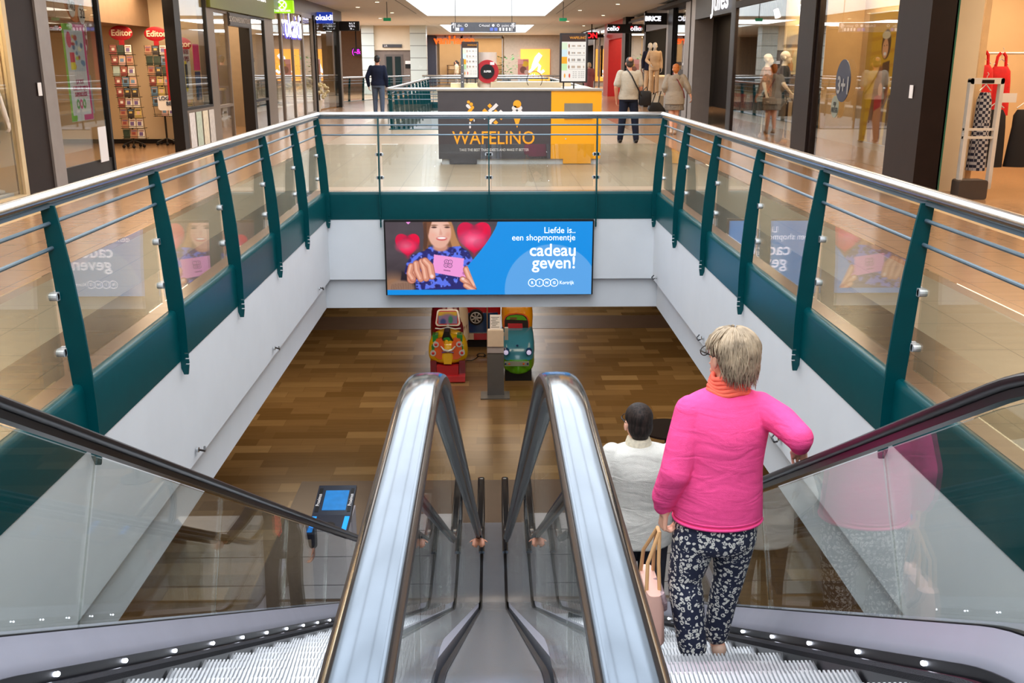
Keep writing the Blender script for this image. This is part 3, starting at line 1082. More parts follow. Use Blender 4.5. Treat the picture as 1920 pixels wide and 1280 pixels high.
# curved glass corner
b = MB(); N = 8
arc = [(-5.7 - 0.55 * math.sin(PI * k / N) * 0.6, 33.2 + 5.3 * k / N) for k in range(N + 1)]
WN[0] += 1
fr = MB()
for (x, y) in (arc[0], arc[N]): fr.box(x - 0.05, x + 0.05, y - 0.06, y + 0.06, 0, 3.1)
fr = fr.build('window_%d' % WN[0], BLACK, kind='structure')
vs = [(x, y, 0.05) for x, y in arc] + [(x, y, 3.1) for x, y in arc]
vs += [(x - 0.01, y, z) for x, y, z in vs]
m_ = 2 * (N + 1)
fs = [(k, k + 1, k + 2 + N, k + 1 + N) for k in range(N)] + [(m_ + k + 1, m_ + k, m_ + k + 1 + N, m_ + k + 2 + N) for k in range(N)]
b.add(vs, fs); b.build('pane', SGLASS, fr)
pillar('wall_left', -5.75, -5.9, 38.6, 38.85, BLACK); pillar('wall_left', -5.75, -5.95, 39.3, 39.6, TAUPE)
wallbox('wall_left', -16, -9.3, 39.6, 39.7, 0, 3.5, SHELL)

# ---- right side
XR = 5.45
XQ = 5.84
wallbox('wall_right', XR, XR + 0.15, 5.0, 12.3, 3.2, 3.5, BROWNSH)
wallbox('wall_right', 5.45, 16, -8, 8.2, 0, 3.5, MATS['pale_render'])
pillar('wall_right', 5.3, 5.62, 12.3, 12.78, DARKB); pillar('wall_right', 5.33, 5.62, 12.78, 13.38, DARKB)
wallbox('wall_shop_right', 5.55, 6.27, 13.0, 13.12, 0, 3.2, CREAM)
wallbox('trim_4', 5.60, 5.64, 12.3, 12.34, 0, 3.2, mat('glass_edge_green', (60, 110, 90), 0.2))
shopbox(1, 5.6, 9.2, 8.2, 16.6, 3.2, BEIGE, ends=(True, False))
wallbox('wall_shop_right', 6.66, 9.2, 16.6, 16.68, 0, 3.2, BEIGE)
wallbox('wall_right', 6.36, 6.44, 13.15, 17.5, 0, 3.2, mat('shop_wall_sand', (214, 184, 144), 0.6))
wallbox('wall_right', 6.62, 6.7, 17.5, 23.0, 0, 3.2, mat('shop_wall_sand', (214, 184, 144), 0.6))
window(XR, 1, 13.38, 17.05, 0.02, 3.2, DARKB, 0.09)
pillar('wall_right', 5.40, 5.6, 17.05, 17.9, DARKB)
window(XR, 1, 17.9, 22.9, 0.02, 2.9, DARKB, 0.09)
wallbox('wall_right', XR, XR + 0.12, 13.38, 17.9, 3.2, 3.5, DARKB)
window(XR, 1, 17.9, 22.9, 2.9, 3.5, DARKB, 0.05, mull=(19.0, 20.1, 21.2, 22.0))
shopbox(1, 5.6, 6.55, 17.5, 23.1, 3.4, mat('shop_wall_amber', (200, 164, 116), 0.6), back=False, ends=(True, True))
pillar('wall_right', XR, 5.6, 22.9, 23.25, BLACK)
wallbox('wall_right', 5.5, 5.7, 23.25, 27.6, 2.75, 3.5, BLACK)
wallbox('wall_shop_right', 8.4, 8.5, 23.2, 27.6, 0, 3.4, DARKSH)
wallbox('wall_shop_right', 5.5, 8.4, 23.1, 23.2, 0, 3.4, DARKSH)
wallbox('ceiling', 5.5, 16, 23.2, 34, 3.3, 3.4, DARKSH)
pillar('wall_right', 5.5, 6.0, 27.6, 28.1, SILV); pillar('wall_right', 5.62, 6.1, 28.1, 28.8, BLACK); pillar('wall_right', 5.6, 6.0, 28.8, 29.5, SILV)
window(XQ, 1, 29.5, 32.6, 1.35, 3.4, BLACK, 0.08)
wallbox('wall_right', XQ, XQ + 0.1, 29.5, 32.6, 0, 1.35, BLACK)
pillar('wall_right', XQ - 0.05, 6.1, 32.6, 33.4, BLACK); pillar('wall_right', XQ, 6.1, 33.4, 34.0, SILV)
wallbox('wall_shop_right', 8.6, 8.7, 27.6, 38.9, 0, 3.4, DARKSH)
wallbox('wall_right', XQ, XQ + 0.15, 34.0, 38.9, 2.75, 3.5, mat('grey_header', (96, 88, 86), 0.4))
wallbox('wall_shop_right', 5.9, 8.6, 38.9, 39.0, 0, 3.4, DARKSH)
pillar('wall_right', XQ, 6.0, 38.5, 38.9, BLACK)
window(XQ, 1, 38.9, 43.6, 0, 3.3, BLACK, 0.08, mull=(42.9,))
shopbox(1, 5.95, 8.8, 39.1, 44.0, 3.3, MATS['shop_wall_tan'])
pillar('wall_right', XQ - 0.1, 6.1, 43.6, 44.6, BLACK)
pillar('wall_right', XQ, 6.3, 44.6, 45.6, REDP); wallbox('wall_right', XQ, 6.1, 45.6, 50.5, 2.7, 3.5, REDP)
pillar('wall_right', XQ, 7.0, 50.5, 52.5, REDP)
shopbox(1, 6.1, 9.0, 44.8, 52.0, 3.3, CREAM)
wallbox('wall_right', 6.4, 6.5, 46.0, 48.4, 0, 1.6, mat('white_display_wall', (220, 214, 206), 0.5))
window(XQ, 1, 52.5, 57.5, 0, 3.4, SILV, 0.15, mull=(55,))
shopbox(1, 6.0, 9.0, 52.5, 66.0, 3.4, DARKSH)
pillar('wall_right', XQ, 6.3, 57.5, 58.0, SILV)
wallbox('wall_right', XQ, 6.0, 58.0, 66, 2.6, 3.5, BLACK)

# ---- far end of the mall
TILEW = tile_mat('pale_wall_tiles', (206, 214, 210), (200, 208, 204), (120, 126, 124), 9.0, 0.62, 0.25, gap=0.02, noise=0.02)


def zy(v, Y):      # height of photo row v at distance Y
    return EYE + math.tan(math.atan((640 - v) / FPX) - PITCH) * Y


def xu(u, Y):      # sideways position of photo column u near eye level at distance Y
    return (u - 920) / FPX * (Y * math.cos(PITCH))


TILEV = tile_mat('column_tiles', (206, 214, 210), (198, 208, 206), (126, 132, 130), 9.0, 0.62, 0.25, gap=0.018, noise=0.02)
# make the courses run up the wall
for nd in TILEV.node_tree.nodes:
    if nd.type == 'MAPPING' and nd.inputs['Scale'].default_value[1] == 1.0: nd.inputs['Rotation'].default_value = (PI / 2, 0, 0)
Y = 54.0
for (u0, u1) in ((680, 703), (770, 800)):
    wallbox('wall_column', xu(u0, Y), xu(u1, Y), Y, Y + 0.9, 0, 3.5, TILEV)
wallbox('wall_lift', xu(703, Y), xu(770, Y), Y + 0.3, Y + 0.5, zy(94, Y), 3.5, CREAM)
wallbox('wall_lift', xu(703, Y), xu(770, Y), Y + 0.45, Y + 0.6, 0, zy(94, Y), mat('lift_lobby_grey', (122, 108, 100), 0.4))
Y2 = Y + 0.4
fr = wallbox('door_2', xu(722, Y2), xu(756, Y2), Y2, Y2 + 0.05, 0, zy(102, Y2), mat('lift_door_frame', (96, 86, 82), 0.35))
for (a, c_) in ((725, 736), (741, 752)):
    wallbox('door_glass', xu(a, Y2), xu(c_, Y2), Y2 - 0.03, Y2, 0.1, zy(106, Y2), mat('dark_door_glass', (34, 48, 50), 0.08), kind=None).parent = fr
t = thing('lift_sign', 'dark strip sign with small white lettering above the lift doors', 'sign', (xu(736, Y), Y, zy(86, Y)))
wb = MB(); wb.box(xu(718, Y), xu(754, Y), Y + 0.2, Y + 0.3, zy(89, Y), zy(83, Y)); wb.build('sign_panel', mat('sign_charcoal', (52, 52, 58), 0.4), t)
text('Lift', 0.14, WPRINT, t, (xu(724, Y), Y + 0.19, zy(86, Y)))
t = thing('notice_board', 'small black and white notice on the wall right of the lift doors', 'notice', (xu(764, Y), Y + 0.4, 1.6))
wb = MB(); wb.box(xu(759, Y), xu(770, Y), Y + 0.40, Y + 0.44, zy(128, Y), zy(120, Y)); wb.build('lower_half', BLACK, t)
wb = MB(); wb.box(xu(759, Y), xu(770, Y), Y + 0.40, Y + 0.44, zy(120, Y), zy(114, Y)); wb.build('upper_half', WPRINT, t)
# shop glimpsed left of the columns
wallbox('wall_back', -16, xu(680, 56), 60, 60.2, 0, 3.5, mat('dim_shop_wall', (150, 118, 92), 0.6))
wb = MB(); wb.box(xu(669, 59) , xu(671, 59), 58.93, 58.97, zy(90, 59), 3.5); HANG = wb
ov = thing('light_display', 'magenta lit display panel hanging in the shop left of the tiled columns', 'display', (-8.0, 59, 2.2))
wb = MB(); wb.box(xu(662, 59), xu(678, 59), 58.9, 59, zy(104, 59), zy(90, 59)); wb.build('panel', mat('dark_purple', (40, 10, 60), 0.4), ov); HANG.build('hanger', BLACK, ov)
text('(-&', 0.4, mat('magenta_glow', (255, 40, 240), emit=1.5, vary=0), ov, (xu(670, 59), 58.88, zy(97, 59)))
# end wall with the shoe shop
YE = 73.0
W_ = lambda n, u0, u1, v0, v1, m, y=YE, d=0.2, kind='structure': wallbox(n, xu(u0, y), xu(u1, y), y, y + d, 0 if v1 is None else zy(v1, y), zy(v0, y), m, kind=kind)
W_('wall_end', 798, 818, 66, None, mat('slate_panel', (58, 60, 74), 0.5))
W_('wall_end', 945, 1125, 60, None, mat('taupe_wall', (186, 168, 150), 0.6))
W_('wall_end', 700, 1130, 45, 66, MATS['taupe_wall'])
wallbox('wall_end', xu(818, YE), xu(945, YE), 78, 78.2, 0, 3.5, BEIGE)
for i, (u0, u1) in enumerate(((818, 866), (866, 943))):
    WN[0] += 1
    wd = MB()
    for (a, c_) in ((u0, u0 + 2), (u1 - 2, u1)): wd.box(xu(a, YE), xu(c_, YE), YE, YE + 0.1, 0, zy(68, YE))
    wd.box(xu(u0, YE), xu(u1, YE), YE, YE + 0.1, zy(72, YE), zy(66, YE))
    wd.build('window_%d' % WN[0], SILV, kind='structure')
t = thing('shop_sign_letters', 'bright orange shop name letters over the entrance at the end of the mall', 'sign', (xu(853, YE), YE - 0.2, zy(74, YE)))
ORG = mat('orange_lit', (255, 96, 0), emit=1.0, vary=0)
text('vanHaren', 0.74, ORG, t, (xu(853, YE), YE - 0.3, zy(76, YE)), bold=0.022, depth=0.05, sx=1.0)
wb = MB()
for u in (836, 852, 868, 884): wb.box(xu(u, YE) - 0.02, xu(u, YE) + 0.02, YE - 0.3, YE - 0.05, zy(70, YE), zy(66, YE))
wb.build('sign_brackets', BLACK, t)
t = thing('orange_light_box', 'large square orange light box with a white script letter h on the end wall', 'light box', (xu(1003, YE), YE - 0.1, zy(120, YE)))
wb = MB(); wb.box(xu(976, YE), xu(1031, YE), YE - 0.12, YE - 0.01, zy(152, YE), zy(92, YE)); wb.build('box', mat('orange_box', (255, 168, 62), emit=1.0, vary=0), t)
hh = [(992, 136), (1000, 128), (1010, 110), (1014, 104), (1011, 101), (1005, 108), (1000, 122), (996, 136), (1002, 126), (1009, 120), (1012, 124), (1010, 133), (1015, 136), (1020, 132)]
wb = MB(); wb.tube([Vector((xu(u, YE), YE - 0.14, zy(v, YE))) for u, v in hh], 0.11, 6); wb.build('script_letter', WLIT, t)
text('vanHaren', 0.34, WLIT, t, (xu(1002, YE), YE - 0.14, zy(142, YE)), bold=0.01)
t = thing('potted_plant', 'leafy green potted plant by the far shop window', 'plant', (xu(950, 70), 70, 0))
wb = MB(); wb.tube([(0, 0, 0.0), (0, 0, 0.5)], [0.22, 0.3], 12); wb.build('pot', mat('grey_pot', (110, 110, 110), 0.5), t, world=False)
wb = MB()
rr = random.Random(3)
for i in range(90):
    a, h, r_ = rr.uniform(0, 2 * PI), rr.uniform(0.5, 2.1), rr.uniform(0.1, 0.75)
    p = Vector((r_ * math.cos(a), r_ * math.sin(a), h))
    d_ = Vector((math.cos(a), math.sin(a), rr.uniform(-0.3, 0.6))) * 0.22
    n_ = Vector((-math.sin(a), math.cos(a), 0.2)) * 0.08
    wb.add([p, p + d_ * 0.5 + n_, p + d_, p + d_ * 0.5 - n_], [(0, 1, 2, 3)])
wb.build('leaves', mat('leaf_green', (50, 110, 50), 0.5, vary=0.3), t, world=False)
b = MB(); b.box(xu(912, 66), xu(943, 66), 66, 66.1, zy(152, 66), zy(112, 66))
pp = Pic(10, 14, 24, 34, (196, 120, 110)); pp.ell(7, 4, 3, 2.4, (214, 170, 40)); pp.ell(5, 9, 3, 3, (120, 70, 60)); pp.ell(8, 11, 2, 2, (190, 160, 150)); pp.poly([(0, 0), (5, 0), (5, 4), (0, 4)], (220, 150, 150))
t = thing('poster_stand', 'pink and yellow advertising poster in front of the orange light box', 'poster', (xu(981, 68), 68, 0))
pp.build('poster', PIC, t, (xu(971, 68), 67.98, zy(111, 68)), (1, 0, 0), (0, 0, -1), (20 / FPX * 66), zy(111, 68) - zy(142, 68))
wb = MB(); wb.box(xu(971, 68), xu(991, 68), 68, 68.05, 0, zy(111, 68)); wb.build('board', WHITE, t)
# shelves of the shoe shop, a few pale boxes
wb = MB()
for v in (118, 126, 134): wb.box(xu(838, 77), xu(944, 77), 77, 77.5, zy(v + 4, 77) - 0.05, zy(v + 4, 77))
for u in (838, 890, 943): wb.box(xu(u, 77), xu(u, 77) + 0.08, 77, 77.5, 0, zy(122, 77))
tag(wb.build('shop_shelf', BROWNSH), 'shelving along the back of the shoe shop', 'shelf')
for i, (u, v) in enumerate(((905, 126), (920, 126), (932, 118), (932, 134), (856, 118), (848, 126))):
    yb = 77
    wb = MB(); wb.box(xu(u - 5, yb), xu(u + 5, yb), yb, yb + 0.4, zy(v + 4, yb) + 0.004, zy(v - 2, yb)); tag(wb.build('shoe_box', mat('box_%d' % (i % 3), ((200, 160, 110), (90, 80, 84), (220, 200, 170))[i % 3], 0.5)), 'small shoe display box seen through the far shop front', 'box', 'boxes on the shelves of the shoe shop')

# ---- hanging signs and signs standing out from the fronts
t = thing('direction_sign', 'long dark overhead direction sign with arrows and white pictograms hanging from the ceiling', 'sign', (xu(907, 30), 30, 2.6))
Ys = 30.0
z0, z1 = zy(60, Ys), zy(42, Ys)
DS = mat('direction_sign_grey', (78, 78, 84), 0.4)
wb = MB(); wb.box(xu(847, Ys), xu(967, Ys), Ys, Ys + 0.06, z0, z1); wb.build('sign_panel', DS, t)
for u in (855, 960):
    wb = MB(); wb.cyl((xu(u, Ys), Ys + 0.03, z1), (xu(u, Ys), Ys + 0.03, 3.5), 0.008); wb.build('hanger_rod', BLACK, t)
    text('\u2191', 0.2, WPRINT, t, (xu(851.5 if u < 900 else 963, Ys), Ys - 0.01, z1 - 0.1), bold=0.004)
    wb = MB(); wb.box(xu(u, Ys) - 0.006 + (0 if u < 900 else 0), xu(u, Ys) + 0.006, Ys - 0.012, Ys - 0.004, z0 + 0.02, z1 - 0.02); wb.build('divider', WPRINT, t)
text('\u2190 div.  \u25ce', 0.11, WPRINT, t, (xu(864, Ys), Ys - 0.01, z1 - 0.09), align='CENTER')
text('C\u2022hotel  \u25cf  \u25ce  point news', 0.10, WPRINT, t, (xu(934, Ys), Ys - 0.01, z1 - 0.09))
for k, u in enumerate((859, 867, 922, 930)):
    wb = MB(); wb.box(xu(u - 3, Ys), xu(u + 3, Ys), Ys - 0.012, Ys - 0.004, z0 + 0.03, z0 + 0.12)
    wb.build('pictogram', mat('picto_blue', (90, 110, 190), 0.5) if k else WPRINT, t)
for u in (938, 944, 950, 956):
    wb = MB(); wb.box(xu(u - 1.6, Ys), xu(u + 1.6, Ys), Ys - 0.012, Ys - 0.004, z0 + 0.03, z0 + 0.12); wb.build('pictogram', WPRINT, t)
for (u, lab) in ((729, 'small green exit sign under the ceiling left of the skylight'), (1055, 'small green exit sign under the ceiling right of the skylight')):
    Yg = 33.0
    t = thing('exit_sign', lab, 'sign', (xu(u, Yg), Yg, 3.1))
    wb = MB(); wb.box(xu(u - 7, Yg), xu(u + 7, Yg), Yg, Yg + 0.04, zy(39.5, Yg), zy(33.5, Yg)); wb.build('panel', mat('exit_green', (0, 120, 70), emit=0.3, vary=0), t)
    wb = MB(); wb.box(xu(u, Yg) - 0.01, xu(u, Yg) + 0.01, Yg + 0.01, Yg + 0.03, zy(33.5, Yg), 3.5); wb.build('hanger', BLACK, t)


def blade(label, u0, u1, v0, v1, Y, m, s=None, size=0.2, tm=None, xw=None, dark=None, bold=0.0, side=-1):
    """a projecting sign square to the shop front"""
    t = thing('projecting_sign', label, 'sign', (xu((u0 + u1) / 2, Y), Y, zy(v1, Y)))
    b = MB(); b.rbox(xu(u0, Y), xu(u1, Y), Y, Y + 0.16, zy(v1, Y), zy(v0, Y), 0.01); b.build('light_box', m, t)
    xa = xu(u0, Y) if side < 0 else xu(u1, Y)
    b = MB(); q0, q1 = sorted((xa, side * 5.75)); b.box(q0, q1, Y + 0.04, Y + 0.12, zy(v1, Y) + 0.1, zy(v0, Y) - 0.1); b.build('wall_arm', BLACK, t)
    if s: text(s, size, tm or WLIT, t, (xu((u0 + u1) / 2, Y) if xw is None else xu(xw, Y), Y - 0.01, (zy(v0, Y) + zy(v1, Y)) / 2), bold=bold)
    return t


t = blade('lime green projecting sign with a white round leaf emblem', 518, 557, 1, 25, 28.0, LIME)
cx_, cz_ = xu(537, 28), zy(10, 28)
b = MB(); ring = [Vector((cx_ + 0.115 * math.cos(2 * PI * k / 24), 27.98, cz_ + 0.115 * math.sin(2 * PI * k / 24))) for k in range(25)]
b.tube(ring, 0.014, 6); b.tube([ring[15], Vector((cx_, 27.98, cz_)), ring[3]], 0.012, 6); b.tube([ring[21], Vector((cx_, 27.98, cz_)), ring[9]], 0.009, 6)
b.build('emblem', WLIT, t)
text('YVES ROCHER', 0.07, WLIT, t, (cx_, 27.98, zy(21, 28)))
text('YVES ROCHER', 0.42, WLIT, t, (-5.6, 24.6, 3.22), '+x', bold=0.006)
t = blade('blue projecting sign with white childrens shop lettering', 598, 628, 23, 44, 34.0, BLUEBOX, 'okaidi', 0.24, WLIT, bold=0.006)
b = MB(); b.box(xu(590, 34), xu(598, 34), 34, 34.16, zy(44, 34), zy(23, 34)); b.build('side_box', BLACK, t)
t = blade('black projecting sign with a grid of small white letters on both ends', 610, 677, 40, 58, 39.0, BLACK)
for u in (622, 664):
    for r_, row in enumerate(('N L Y', 'U N L', 'N ...')):
        text(row, 0.09, WLIT, t, (xu(u, 39), 38.98, zy(44.5 + 4.8 * r_, 39)))
t = blade('black projecting sign with white capital lettering beside the menswear shop', 1207, 1250, 24, 46, 34.0, BLACK, 'BRICE', 0.2, WLIT, xw=1222, bold=0.01, side=1)
t = blade('long black projecting sign with white lower case lettering and its mirror image', 1138, 1202, 45, 62, 41.5, BLACK, None, side=1)
text('celio', 0.26, WLIT, t, (xu(1148, 41.5), 41.48, zy(53.5, 41.5)), bold=0.005)
text('celio', 0.26, WLIT, t, (xu(1192, 41.5), 41.48, zy(53.5, 41.5)), bold=0.005, sx=-1)
for u in (1158.5, 1183): text('*', 0.26, mat('red_glow', (255, 30, 40), emit=1.5, vary=0), t, (xu(u, 41.5), 41.48, zy(54, 41.5)))
t = blade('black projecting sign with red capital lettering behind the menu board', 1098, 1120, 60, 74, 52.0, BLACK, 'ON', 0.36, MATS['red_glow'], side=1, bold=0.01)
b = MB(); b.box(xu(1108, 52), xu(1110, 52), 52.04, 52.12, zy(60, 52), 3.5); b.build('hanger', BLACK, t)
t = thing('shop_sign_letters', 'big white glowing script letters over the dark shop entrance on the right', 'sign', (5.45, 24.5, 3.1))
text('Jules', 0.72, WLIT, t, (5.42, 24.35, 3.08), '-x', bold=0.014, sx=1.35)
t = thing('window_lettering', 'large white letters on the dark glass between the two menswear entrances', 'lettering', (5.83, 31, 1.8))
text('Ju', 0.75, WPRINT, t, (5.82, 30.4, 1.95), '-x', sx=1.3)
text('Jules', 0.2, WPRINT, t, (5.82, 30.4, 1.45), '-x', sx=1.3)
t = thing('window_lettering', 'white and blue block letters on the childrens shop window', 'lettering', (-5.66, 29.7, 2.6))
text('okaidi', 0.95, mat('violet_lit', (80, 70, 200), emit=0.8, vary=0), t, (-5.672, 29.62, 2.58), '+x', bold=0.008, sx=1.1)
text('okaidi', 0.95, WLIT, t, (-5.66, 29.7, 2.62), '+x', bold=0.0, sx=1.1, depth=0.006)
text('OKAIDI\nOBAIBI\n31', 0.3, WPRINT, thing('wall_graphic', 'grey panel lettering behind the child mannequin', 'lettering', (-6.69, 30.6, 1.8)), (-6.69, 30.6, 1.75), '+x')
text('abcd efg\nhijk lm\nnop qrs\ntuv', 0.12, WPRINT, thing('wall_graphic', 'lines of small print low on the grey panel in the childrens shop', 'lettering', (-6.69, 30.6, 1.0)), (-6.69, 30.6, 1.05), '+x')

# ---- things in and on the left shops
def plate(name, label, cat, loc, w, h, face, m=WPRINT, d=0.008):
    b = MB()
    if face in ('+x', '-x'): b.box(-d / 2, d / 2, -w / 2, w / 2, -h / 2, h / 2)
    else: b.box(-w / 2, w / 2, -d / 2, d / 2, -h / 2, h / 2)
    o = b.build(name, m, None); o.location = loc
    return tag(o, label, cat)


plate('wall_switch', 'small white switch plate on the dark pillar at far left', 'switch', (-5.685, 12.88, 1.33), 0.1, 0.16, '+x')
plate('wall_switch', 'small white switch plate on the dark brown pillar at far right', 'switch', (5.29, 12.62, 1.30), 0.1, 0.16, '-x')
plate('door_handle_plate', 'slim metal handle plate on the black frame beside the silver post', 'handle', (5.61, 28.5, 0.75), 0.1, 0.42, '-x', CHROME)
# lottery poster behind the glass door
t = thing('poster', 'pink and green framed offer poster hanging in the news shop window', 'poster', (-5.85, 14.55, 1.6))
pp = Pic(25, 62, 50, 120, (226, 220, 222))
pp.poly([(0, 0), (12, 0), (6, 62), (0, 62)], (130, 190, 40)); pp.poly([(12, 0), (25, 0), (25, 62), (14, 62)], (214, 20, 120))
pp.poly([(2.5, 4), (22.5, 4), (22.5, 58), (2.5, 58)], (228, 222, 226)); pp.poly([(2.5, 4), (22.5, 4), (22.5, 30), (2.5, 30)], (200, 206, 216))
for i in range(16):
    pp.ell(rr.uniform(9, 21), rr.uniform(7, 28), rr.uniform(1, 2.4), rr.uniform(1, 2), rr.choice([(220, 170, 60), (90, 110, 150), (240, 230, 200), (180, 60, 60), (200, 200, 60), (110, 140, 180)]), 0.2)
pp.ell(6.5, 10, 2.6, 5, (210, 30, 110)); pp.poly([(6, 18), (11, 18), (11, 24), (6, 24)], (220, 40, 80)); pp.poly([(6, 24), (11, 24), (11, 29), (6, 29)], (240, 220, 40))
for k, (x, c_) in enumerate(((9, (60, 160, 50)), (12.5, (214, 20, 120)), (16, (60, 160, 50)))): pp.ell(x, 51, 1.8, 3.2, c_); pp.ell(x, 51, 0.8, 1.6, (236, 230, 230))
pp.build('poster_sheet', PIC, t, (-5.84, 14.12, 2.17), (0, 1, 0), (0, 0, -1), 0.78, 1.32)
text('GA TOT\n1.000 EUR RIJKER\nSUPERKLASSE', 0.085, mat('magenta_print', (190, 20, 90), 0.5, vary=0), t, (-5.83, 14.52, 1.3), '+x', sx=0.85)
t = thing('hanging_paper_ball', 'orange bingo ball cut-out with numbers at the top of the news shop window', 'decoration', (-5.86, 14.75, 2.55))
b = MB(); b.ell((-5.9, 14.8, 2.62), 0.05, 0.36, 0.42, 20, 12); b.build('ball', mat('peach_ball', (240, 170, 120), 0.5), t, smooth=True)
for (dy, dz, s_) in ((0.03, 0.02, '45'), (-0.2, -0.22, '40'), (0.12, -0.3, '32')):
    b = MB(); b.ell((-5.86, 14.8 + dy, 2.62 + dz), 0.012, 0.12, 0.14, 14, 8); b.build('white_spot', WPRINT, t)
    text(s_, 0.18, DARKB, t, (-5.845, 14.8 + dy, 2.62 + dz), '+x')
t = thing('hanging_paper_ball', 'small red spotted ball cut-out below the orange one', 'decoration', (-5.86, 15.0, 1.98))
b = MB(); b.ell((-5.9, 15.0, 1.98), 0.04, 0.11, 0.26, 16, 10); b.build('ball', REDP, t, smooth=True)
for dz in (-0.12, 0.02, 0.14):
    b = MB(); b.ell((-5.87, 15.0 + dz * 0.3, 1.98 + dz), 0.012, 0.04, 0.05, 10, 6); b.build('white_spot', WPRINT, t)
plate('window_notice', 'white opening hours sheet low on the news shop glass door', 'notice', (-5.69, 14.75, 0.5), 0.3, 0.5, '+x')
plate('window_notice', 'grey rectangular notice right of the pink poster', 'notice', (-5.9, 15.0, 1.2), 0.2, 0.55, '+x', mat('pale_grey_print', (176, 170, 164), 0.5))
# shelves inside the news shop
t = thing('shop_shelf', 'shelving full of small goods behind the news shop glass door', 'shelf', (-8.0, 15.5, 0))
for z in (0.35, 0.8, 1.25, 1.7, 2.15):
    b = MB(); b.box(-8.08, -7.7, 13.6, 17.4, z, z + 0.03); b.build('shelf_board', mat('shelf_wood', (196, 160, 110), 0.5), t)
b = MB(); b.box(-8.09, -8.05, 13.6, 17.4, 0, 2.5); b.build('back_panel', BROWNSH, t)
cols = [(190, 60, 50), (60, 90, 130), (220, 190, 90), (120, 120, 120), (210, 205, 195), (70, 110, 80), (180, 110, 60)]
for i in range(64):
    z = (0.38, 0.83, 1.28, 1.73)[i % 4]
    y = 13.75 + (i // 4) * 0.225
    h = rr.uniform(0.15, 0.34)
    b = MB(); b.box(-8.0, -7.78, y, y + rr.uniform(0.1, 0.18), z + 0.001, z + h)
    c_ = rr.randrange(7)
    tag(b.build('boxed_item', mat('goods_%d' % c_, cols[c_], 0.5)), 'small packaged item on the shelves behind the news shop door', 'package', 'goods on the news shop shelves')


# greeting card racks
CARDC = [(216, 206, 194), (96, 128, 156), (140, 66, 60), (50, 64, 50), (104, 84, 130), (200, 172, 100), (176, 128, 100), (60, 50, 46), (168, 184, 176), (200, 160, 150)]
protos = []
for i, c_ in enumerate(CARDC):
    b = MB()
    b.mi = 0; b.box(-0.062, 0.062, -0.006, 0.006, 0, 0.175)
    b.mi = 1; b.box(-0.04 + 0.008 * (i % 3), 0.03, -0.010, -0.006, 0.05 + 0.01 * (i % 4), 0.12)
    b.mi = 2; b.box(-0.05, 0.05, -0.009, -0.006, 0.135, 0.15)
    c2, c3 = CARDC[(i * 3 + 4) % 10], CARDC[(i * 7 + 2) % 10]
    o = b.build('greeting_card', [mat('card_%d' % i, c_, 0.4), mat('card_%d' % ((i * 3 + 4) % 10), c2, 0.4), mat('card_%d' % ((i * 7 + 2) % 10), c3, 0.4)])
    protos.append([o, 0])


def card(x, y, z, rz, group, label):
    p = rr.choice(protos)
    if p[1] == 0: o = p[0]
    else:
        o = p[0].copy(); COL.objects.link(o)
    p[1] += 1
    o.location = (x, y, z); o.rotation_euler = (rad(-8), 0, rz)
    tag(o, label, 'card', group)


WIRE = mat('rack_wire', (60, 56, 52), 0.35, 0.6)


def rack(cx, cyy, rows, colsn, ztop, label, which, topper, missing=()):
    t = thing('card_rack', label, 'rack', (cx, cyy, 0))
    b = MB()
    b.cyl((cx, cyy, 0.12), (cx, cyy, ztop + 0.05), 0.02)
    for a in range(5):
        an = a * 2 * PI / 5
        b.cyl((cx, cyy, 0.14), (cx + 0.2 * math.cos(an), cyy + 0.2 * math.sin(an), 0.07), 0.015)
    b.build('post', WIRE, t)
    for a in range(5):
        an = a * 2 * PI / 5
        b = MB(); b.ell((cx + 0.2 * math.cos(an), cyy + 0.2 * math.sin(an), 0.035), 0.035, 0.02, 0.035); b.build('castor', BLACK, t)
    b = MB()
    wd = colsn * 0.145
    for r_ in range(rows):
        z = ztop - 0.2 * (r_ + 1)
        off = 0.012 * r_
        b.box(cx - wd / 2 + off, cx + wd / 2 + off, cyy - 0.2, cyy - 0.19, z - 0.01, z + 0.0)
        b.box(cx - wd / 2 + off, cx + wd / 2 + off, cyy - 0.24, cyy - 0.235, z + 0.03, z + 0.04)
        for c_ in range(colsn + 1):
            xx = cx - wd / 2 + off + c_ * 0.145
            b.box(xx - 0.004, xx + 0.004, cyy - 0.24, cyy - 0.02, z - 0.01, z)
    for c_ in range(colsn + 1):
        xx = cx - wd / 2 + c_ * 0.145
        b.tube([(xx, cyy - 0.19, ztop - 0.02), (xx + 0.012 * rows, cyy - 0.19, ztop - 0.2 * rows - 0.02)], 0.005, 5)
    b.build('pockets', WIRE, t)
    if topper:
        b = MB(); b.ell((cx, cyy - 0.1, ztop + 0.2), 0.23, 0.015, 0.14, 28, 12); b.build('oval_sign', REDP, t)
        b = MB(); b.box(cx - 0.05, cx + 0.05, cyy - 0.105, cyy - 0.09, ztop - 0.06, ztop + 0.1); b.build('sign_stem', REDP, t)
        text('Editor', 0.16, mat('cream_print', (244, 220, 190), 0.5, vary=0), t, (cx + 0.02, cyy - 0.12, ztop + 0.2), bold=0.004)
    for r_ in range(rows):
        for c_ in range(colsn):
            if (r_, c_) in missing: continue
            card(cx - wd / 2 + 0.0725 + c_ * 0.145 + 0.012 * r_, cyy - 0.21, ztop - 0.2 * (r_ + 1) + 0.002, 0, 'cards in the ' + which + ' rack', 'greeting card in a pocket of the ' + which + ' wire rack')


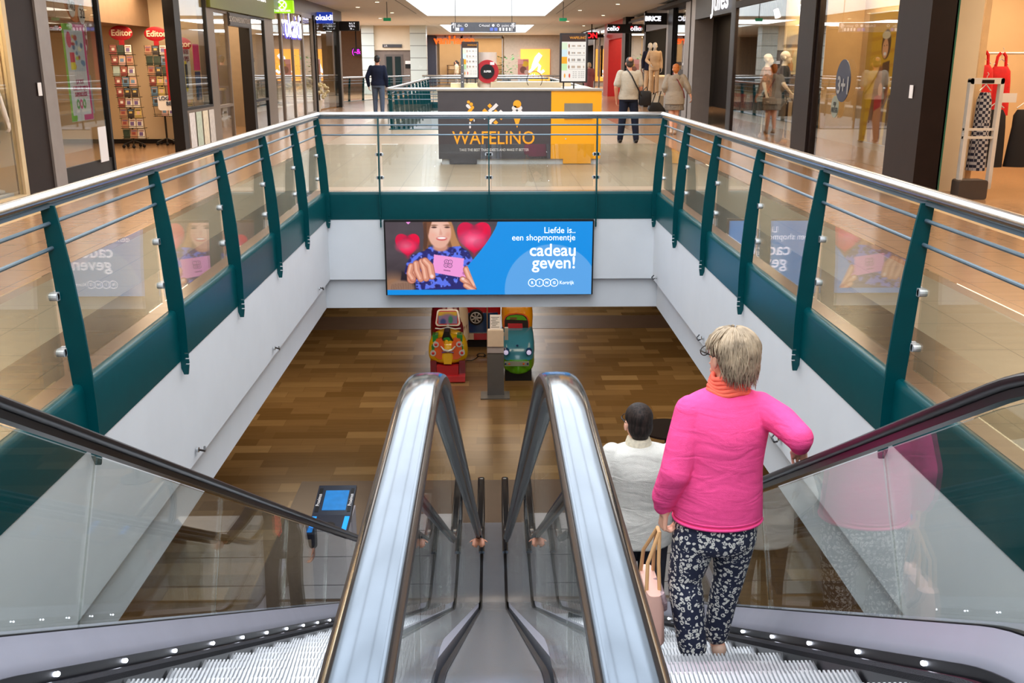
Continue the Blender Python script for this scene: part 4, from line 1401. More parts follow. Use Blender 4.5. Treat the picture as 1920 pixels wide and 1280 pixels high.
rack(-7.18, 20.2, 9, 3, 2.0, 'tall wire card rack with red oval sign, nearest the glass door', 'left-hand', True)
rack(-6.72, 20.85, 7, 3, 2.0, 'wire card rack in the middle, lower pockets empty', 'middle', True, missing=((4, 2), (5, 1), (5, 2), (6, 0)))
rack(-6.22, 20.75, 7, 2, 1.8, 'shorter wire card rack standing behind the black post', 'right-hand', True)
t = thing('rack_sign', 'white rounded plastic sign with dark lettering clipped to the middle card rack', 'sign', (-6.35, 20.0, 0.9))
b = MB(); b.rbox(-6.55, -6.2, 19.97, 19.99, 0.74, 1.02, 0.05); b.build('sign_plate', WPRINT, t)
text('LOGIC\n   BE', 0.1, mat('navy_print', (40, 60, 90), 0.5, vary=0), t, (-6.375, 19.96, 0.92), bold=0.003)
# window displays right of the black post
t = thing('display_box', 'tall white promotional display box with yellow picture in the news shop window', 'display', (-5.95, 19.9, 1.2))
b = MB(); b.box(-6.15, -5.9, 19.45, 20.15, 0.95, 1.9); b.build('box', mat('display_white', (226, 214, 206), 0.5), t)
b = MB(); b.ell((-5.895, 19.8, 1.4), 0.006, 0.14, 0.3, 20, 10); b.build('yellow_oval', mat('yellow_print', (226, 200, 30), 0.5), t)
b = MB(); b.box(-5.888, -5.88, 19.74, 19.87, 1.18, 1.62); b.build('dark_bottle_print', mat('bottle_print', (60, 60, 70), 0.5), t)
text('WINTER\nKOOPJES', 0.13, mat('maroon_print', (150, 40, 60), 0.5, vary=0), t, (-5.89, 19.8, 1.78), '+x')
b = MB(); b.box(-6.16, -5.9, 19.43, 19.45, 0.95, 1.9); b.build('red_side', REDP, t)
plate('window_poster', 'bright pink small poster in the window beside the white display box', 'poster', (-5.86, 20.45, 1.75), 0.4, 0.5, '+x', mat('hot_pink', (238, 60, 120), 0.5))
plate('window_poster', 'dark blue poster hanging under the pink one', 'poster', (-5.86, 20.45, 1.2), 0.35, 0.55, '+x', mat('dark_blue_print', (50, 50, 90), 0.5, vary=0.5, scale=12))
for i, (lab, c_, y) in enumerate((('white leaflet poster with red disc', (222, 214, 210), 19.25), ('green-headed leaflet poster', (190, 200, 180), 19.7), ('cream leaflet poster with green square', (226, 212, 186), 20.15), ('pale leaflet poster with dark writing', (206, 196, 188), 20.6))):
    o = plate('leaflet_poster', lab + ' on the low panel beneath the news shop window', 'poster', (-5.69, y, 0.39), 0.36, 0.68, '+x', mat('leaflet_%d' % i, c_, 0.5, vary=0.12, scale=14))
# beauty shop display
t = thing('bar_table', 'round pale bar table with thin dark legs in the beauty shop doorway', 'table', (-6.9, 24.6, 0))
b = MB(); b.tube([(0, 0, 1.0), (0, 0, 1.04)], 0.5, 28); b.build('table_top', mat('pale_wood', (220, 190, 140), 0.4), t, world=False)
for a in range(4):
    an = PI / 4 + a * PI / 2
    b = MB(); b.cyl((0.3 * math.cos(an), 0.3 * math.sin(an), 0), (0.22 * math.cos(an), 0.22 * math.sin(an), 1.0), 0.015); b.build('leg', BLACK, t, world=False)
b = MB(); b.box(-0.28, 0.28, -0.01, 0.01, 0.2, 0.22); b.box(-0.01, 0.01, -0.28, 0.28, 0.2, 0.22); b.build('foot_bar', BLACK, t, world=False)
t = thing('display_box', 'upright crimson box with a womans portrait standing on the bar table', 'display', (-6.8, 24.5, 1.04))
b = MB(); b.box(-7.1, -6.6, 24.3, 24.75, 1.041, 2.1); b.build('box', mat('crimson', (176, 10, 62), 0.4), t)
pp = Pic(10, 22, 40, 88, (226, 190, 180)); pp.ell(4, 8, 4.4, 7, (110, 60, 40), 0.1); pp.ell(5, 8, 2.8, 5, (214, 150, 120), 0.1); pp.ell(8, 15, 4, 8, (222, 90, 80), 0.2); pp.ell(6, 9, 0.6, 0.3, (80, 40, 30)); pp.ell(6.2, 11, 0.9, 0.4, (180, 60, 60))
pp.build('portrait', PIC, t, (-7.1, 24.295, 2.1), (1, 0, 0), (0, 0, -1), 0.5, 1.06)
pp.build('portrait', PIC, t, (-6.595, 24.3, 2.1), (0, 1, 0), (0, 0, -1), 0.45, 1.06)
t = thing('framed_poster', 'cream framed poster with a maroon oval in the beauty shop window', 'poster', (-5.95, 25.4, 1.2))
b = MB(); b.box(-6.0, -5.95, 24.95, 25.85, 0.6, 1.75); b.build('frame', DARKB, t)
b = MB(); b.box(-5.955, -5.94, 25.0, 25.8, 0.66, 1.66); b.build('sheet', CREAM, t)
b = MB(); b.ell((-5.94, 25.35, 1.35), 0.01, 0.13, 0.2); b.build('maroon_oval', mat('maroon', (150, 60, 70), 0.5), t)
t = thing('bottle_shelf', 'shelving with rows of bottles on the back wall of the beauty shop', 'shelf', (-8.8, 22.6, 0))
for z in (0.9, 1.3, 1.7, 2.1):
    b = MB(); b.box(-9.0, -8.6, 21.6, 24.0, z, z + 0.03); b.build('shelf_board', SILV, t)
for i in range(48):
    z = (0.931, 1.331, 1.731)[i % 3]; y = 21.7 + (i // 3) * 0.14
    b = MB(); b.tube([(-8.7, y, z), (-8.7, y, z + 0.16), (-8.7, y, z + 0.19), (-8.7, y, z + 0.25)], [0.035, 0.035, 0.014, 0.014], 8)
    c_ = i % 4
    tag(b.build('bottle', mat('bottle_%d' % c_, ((200, 190, 170), (120, 140, 90), (190, 120, 110), (90, 84, 80))[c_], 0.3)), 'small cosmetics bottle on the beauty shop shelves', 'bottle', 'bottles on the beauty shop shelves')
# dried flowers behind the curved glass
t = thing('flower_display', 'mound of pale dried flowers behind the curved shop glass', 'flowers', (-6.5, 35.6, 0))
b = MB(); b.tube([(0, 0, 0), (0, 0, 0.35)], [0.5, 0.6], 20); b.build('planter', CREAM, t, world=False)
b = MB()
for i in range(160):
    a, r_ = rr.uniform(0, 2 * PI), rr.uniform(0, 0.75) ** 0.7
    b.ell((r_ * math.cos(a), r_ * math.sin(a), 0.45 + rr.uniform(0, 0.75) * (1 - r_ * 0.6)), 0.06, 0.06, 0.05, 6, 4)
b.build('blossoms', mat('dried_flowers', (206, 190, 150), 0.8, vary=0.2), t, world=False)
plate('wall_lightbox', 'glowing orange panel inside the childrens shop window', 'panel', (-6.5, 28.0, 1.5), 0.7, 1.3, '+x', mat('amber_glow', (250, 170, 90), emit=0.6, vary=0))
wallbox('wall_plinth', -6.5, -5.9, 28.6, 31.0, 0.0, 0.42, CREAM)

# ---- things in and on the right shops
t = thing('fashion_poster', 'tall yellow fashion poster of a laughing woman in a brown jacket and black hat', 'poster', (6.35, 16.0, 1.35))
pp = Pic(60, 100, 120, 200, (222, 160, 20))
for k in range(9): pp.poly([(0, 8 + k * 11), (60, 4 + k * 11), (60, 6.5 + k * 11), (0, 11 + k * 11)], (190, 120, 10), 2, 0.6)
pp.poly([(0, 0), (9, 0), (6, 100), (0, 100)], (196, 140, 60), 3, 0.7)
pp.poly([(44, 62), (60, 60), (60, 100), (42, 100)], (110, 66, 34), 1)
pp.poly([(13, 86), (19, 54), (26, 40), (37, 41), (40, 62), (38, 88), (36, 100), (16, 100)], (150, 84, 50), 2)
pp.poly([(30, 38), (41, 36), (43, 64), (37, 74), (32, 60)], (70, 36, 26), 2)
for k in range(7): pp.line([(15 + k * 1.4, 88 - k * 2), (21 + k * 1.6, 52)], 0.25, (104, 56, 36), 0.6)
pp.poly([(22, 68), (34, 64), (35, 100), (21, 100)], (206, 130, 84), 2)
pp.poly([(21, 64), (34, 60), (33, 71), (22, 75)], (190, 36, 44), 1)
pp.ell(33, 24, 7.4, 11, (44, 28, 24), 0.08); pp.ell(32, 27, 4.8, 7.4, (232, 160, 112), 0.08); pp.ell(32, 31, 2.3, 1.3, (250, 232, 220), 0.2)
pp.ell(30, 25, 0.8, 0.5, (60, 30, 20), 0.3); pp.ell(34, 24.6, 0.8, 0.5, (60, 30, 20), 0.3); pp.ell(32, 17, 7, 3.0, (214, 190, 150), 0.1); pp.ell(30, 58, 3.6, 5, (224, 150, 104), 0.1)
pp.build('poster_sheet', attr_mat('poster_added_glow', 0.5, 0.4), t, (6.3, 17.0, 2.42), (0, -1, 0), (0, 0, -1), 1.5, 2.05)  # sheet glows by itself, added so the poster looks brightly lit
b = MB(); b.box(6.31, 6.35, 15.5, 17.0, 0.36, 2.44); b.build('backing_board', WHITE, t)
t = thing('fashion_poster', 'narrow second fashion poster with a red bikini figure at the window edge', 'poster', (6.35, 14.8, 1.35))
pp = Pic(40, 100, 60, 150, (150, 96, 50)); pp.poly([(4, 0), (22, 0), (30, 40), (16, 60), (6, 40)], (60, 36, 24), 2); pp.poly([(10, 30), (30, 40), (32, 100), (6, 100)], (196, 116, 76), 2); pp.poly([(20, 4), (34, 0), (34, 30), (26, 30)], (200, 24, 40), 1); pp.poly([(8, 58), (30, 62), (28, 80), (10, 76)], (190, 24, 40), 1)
pp.build('poster_sheet', attr_mat('poster_added_glow', 0.5, 0.4), t, (6.3, 15.42, 2.42), (0, -1, 0), (0, 0, -1), 0.95, 2.05)  # same added glow as on the yellow poster
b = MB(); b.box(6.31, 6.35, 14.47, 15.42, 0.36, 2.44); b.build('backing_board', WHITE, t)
t = thing('window_sticker', 'big dark blue round discount sticker on the right shop window', 'sticker', (5.44, 15.55, 1.38))
b = MB(); b.tube([(5.445, 15.55, 1.38), (5.435, 15.55, 1.38)], 0.32, 36); b.build('disc', mat('sticker_navy', (44, 50, 72), 0.4), t)
text('3+1', 0.36, mat('sticker_print', (150, 150, 150), 0.5, vary=0), t, (5.43, 15.5, 1.3), '-x', bold=0.008)
t = thing('window_sticker', 'small grey-green round sticker below the navy one', 'sticker', (5.44, 15.75, 1.02))
b = MB(); b.tube([(5.446, 15.82, 0.98), (5.436, 15.82, 0.98)], 0.17, 30); b.build('disc', mat('sticker_sage', (140, 146, 130), 0.4), t)
text('op\nALLES', 0.11, mat('sticker_dark', (60, 64, 60), 0.5, vary=0), t, (5.43, 15.82, 0.98), '-x', bold=0.003)
t = thing('framed_picture', 'large holiday picture panel high in the menswear window', 'poster', (6.4, 21.0, 2.0))
pp = Pic(60, 40, 90, 60, (206, 186, 140)); pp.poly([(0, 10), (60, 6), (60, 18), (0, 20)], (110, 100, 90), 3); pp.noise(pp.Y / 40, (196, 130, 50), 5, 0.5, 4); pp.ell(36, 16, 3, 5, (60, 44, 40), 0.2); pp.ell(37, 28, 6, 10, (190, 160, 130), 0.2)
pp.build('picture', PIC, t, (6.5, 22.4, 2.42), (0, -1, 0), (0, 0, -1), 1.7, 0.95)
b = MB(); b.box(6.505, 6.53, 20.6, 22.5, 1.4, 2.5); b.build('panel', mat('panel_cream', (236, 214, 170), 0.5), t)
for (y, lab) in ((19.9, 'white adjustable spotlight at the top of the menswear window, nearer one'), (21.6, 'white adjustable spotlight at the top of the menswear window, farther one')):
    t = thing('track_spotlight', lab, 'spotlight', (6.0, y, 2.9))
    b = MB(); b.cyl((6.0, y, 2.72), (6.06, y + 0.03, 2.56), 0.05, 0.065); b.build('lamp_head', WLIT, t)
    b = MB(); b.cyl((6.0, y, 3.4), (6.0, y, 2.74), 0.012); b.build('stem', BLACK, t)
t = thing('display_table', 'dark wooden display table between the mannequins in the menswear window', 'table', (6.1, 22.2, 0))
b = MB(); b.box(5.75, 6.45, 21.2, 21.75, 0.86, 0.92); b.build('table_top', mat('dark_wood', (70, 50, 40), 0.4), t)
for x in (5.78, 6.4):
    for y in (21.23, 21.68):
        b = MB(); b.box(x, x + 0.04, y, y + 0.04, 0.06, 0.86); b.build('leg', MATS['dark_wood'], t)
# near right shop: security gate, clothes rails
t = thing('security_gate', 'white upright anti-theft gate with open frame at the clothes shop entrance', 'gate', (6.05, 12.3, 0))
GW = mat('gate_white', (222, 214, 204), 0.4)
def gate_frame(b, x0, x1, z0, z1, w_=0.045):
    b.rbox(x0, x0 + w_, 12.26, 12.34, z0, z1, 0.02); b.rbox(x1 - w_, x1, 12.26, 12.34, z0, z1, 0.02); b.rbox(x0, x1, 12.26, 12.34, z1 - 0.07, z1, 0.02)
    b.box(x0, x1, 12.28, 12.32, z0 + 0.72, z0 + 0.75); b.box(x0, x1, 12.28, 12.32, z0 + 0.62, z0 + 0.65)
b = MB(); gate_frame(b, 5.86, 6.28, 0.12, 1.47); b.build('frame', GW, t)
b = MB(); b.rbox(5.84, 6.2, 12.18, 12.4, 0.0, 0.24, 0.03); b.build('base', mat('gate_base', (82, 72, 66), 0.4), t)
b = MB(); b.box(6.0, 6.15, 12.255, 12.262, 1.41, 1.45); b.build('indicator', DARKB, t)
t = thing('clothes_rail', 'chrome clothes rail at the back of the clothes shop on the right', 'rail', (7.2, 14.6, 0))
b = MB(); b.cyl((6.55, 14.6, 1.78), (9.1, 14.6, 1.78), 0.016); b.build('rail', CHROME, t)
for x in (6.6, 9.0):
    b = MB(); b.cyl((x, 14.6, 0), (x, 14.6, 1.78), 0.016); b.build('upright', CHROME, t)


def garment(cx, cyy, ztop, w_, h, m, label, straps=True, rz=0, flare=1.0):
    t = thing('hanging_garment', label, 'clothing', (cx, cyy, ztop), rz)
    b = MB()
    R = []
    n = 28
    for i, (q, ww, dd) in enumerate(((0.0, 0.55, 0.04), (-0.1, 0.8, 0.07), (-0.3, 0.85, 0.08), (-0.6, 0.95, 0.09), (-1.0, 1.05 * flare, 0.11))):
        ring = []
        for k in range(n):
            a = 2 * PI * k / n
            fold = 1 + 0.06 * math.sin(k * 7 + i) * (i > 1)
            ring.append(Vector((w_ / 2 * ww * math.cos(a) * fold, dd * math.sin(a) * fold, q * h)))
        R.append(ring)
    b.rings(R)
    if straps:
        for s in (-1, 1): b.tube([(s * w_ * 0.2, 0, -0.01), (s * w_ * 0.16, 0, 0.13), (s * 0.02, 0, 0.18)], 0.022, 6)
    b.build('cloth', m, t, smooth='auto', world=False)
    b = MB(); b.tube([(-w_ * 0.3, 0, 0.02), (0, 0, 0.1), (w_ * 0.3, 0, 0.02)], 0.008, 6); b.tube([(0, 0, 0.1), (0, 0, 0.2), (0.02, 0, 0.23), (0, 0, 0.25)], 0.005, 5); b.build('hanger', CHROME, t, world=False)
    return t


def plaid():
    m = bpy.data.materials.new('navy_gingham'); m.use_nodes = True
    n, l = m.node_tree.nodes, m.node_tree.links
    tc = n.new('ShaderNodeTexCoord'); mp = n.new('ShaderNodeMapping'); mp.inputs['Rotation'].default_value = (PI / 2, 0, 0)
    ch = n.new('ShaderNodeTexChecker'); ch.inputs['Scale'].default_value = 26
    ch.inputs['Color1'].default_value = S(30, 34, 60); ch.inputs['Color2'].default_value = S(180, 180, 190)
    l.new(tc.outputs['Object'], mp.inputs[0]); l.new(mp.outputs[0], ch.inputs[0]); l.new(ch.outputs[0], n['Principled BSDF'].inputs['Base Color'])
    n['Principled BSDF'].inputs['Roughness'].default_value = 0.8
    return m


REDG = mat('red_cloth', (206, 16, 26), 0.7, vary=0.15, scale=14)
garment(6.66, 13.65, 1.62, 0.36, 0.62, REDG, 'bright red sleeveless top hanging at the front of the clothes rail')
garment(7.06, 13.95, 1.60, 0.36, 0.66, REDG, 'second bright red top hanging at the right edge of the clothes shop')
garment(6.56, 13.95, 1.66, 0.2, 0.3, mat('navy_stripe_cloth', (60, 60, 90), 0.8, vary=0.6, scale=60), 'small striped top hanging beside the beige wall end', straps=False)
garment(6.42, 13.0, 1.28, 0.24, 1.0, plaid(), 'navy and white gingham dress hanging seen through the anti-theft gate', straps=False)
for i, (x, lab) in enumerate(((6.72, 'long black garment hanging below the red tops, left one'), (7.1, 'long black garment hanging below the red tops, right one'))):
    garment(x, 13.25, 1.05, 0.34, 0.75, mat('black_cloth', (26, 24, 30), 0.8), lab, straps=False)
plate('hanging_card', 'small pale price card hanging in the clothes shop', 'card', (6.9, 13.3, 1.2), 0.2, 0.12, '-y')
# red shop poster
plate('shop_poster', 'dark poster with red border by the far dark shop', 'poster', (5.8, 54.6, 1.7), 1.0, 1.6, '-x', mat('poster_dark_red', (70, 20, 26), 0.5))
t = thing('white_counter', 'white display counter at the entrance of the dark menswear shop', 'counter', (6.3, 37, 0))
b = MB(); b.box(6.0, 6.7, 36.0, 37.6, 0, 0.5); b.build('plinth', mat('plinth_cream', (190, 170, 140), 0.5), t)
b = MB(); b.box(6.1, 6.5, 37.2, 37.5, 0.501, 1.15); b.build('riser', WPRINT, t)
b = MB(); b.box(6.0, 6.6, 37.1, 37.6, 1.15, 1.19); b.build('glow_shelf', mat('warm_glow', (255, 220, 170), emit=0.8, vary=0), t)
t = thing('fitting_mirror', 'tall rounded grey mirror just inside the dark entrance', 'mirror', (6.1, 24.5, 0))
b = MB(); b.prism([(23.6, 0.0), (24.9, 0.0), (24.9, 1.45), (24.7, 1.6), (24.25, 1.66), (23.8, 1.6), (23.6, 1.45)], 'x', 5.9, 5.94); b.build('mirror_panel', mat('mirror_grey', (90, 84, 78), 0.3, 0.3), t)

# ================================================================== WAFFLE KIOSK
KY = 16.72
KDARK = mat('kiosk_charcoal', (68, 63, 66), 0.4, vary=0.04)
KYEL = mat('kiosk_yellow', (243, 166, 12), 0.4, vary=0.02)
KOR = mat('kiosk_orange_print', (244, 162, 30), 0.5, vary=0)
KWH = mat('kiosk_white_print', (222, 216, 214), 0.5, vary=0)
KCREAM = mat('kiosk_cream', (206, 188, 156), 0.5)
t = thing('waffle_kiosk', 'charcoal and yellow waffle kiosk with orange lettering behind the far railing', 'kiosk', (0.48, KY, 0))
x0, xm_, x1 = -0.88, 1.0, 1.84
b = MB(); b.box(x0, xm_, KY, KY + 0.7, 0.09, 1.2); b.build('dark_front', KDARK, t)
b = MB(); b.box(xm_ + 0.002, x1, KY, KY + 0.7, 0.09, 1.2); b.build('yellow_front', KYEL, t)
b = MB(); b.box(x0 - 0.02, x1 + 0.02, KY - 0.02, KY + 0.72, 1.2, 1.23); b.build('worktop', mat('kiosk_top', (150, 140, 128), 0.35), t)
b = MB(); b.box(x0 + 0.05, x1 - 0.03, KY + 0.05, KY + 0.65, 0.0, 0.09); b.build('plinth', WHITE, t)
b = MB(); b.box(-0.7, -0.24, KY - 0.004, KY + 0.3, 0.01, 0.95); b.build('cabinet_door', KDARK, t)
b = MB(); b.box(-0.66, -0.64, KY - 0.012, KY - 0.004, 0.0, 0.0); b = MB(); b.ell((-0.28, KY - 0.012, 0.72), 0.012, 0.01, 0.022); b.build('door_knob', CHROME, t)
b = MB(); b.box(1.21, 1.68, KY - 0.004, KY + 0.2, 0.01, 0.94); b.build('cabinet_door', KYEL, t)
b = MB(); b.box(1.22, 1.69, KY - 0.008, KY + 0.02, 0.76, 1.0); b.build('steel_flap', mat('flap_steel', (150, 142, 130), 0.3, 0.5), t)
b = MB(); b.box(1.22, 1.69, KY - 0.03, KY - 0.008, 0.755, 0.775); b.build('flap_handle', CHROME, t)
b = MB(); b.tube([(1.25, KY - 0.01, 0.42), (1.25, KY, 0.42)], 0.012, 10); b.build('lock', CHROME, t)
b = MB(); b.box(0.0, 1.5, KY + 2.2, KY + 2.8, 0.0, 1.3); b.box(-0.75, 0.0, KY + 2.1, KY + 2.8, 0, 1.2); b.box(1.3, 1.8, KY + 0.72, KY + 2.8, 0, 1.22); b.build('rear_counter', KCREAM, t)
b = MB(); b.box(-0.75, -0.25, KY + 2.2, KY + 2.5, 1.2, 1.28); b.build('tray', mat('tray_pale', (226, 214, 170), 0.4), t)


def KP(x, y, d=0.0):
    return atY(850 + x / 11.64, 185 + y / 11.64, KY - 0.004 - d)


text('WAFELINO', 0.305, KOR, t, KP(885, 868), bold=0.0015, sx=0.905)
text('TAKE THE BEST THAT EXISTS AND MAKE IT BETTER', 0.062, KWH, t, KP(890, 1118), bold=0.0008, sx=0.81)


def kpoly(pts, m, nm='emblem_piece'):
    b = MB()
    P = [KP(x, y) for x, y in pts]
    n = len(P)
    b.add(P + [p + Vector((0, -0.003, 0)) for p in P], [list(range(n)), list(range(2 * n - 1, n - 1, -1))] + [(i, i + n, (i + 1) % n + n, (i + 1) % n) for i in range(n)])
    b.build(nm, m, t)


def kcap(x0, y0, x1, y1, r, m):
    a = math.atan2(y1 - y0, x1 - x0)
    pts = [(x1 + r * math.cos(a + rad(q)), y1 + r * math.sin(a + rad(q))) for q in range(-90, 91, 20)]
    pts += [(x0 + r * math.cos(a + rad(q)), y0 + r * math.sin(a + rad(q))) for q in range(90, 271, 20)]
    kpoly(pts, m)


kcap(330, 72, 331, 72, 33, KOR); kcap(390, 120, 391, 120, 38, KOR); kcap(310, 152, 345, 185, 34, KWH)
kcap(420, 190, 340, 290, 34, KOR); kcap(285, 340, 330, 400, 42, KWH); kcap(425, 310, 385, 350, 34, KWH); kcap(445, 395, 385, 455, 34, KOR); kcap(365, 525, 365, 628, 19, KWH)


def kbar(cx, cyy, L, W, ang, m):
    a = rad(ang); c, s = math.cos(a), math.sin(a)
    kpoly([(cx + dx * c - dy * s, cyy + dx * s + dy * c) for dx, dy in ((-L / 2, -W / 2), (L / 2, -W / 2), (L / 2, W / 2), (-L / 2, W / 2))], m)


kbar(795, 155, 75, 75, 45, KOR); kbar(905, 175, 150, 74, -45, KWH); kbar(745, 325, 250, 76, 45, KOR); kbar(682, 405, 76, 76, 45, KWH)
kbar(870, 440, 190, 76, -45, KWH); kbar(985, 350, 250, 80, 45, KOR); kbar(1035, 280, 60, 60, 45, KWH); kbar(925, 520, 76, 76, 45, KOR); kbar(800, 540, 60, 60, 45, KWH); kbar(815, 250, 90, 70, -45, KWH)
kcap(1392, 118, 1393, 118, 88, KOR); kcap(1325, 205, 1345, 200, 50, KWH); kcap(1440, 205, 1455, 205, 50, KWH); kcap(1320, 290, 1340, 290, 42, KWH); kcap(1440, 290, 1465, 290, 42, KWH)
kpoly([(1288, 342), (1496, 342), (1392, 640)], KOR)

# menu boards
MB_ = mat('menu_frame', (36, 28, 28), 0.4)


def menuboard(label, u0, u1, v0, v1, Y, legs, lit):
    t = thing('menu_board', label, 'menu board', (xu((u0 + u1) / 2, Y), Y, 1.23))
    X0, X1 = atY(u0, v0, Y).x, atY(u1, v0, Y).x
    Z0, Z1 = atY(u0, v1, Y).z, atY(u0, v0, Y).z
    b = MB(); b.rbox(X0, X1, Y, Y + 0.05, Z0, Z1, 0.01); b.build('frame', MB_, t)
    for x in legs:
        b = MB(); b.box(X0 + x * (X1 - X0) - 0.012, X0 + x * (X1 - X0) + 0.012, Y + 0.01, Y + 0.03, 1.231, Z0 + 0.02); b.build('leg', MB_, t)
    W, H = X1 - X0, Z1 - Z0
    pp = Pic(60, 100, 60, 110, (236, 230, 222))
    pp.poly([(0, 0), (60, 0), (60, 15), (0, 15)], (58, 32, 22))
    for k, c_ in enumerate(((214, 232, 200), (206, 226, 232), (240, 168, 20), (196, 230, 170))): pp.poly([(0, 17 + 15 * k), (14, 17 + 15 * k), (14, 32 + 15 * k), (0, 32 + 15 * k)], c_)
    r_ = random.Random(int(u0))
    for k in range(4):
        y = 24 + 15 * k
        pp.ell(18, y, 1.6, 4, (150, 80, 40), 0.2)
        for x in (26, 29, 32, 40, 43, 46, 55): pp.ell(x, y, 1.0, 1.6 + (k > 1), r_.choice([(60, 40, 36), (150, 110, 70), (80, 70, 60)]), 0.4)
        for x in range(20, 58, 4): pp.ell(x, y + 5, 1.2, 0.4, (120, 110, 104), 0.5)
    for x in (8, 20): pp.ell(x, 88, 2, 4.5, (240, 160, 30) if x < 10 else (210, 70, 40), 0.2)
    for y in (80, 84, 88, 92):
        for x in (30, 36, 44, 50, 55): pp.ell(x, y, 2.0, 0.5, (110, 100, 96), 0.5)
    pp.build('menu_sheet', PICL if lit else PIC, t, (X0 + W * 0.07, Y - 0.004, Z1 - H * 0.03), (1, 0, 0), (0, 0, -1), W * 0.86, H * 0.94)
    text('WAFELINO', 0.055 * W / 0.47, KOR, t, (X0 + W * 0.64, Y - 0.008, Z1 - H * 0.095))
    return t


menuboard('large upright waffle menu board standing on the yellow end of the kiosk', 1050, 1103, 62, 155, 16.95, (0.15, 0.52), True)
menuboard('smaller waffle menu board in the middle of the kiosk beside the red wheel', 865, 897, 78, 147, 18.95, (0.3, 0.8), False)
t = thing('metal_post', 'slim perforated metal post in front of the smaller menu board', 'post', (atY(867, 150, 18.85).x, 18.85, 1.2))
b = MB(); b.box(-0.03, 0.03, -0.02, 0.02, 0, 0.52); b.build('post', mat('galvanised', (110, 108, 110), 0.4, 0.6), t, world=False)
for z in (0.1, 0.25, 0.4):
    b = MB(); b.tube([(0, -0.021, z), (0, -0.023, z)], 0.01, 8); b.build('hole', WPRINT, t, world=False)
t = thing('waffle_cone_machine', 'white drum with a round red front and black hub on the kiosk counter', 'machine', (atY(914, 150, 19.1).x, 19.1, 1.2))
c_ = atY(914, 134, 19.1)
b = MB(); b.cyl((c_.x, 19.2, 1.2), (c_.x, 19.2, atY(914, 98, 19.2).z), 0.175, n=32); b.build('drum', mat('drum_white', (206, 190, 178), 0.4), t, smooth='auto')
b = MB(); b.tube([(c_.x, 19.0, c_.z), (c_.x, 19.05, c_.z)], 0.21, 40); b.build('red_disc', REDP, t, smooth='auto')
b = MB(); b.tube([(c_.x, 18.98, c_.z), (c_.x, 19.0, c_.z)], 0.13, 40); b.build('black_hub', BLACK, t, smooth='auto')
text('SUPER', 0.05, WPRINT, t, (c_.x, 18.975, c_.z), bold=0.002)
b = MB(); b.box(c_.x + 0.05, c_.x + 0.13, 18.99, 19.0, c_.z + 0.12, c_.z + 0.17); b.build('label', WPRINT, t)
t = thing('wire_loop', 'thin bent wire loop standing on the kiosk counter', 'wire', (atY(1002, 160, 18.2).x, 18.2, 1.23))
b = MB(); b.tube([Vector((0.14 * math.cos(rad(a)), 0, 0.12 + 0.15 * math.sin(rad(a)))) for a in range(-40, 221, 20)], 0.006, 6); b.build('wire', BLACK, t, world=False)

# ================================================================== BILLBOARD SCREEN
BX0, BX1, BZ0, BZ1, BY = -1.40, 1.335, -1.345, -0.362, 12.85
t = thing('led_screen', 'wide advertising screen with a smiling woman holding a pink card, white words on blue', 'screen', ((BX0 + BX1) / 2, BY, BZ0))
b = MB(); b.box(BX0 - 0.02, BX1 + 0.02, BY, BY + 0.08, BZ0 - 0.005, BZ1 + 0.018); b.build('casing', BLACK, t)
SCR = attr_mat('screen_picture', 0.92, 0.3)
BW, BH = 1627.0, 592.0
p = Pic(BW, BH, 560, 204, (78, 68, 74))
o_ = lambda x, y: (x - 105, y - 85)
E = lambda x, y, rx, ry, c, s=0.08, r=0, a=1.0: p.ell(x - 105, y - 85, rx, ry, c, s, r, a)
Gp = lambda pts, c, s=1, a=1.0: p.poly([o_(*q) for q in pts], c, s, a)
E(250, 560, 300, 120, (56, 46, 50), 0.6)
E(150, 600, 120, 90, (150, 110, 84), 0.5)


def heart(cx, cyy, s, col, soft, glow):
    x, y = (p.X - (cx - 105)) / s, -(p.Y - (cyy - 85)) / s
    q = (x * x + y * y - 0.55) ** 3 - x * x * y ** 3 * 1.2
    q = np.sign(q) * np.abs(q) ** (1 / 3)
    p.put((-q) / soft + 0.5, col)
    E(cx - s * 0.1, cyy - s * 0.05, s * 0.5, s * 0.32, glow, 0.9, 0, 0.75)


heart(276, 285, 108, (226, 10, 62), 0.7, (250, 120, 150))
heart(800, 235, 150, (228, 8, 66), 0.6, (250, 150, 180))
p.noise(np.ones_like(p.X) * 0.15, (100, 90, 96), 60, 0.4, 2)
# hair
Gp([(400, 85), (470, 60), (600, 60), (640, 120), (665, 220), (720, 300), (700, 340), (600, 330), (580, 260), (440, 270), (430, 330), (395, 320), (410, 200)], (126, 82, 56), 4)
Gp([(590, 85), (625, 85), (660, 210), (700, 300), (640, 330), (612, 240)], (196, 140, 92), 4, 0.8)
Gp([(405, 90), (440, 85), (436, 230), (420, 320), (400, 300)], (80, 50, 38), 3, 0.8)
# jumper
Gp([(400, 320), (470, 280), (600, 290), (690, 280), (760, 330), (790, 400), (740, 480), (800, 640), (330, 640), (240, 520), (262, 420), (310, 350)], (42, 40, 110), 4)
m_ = p.inside([o_(*q) for q in [(390, 320), (470, 275), (600, 285), (690, 280), (760, 330), (800, 420), (740, 480), (640, 600), (330, 640), (240, 520), (262, 420), (310, 350)]]).astype(float)
p.noise(m_, (92, 116, 232), 26, 0.45, 5); p.noise(m_, (34, 30, 90), 20, 0.66, 8); p.noise(m_, (140, 150, 240), 14, 0.8, 9)
E(535, 290, 60, 32, (200, 140, 120), 0.2)
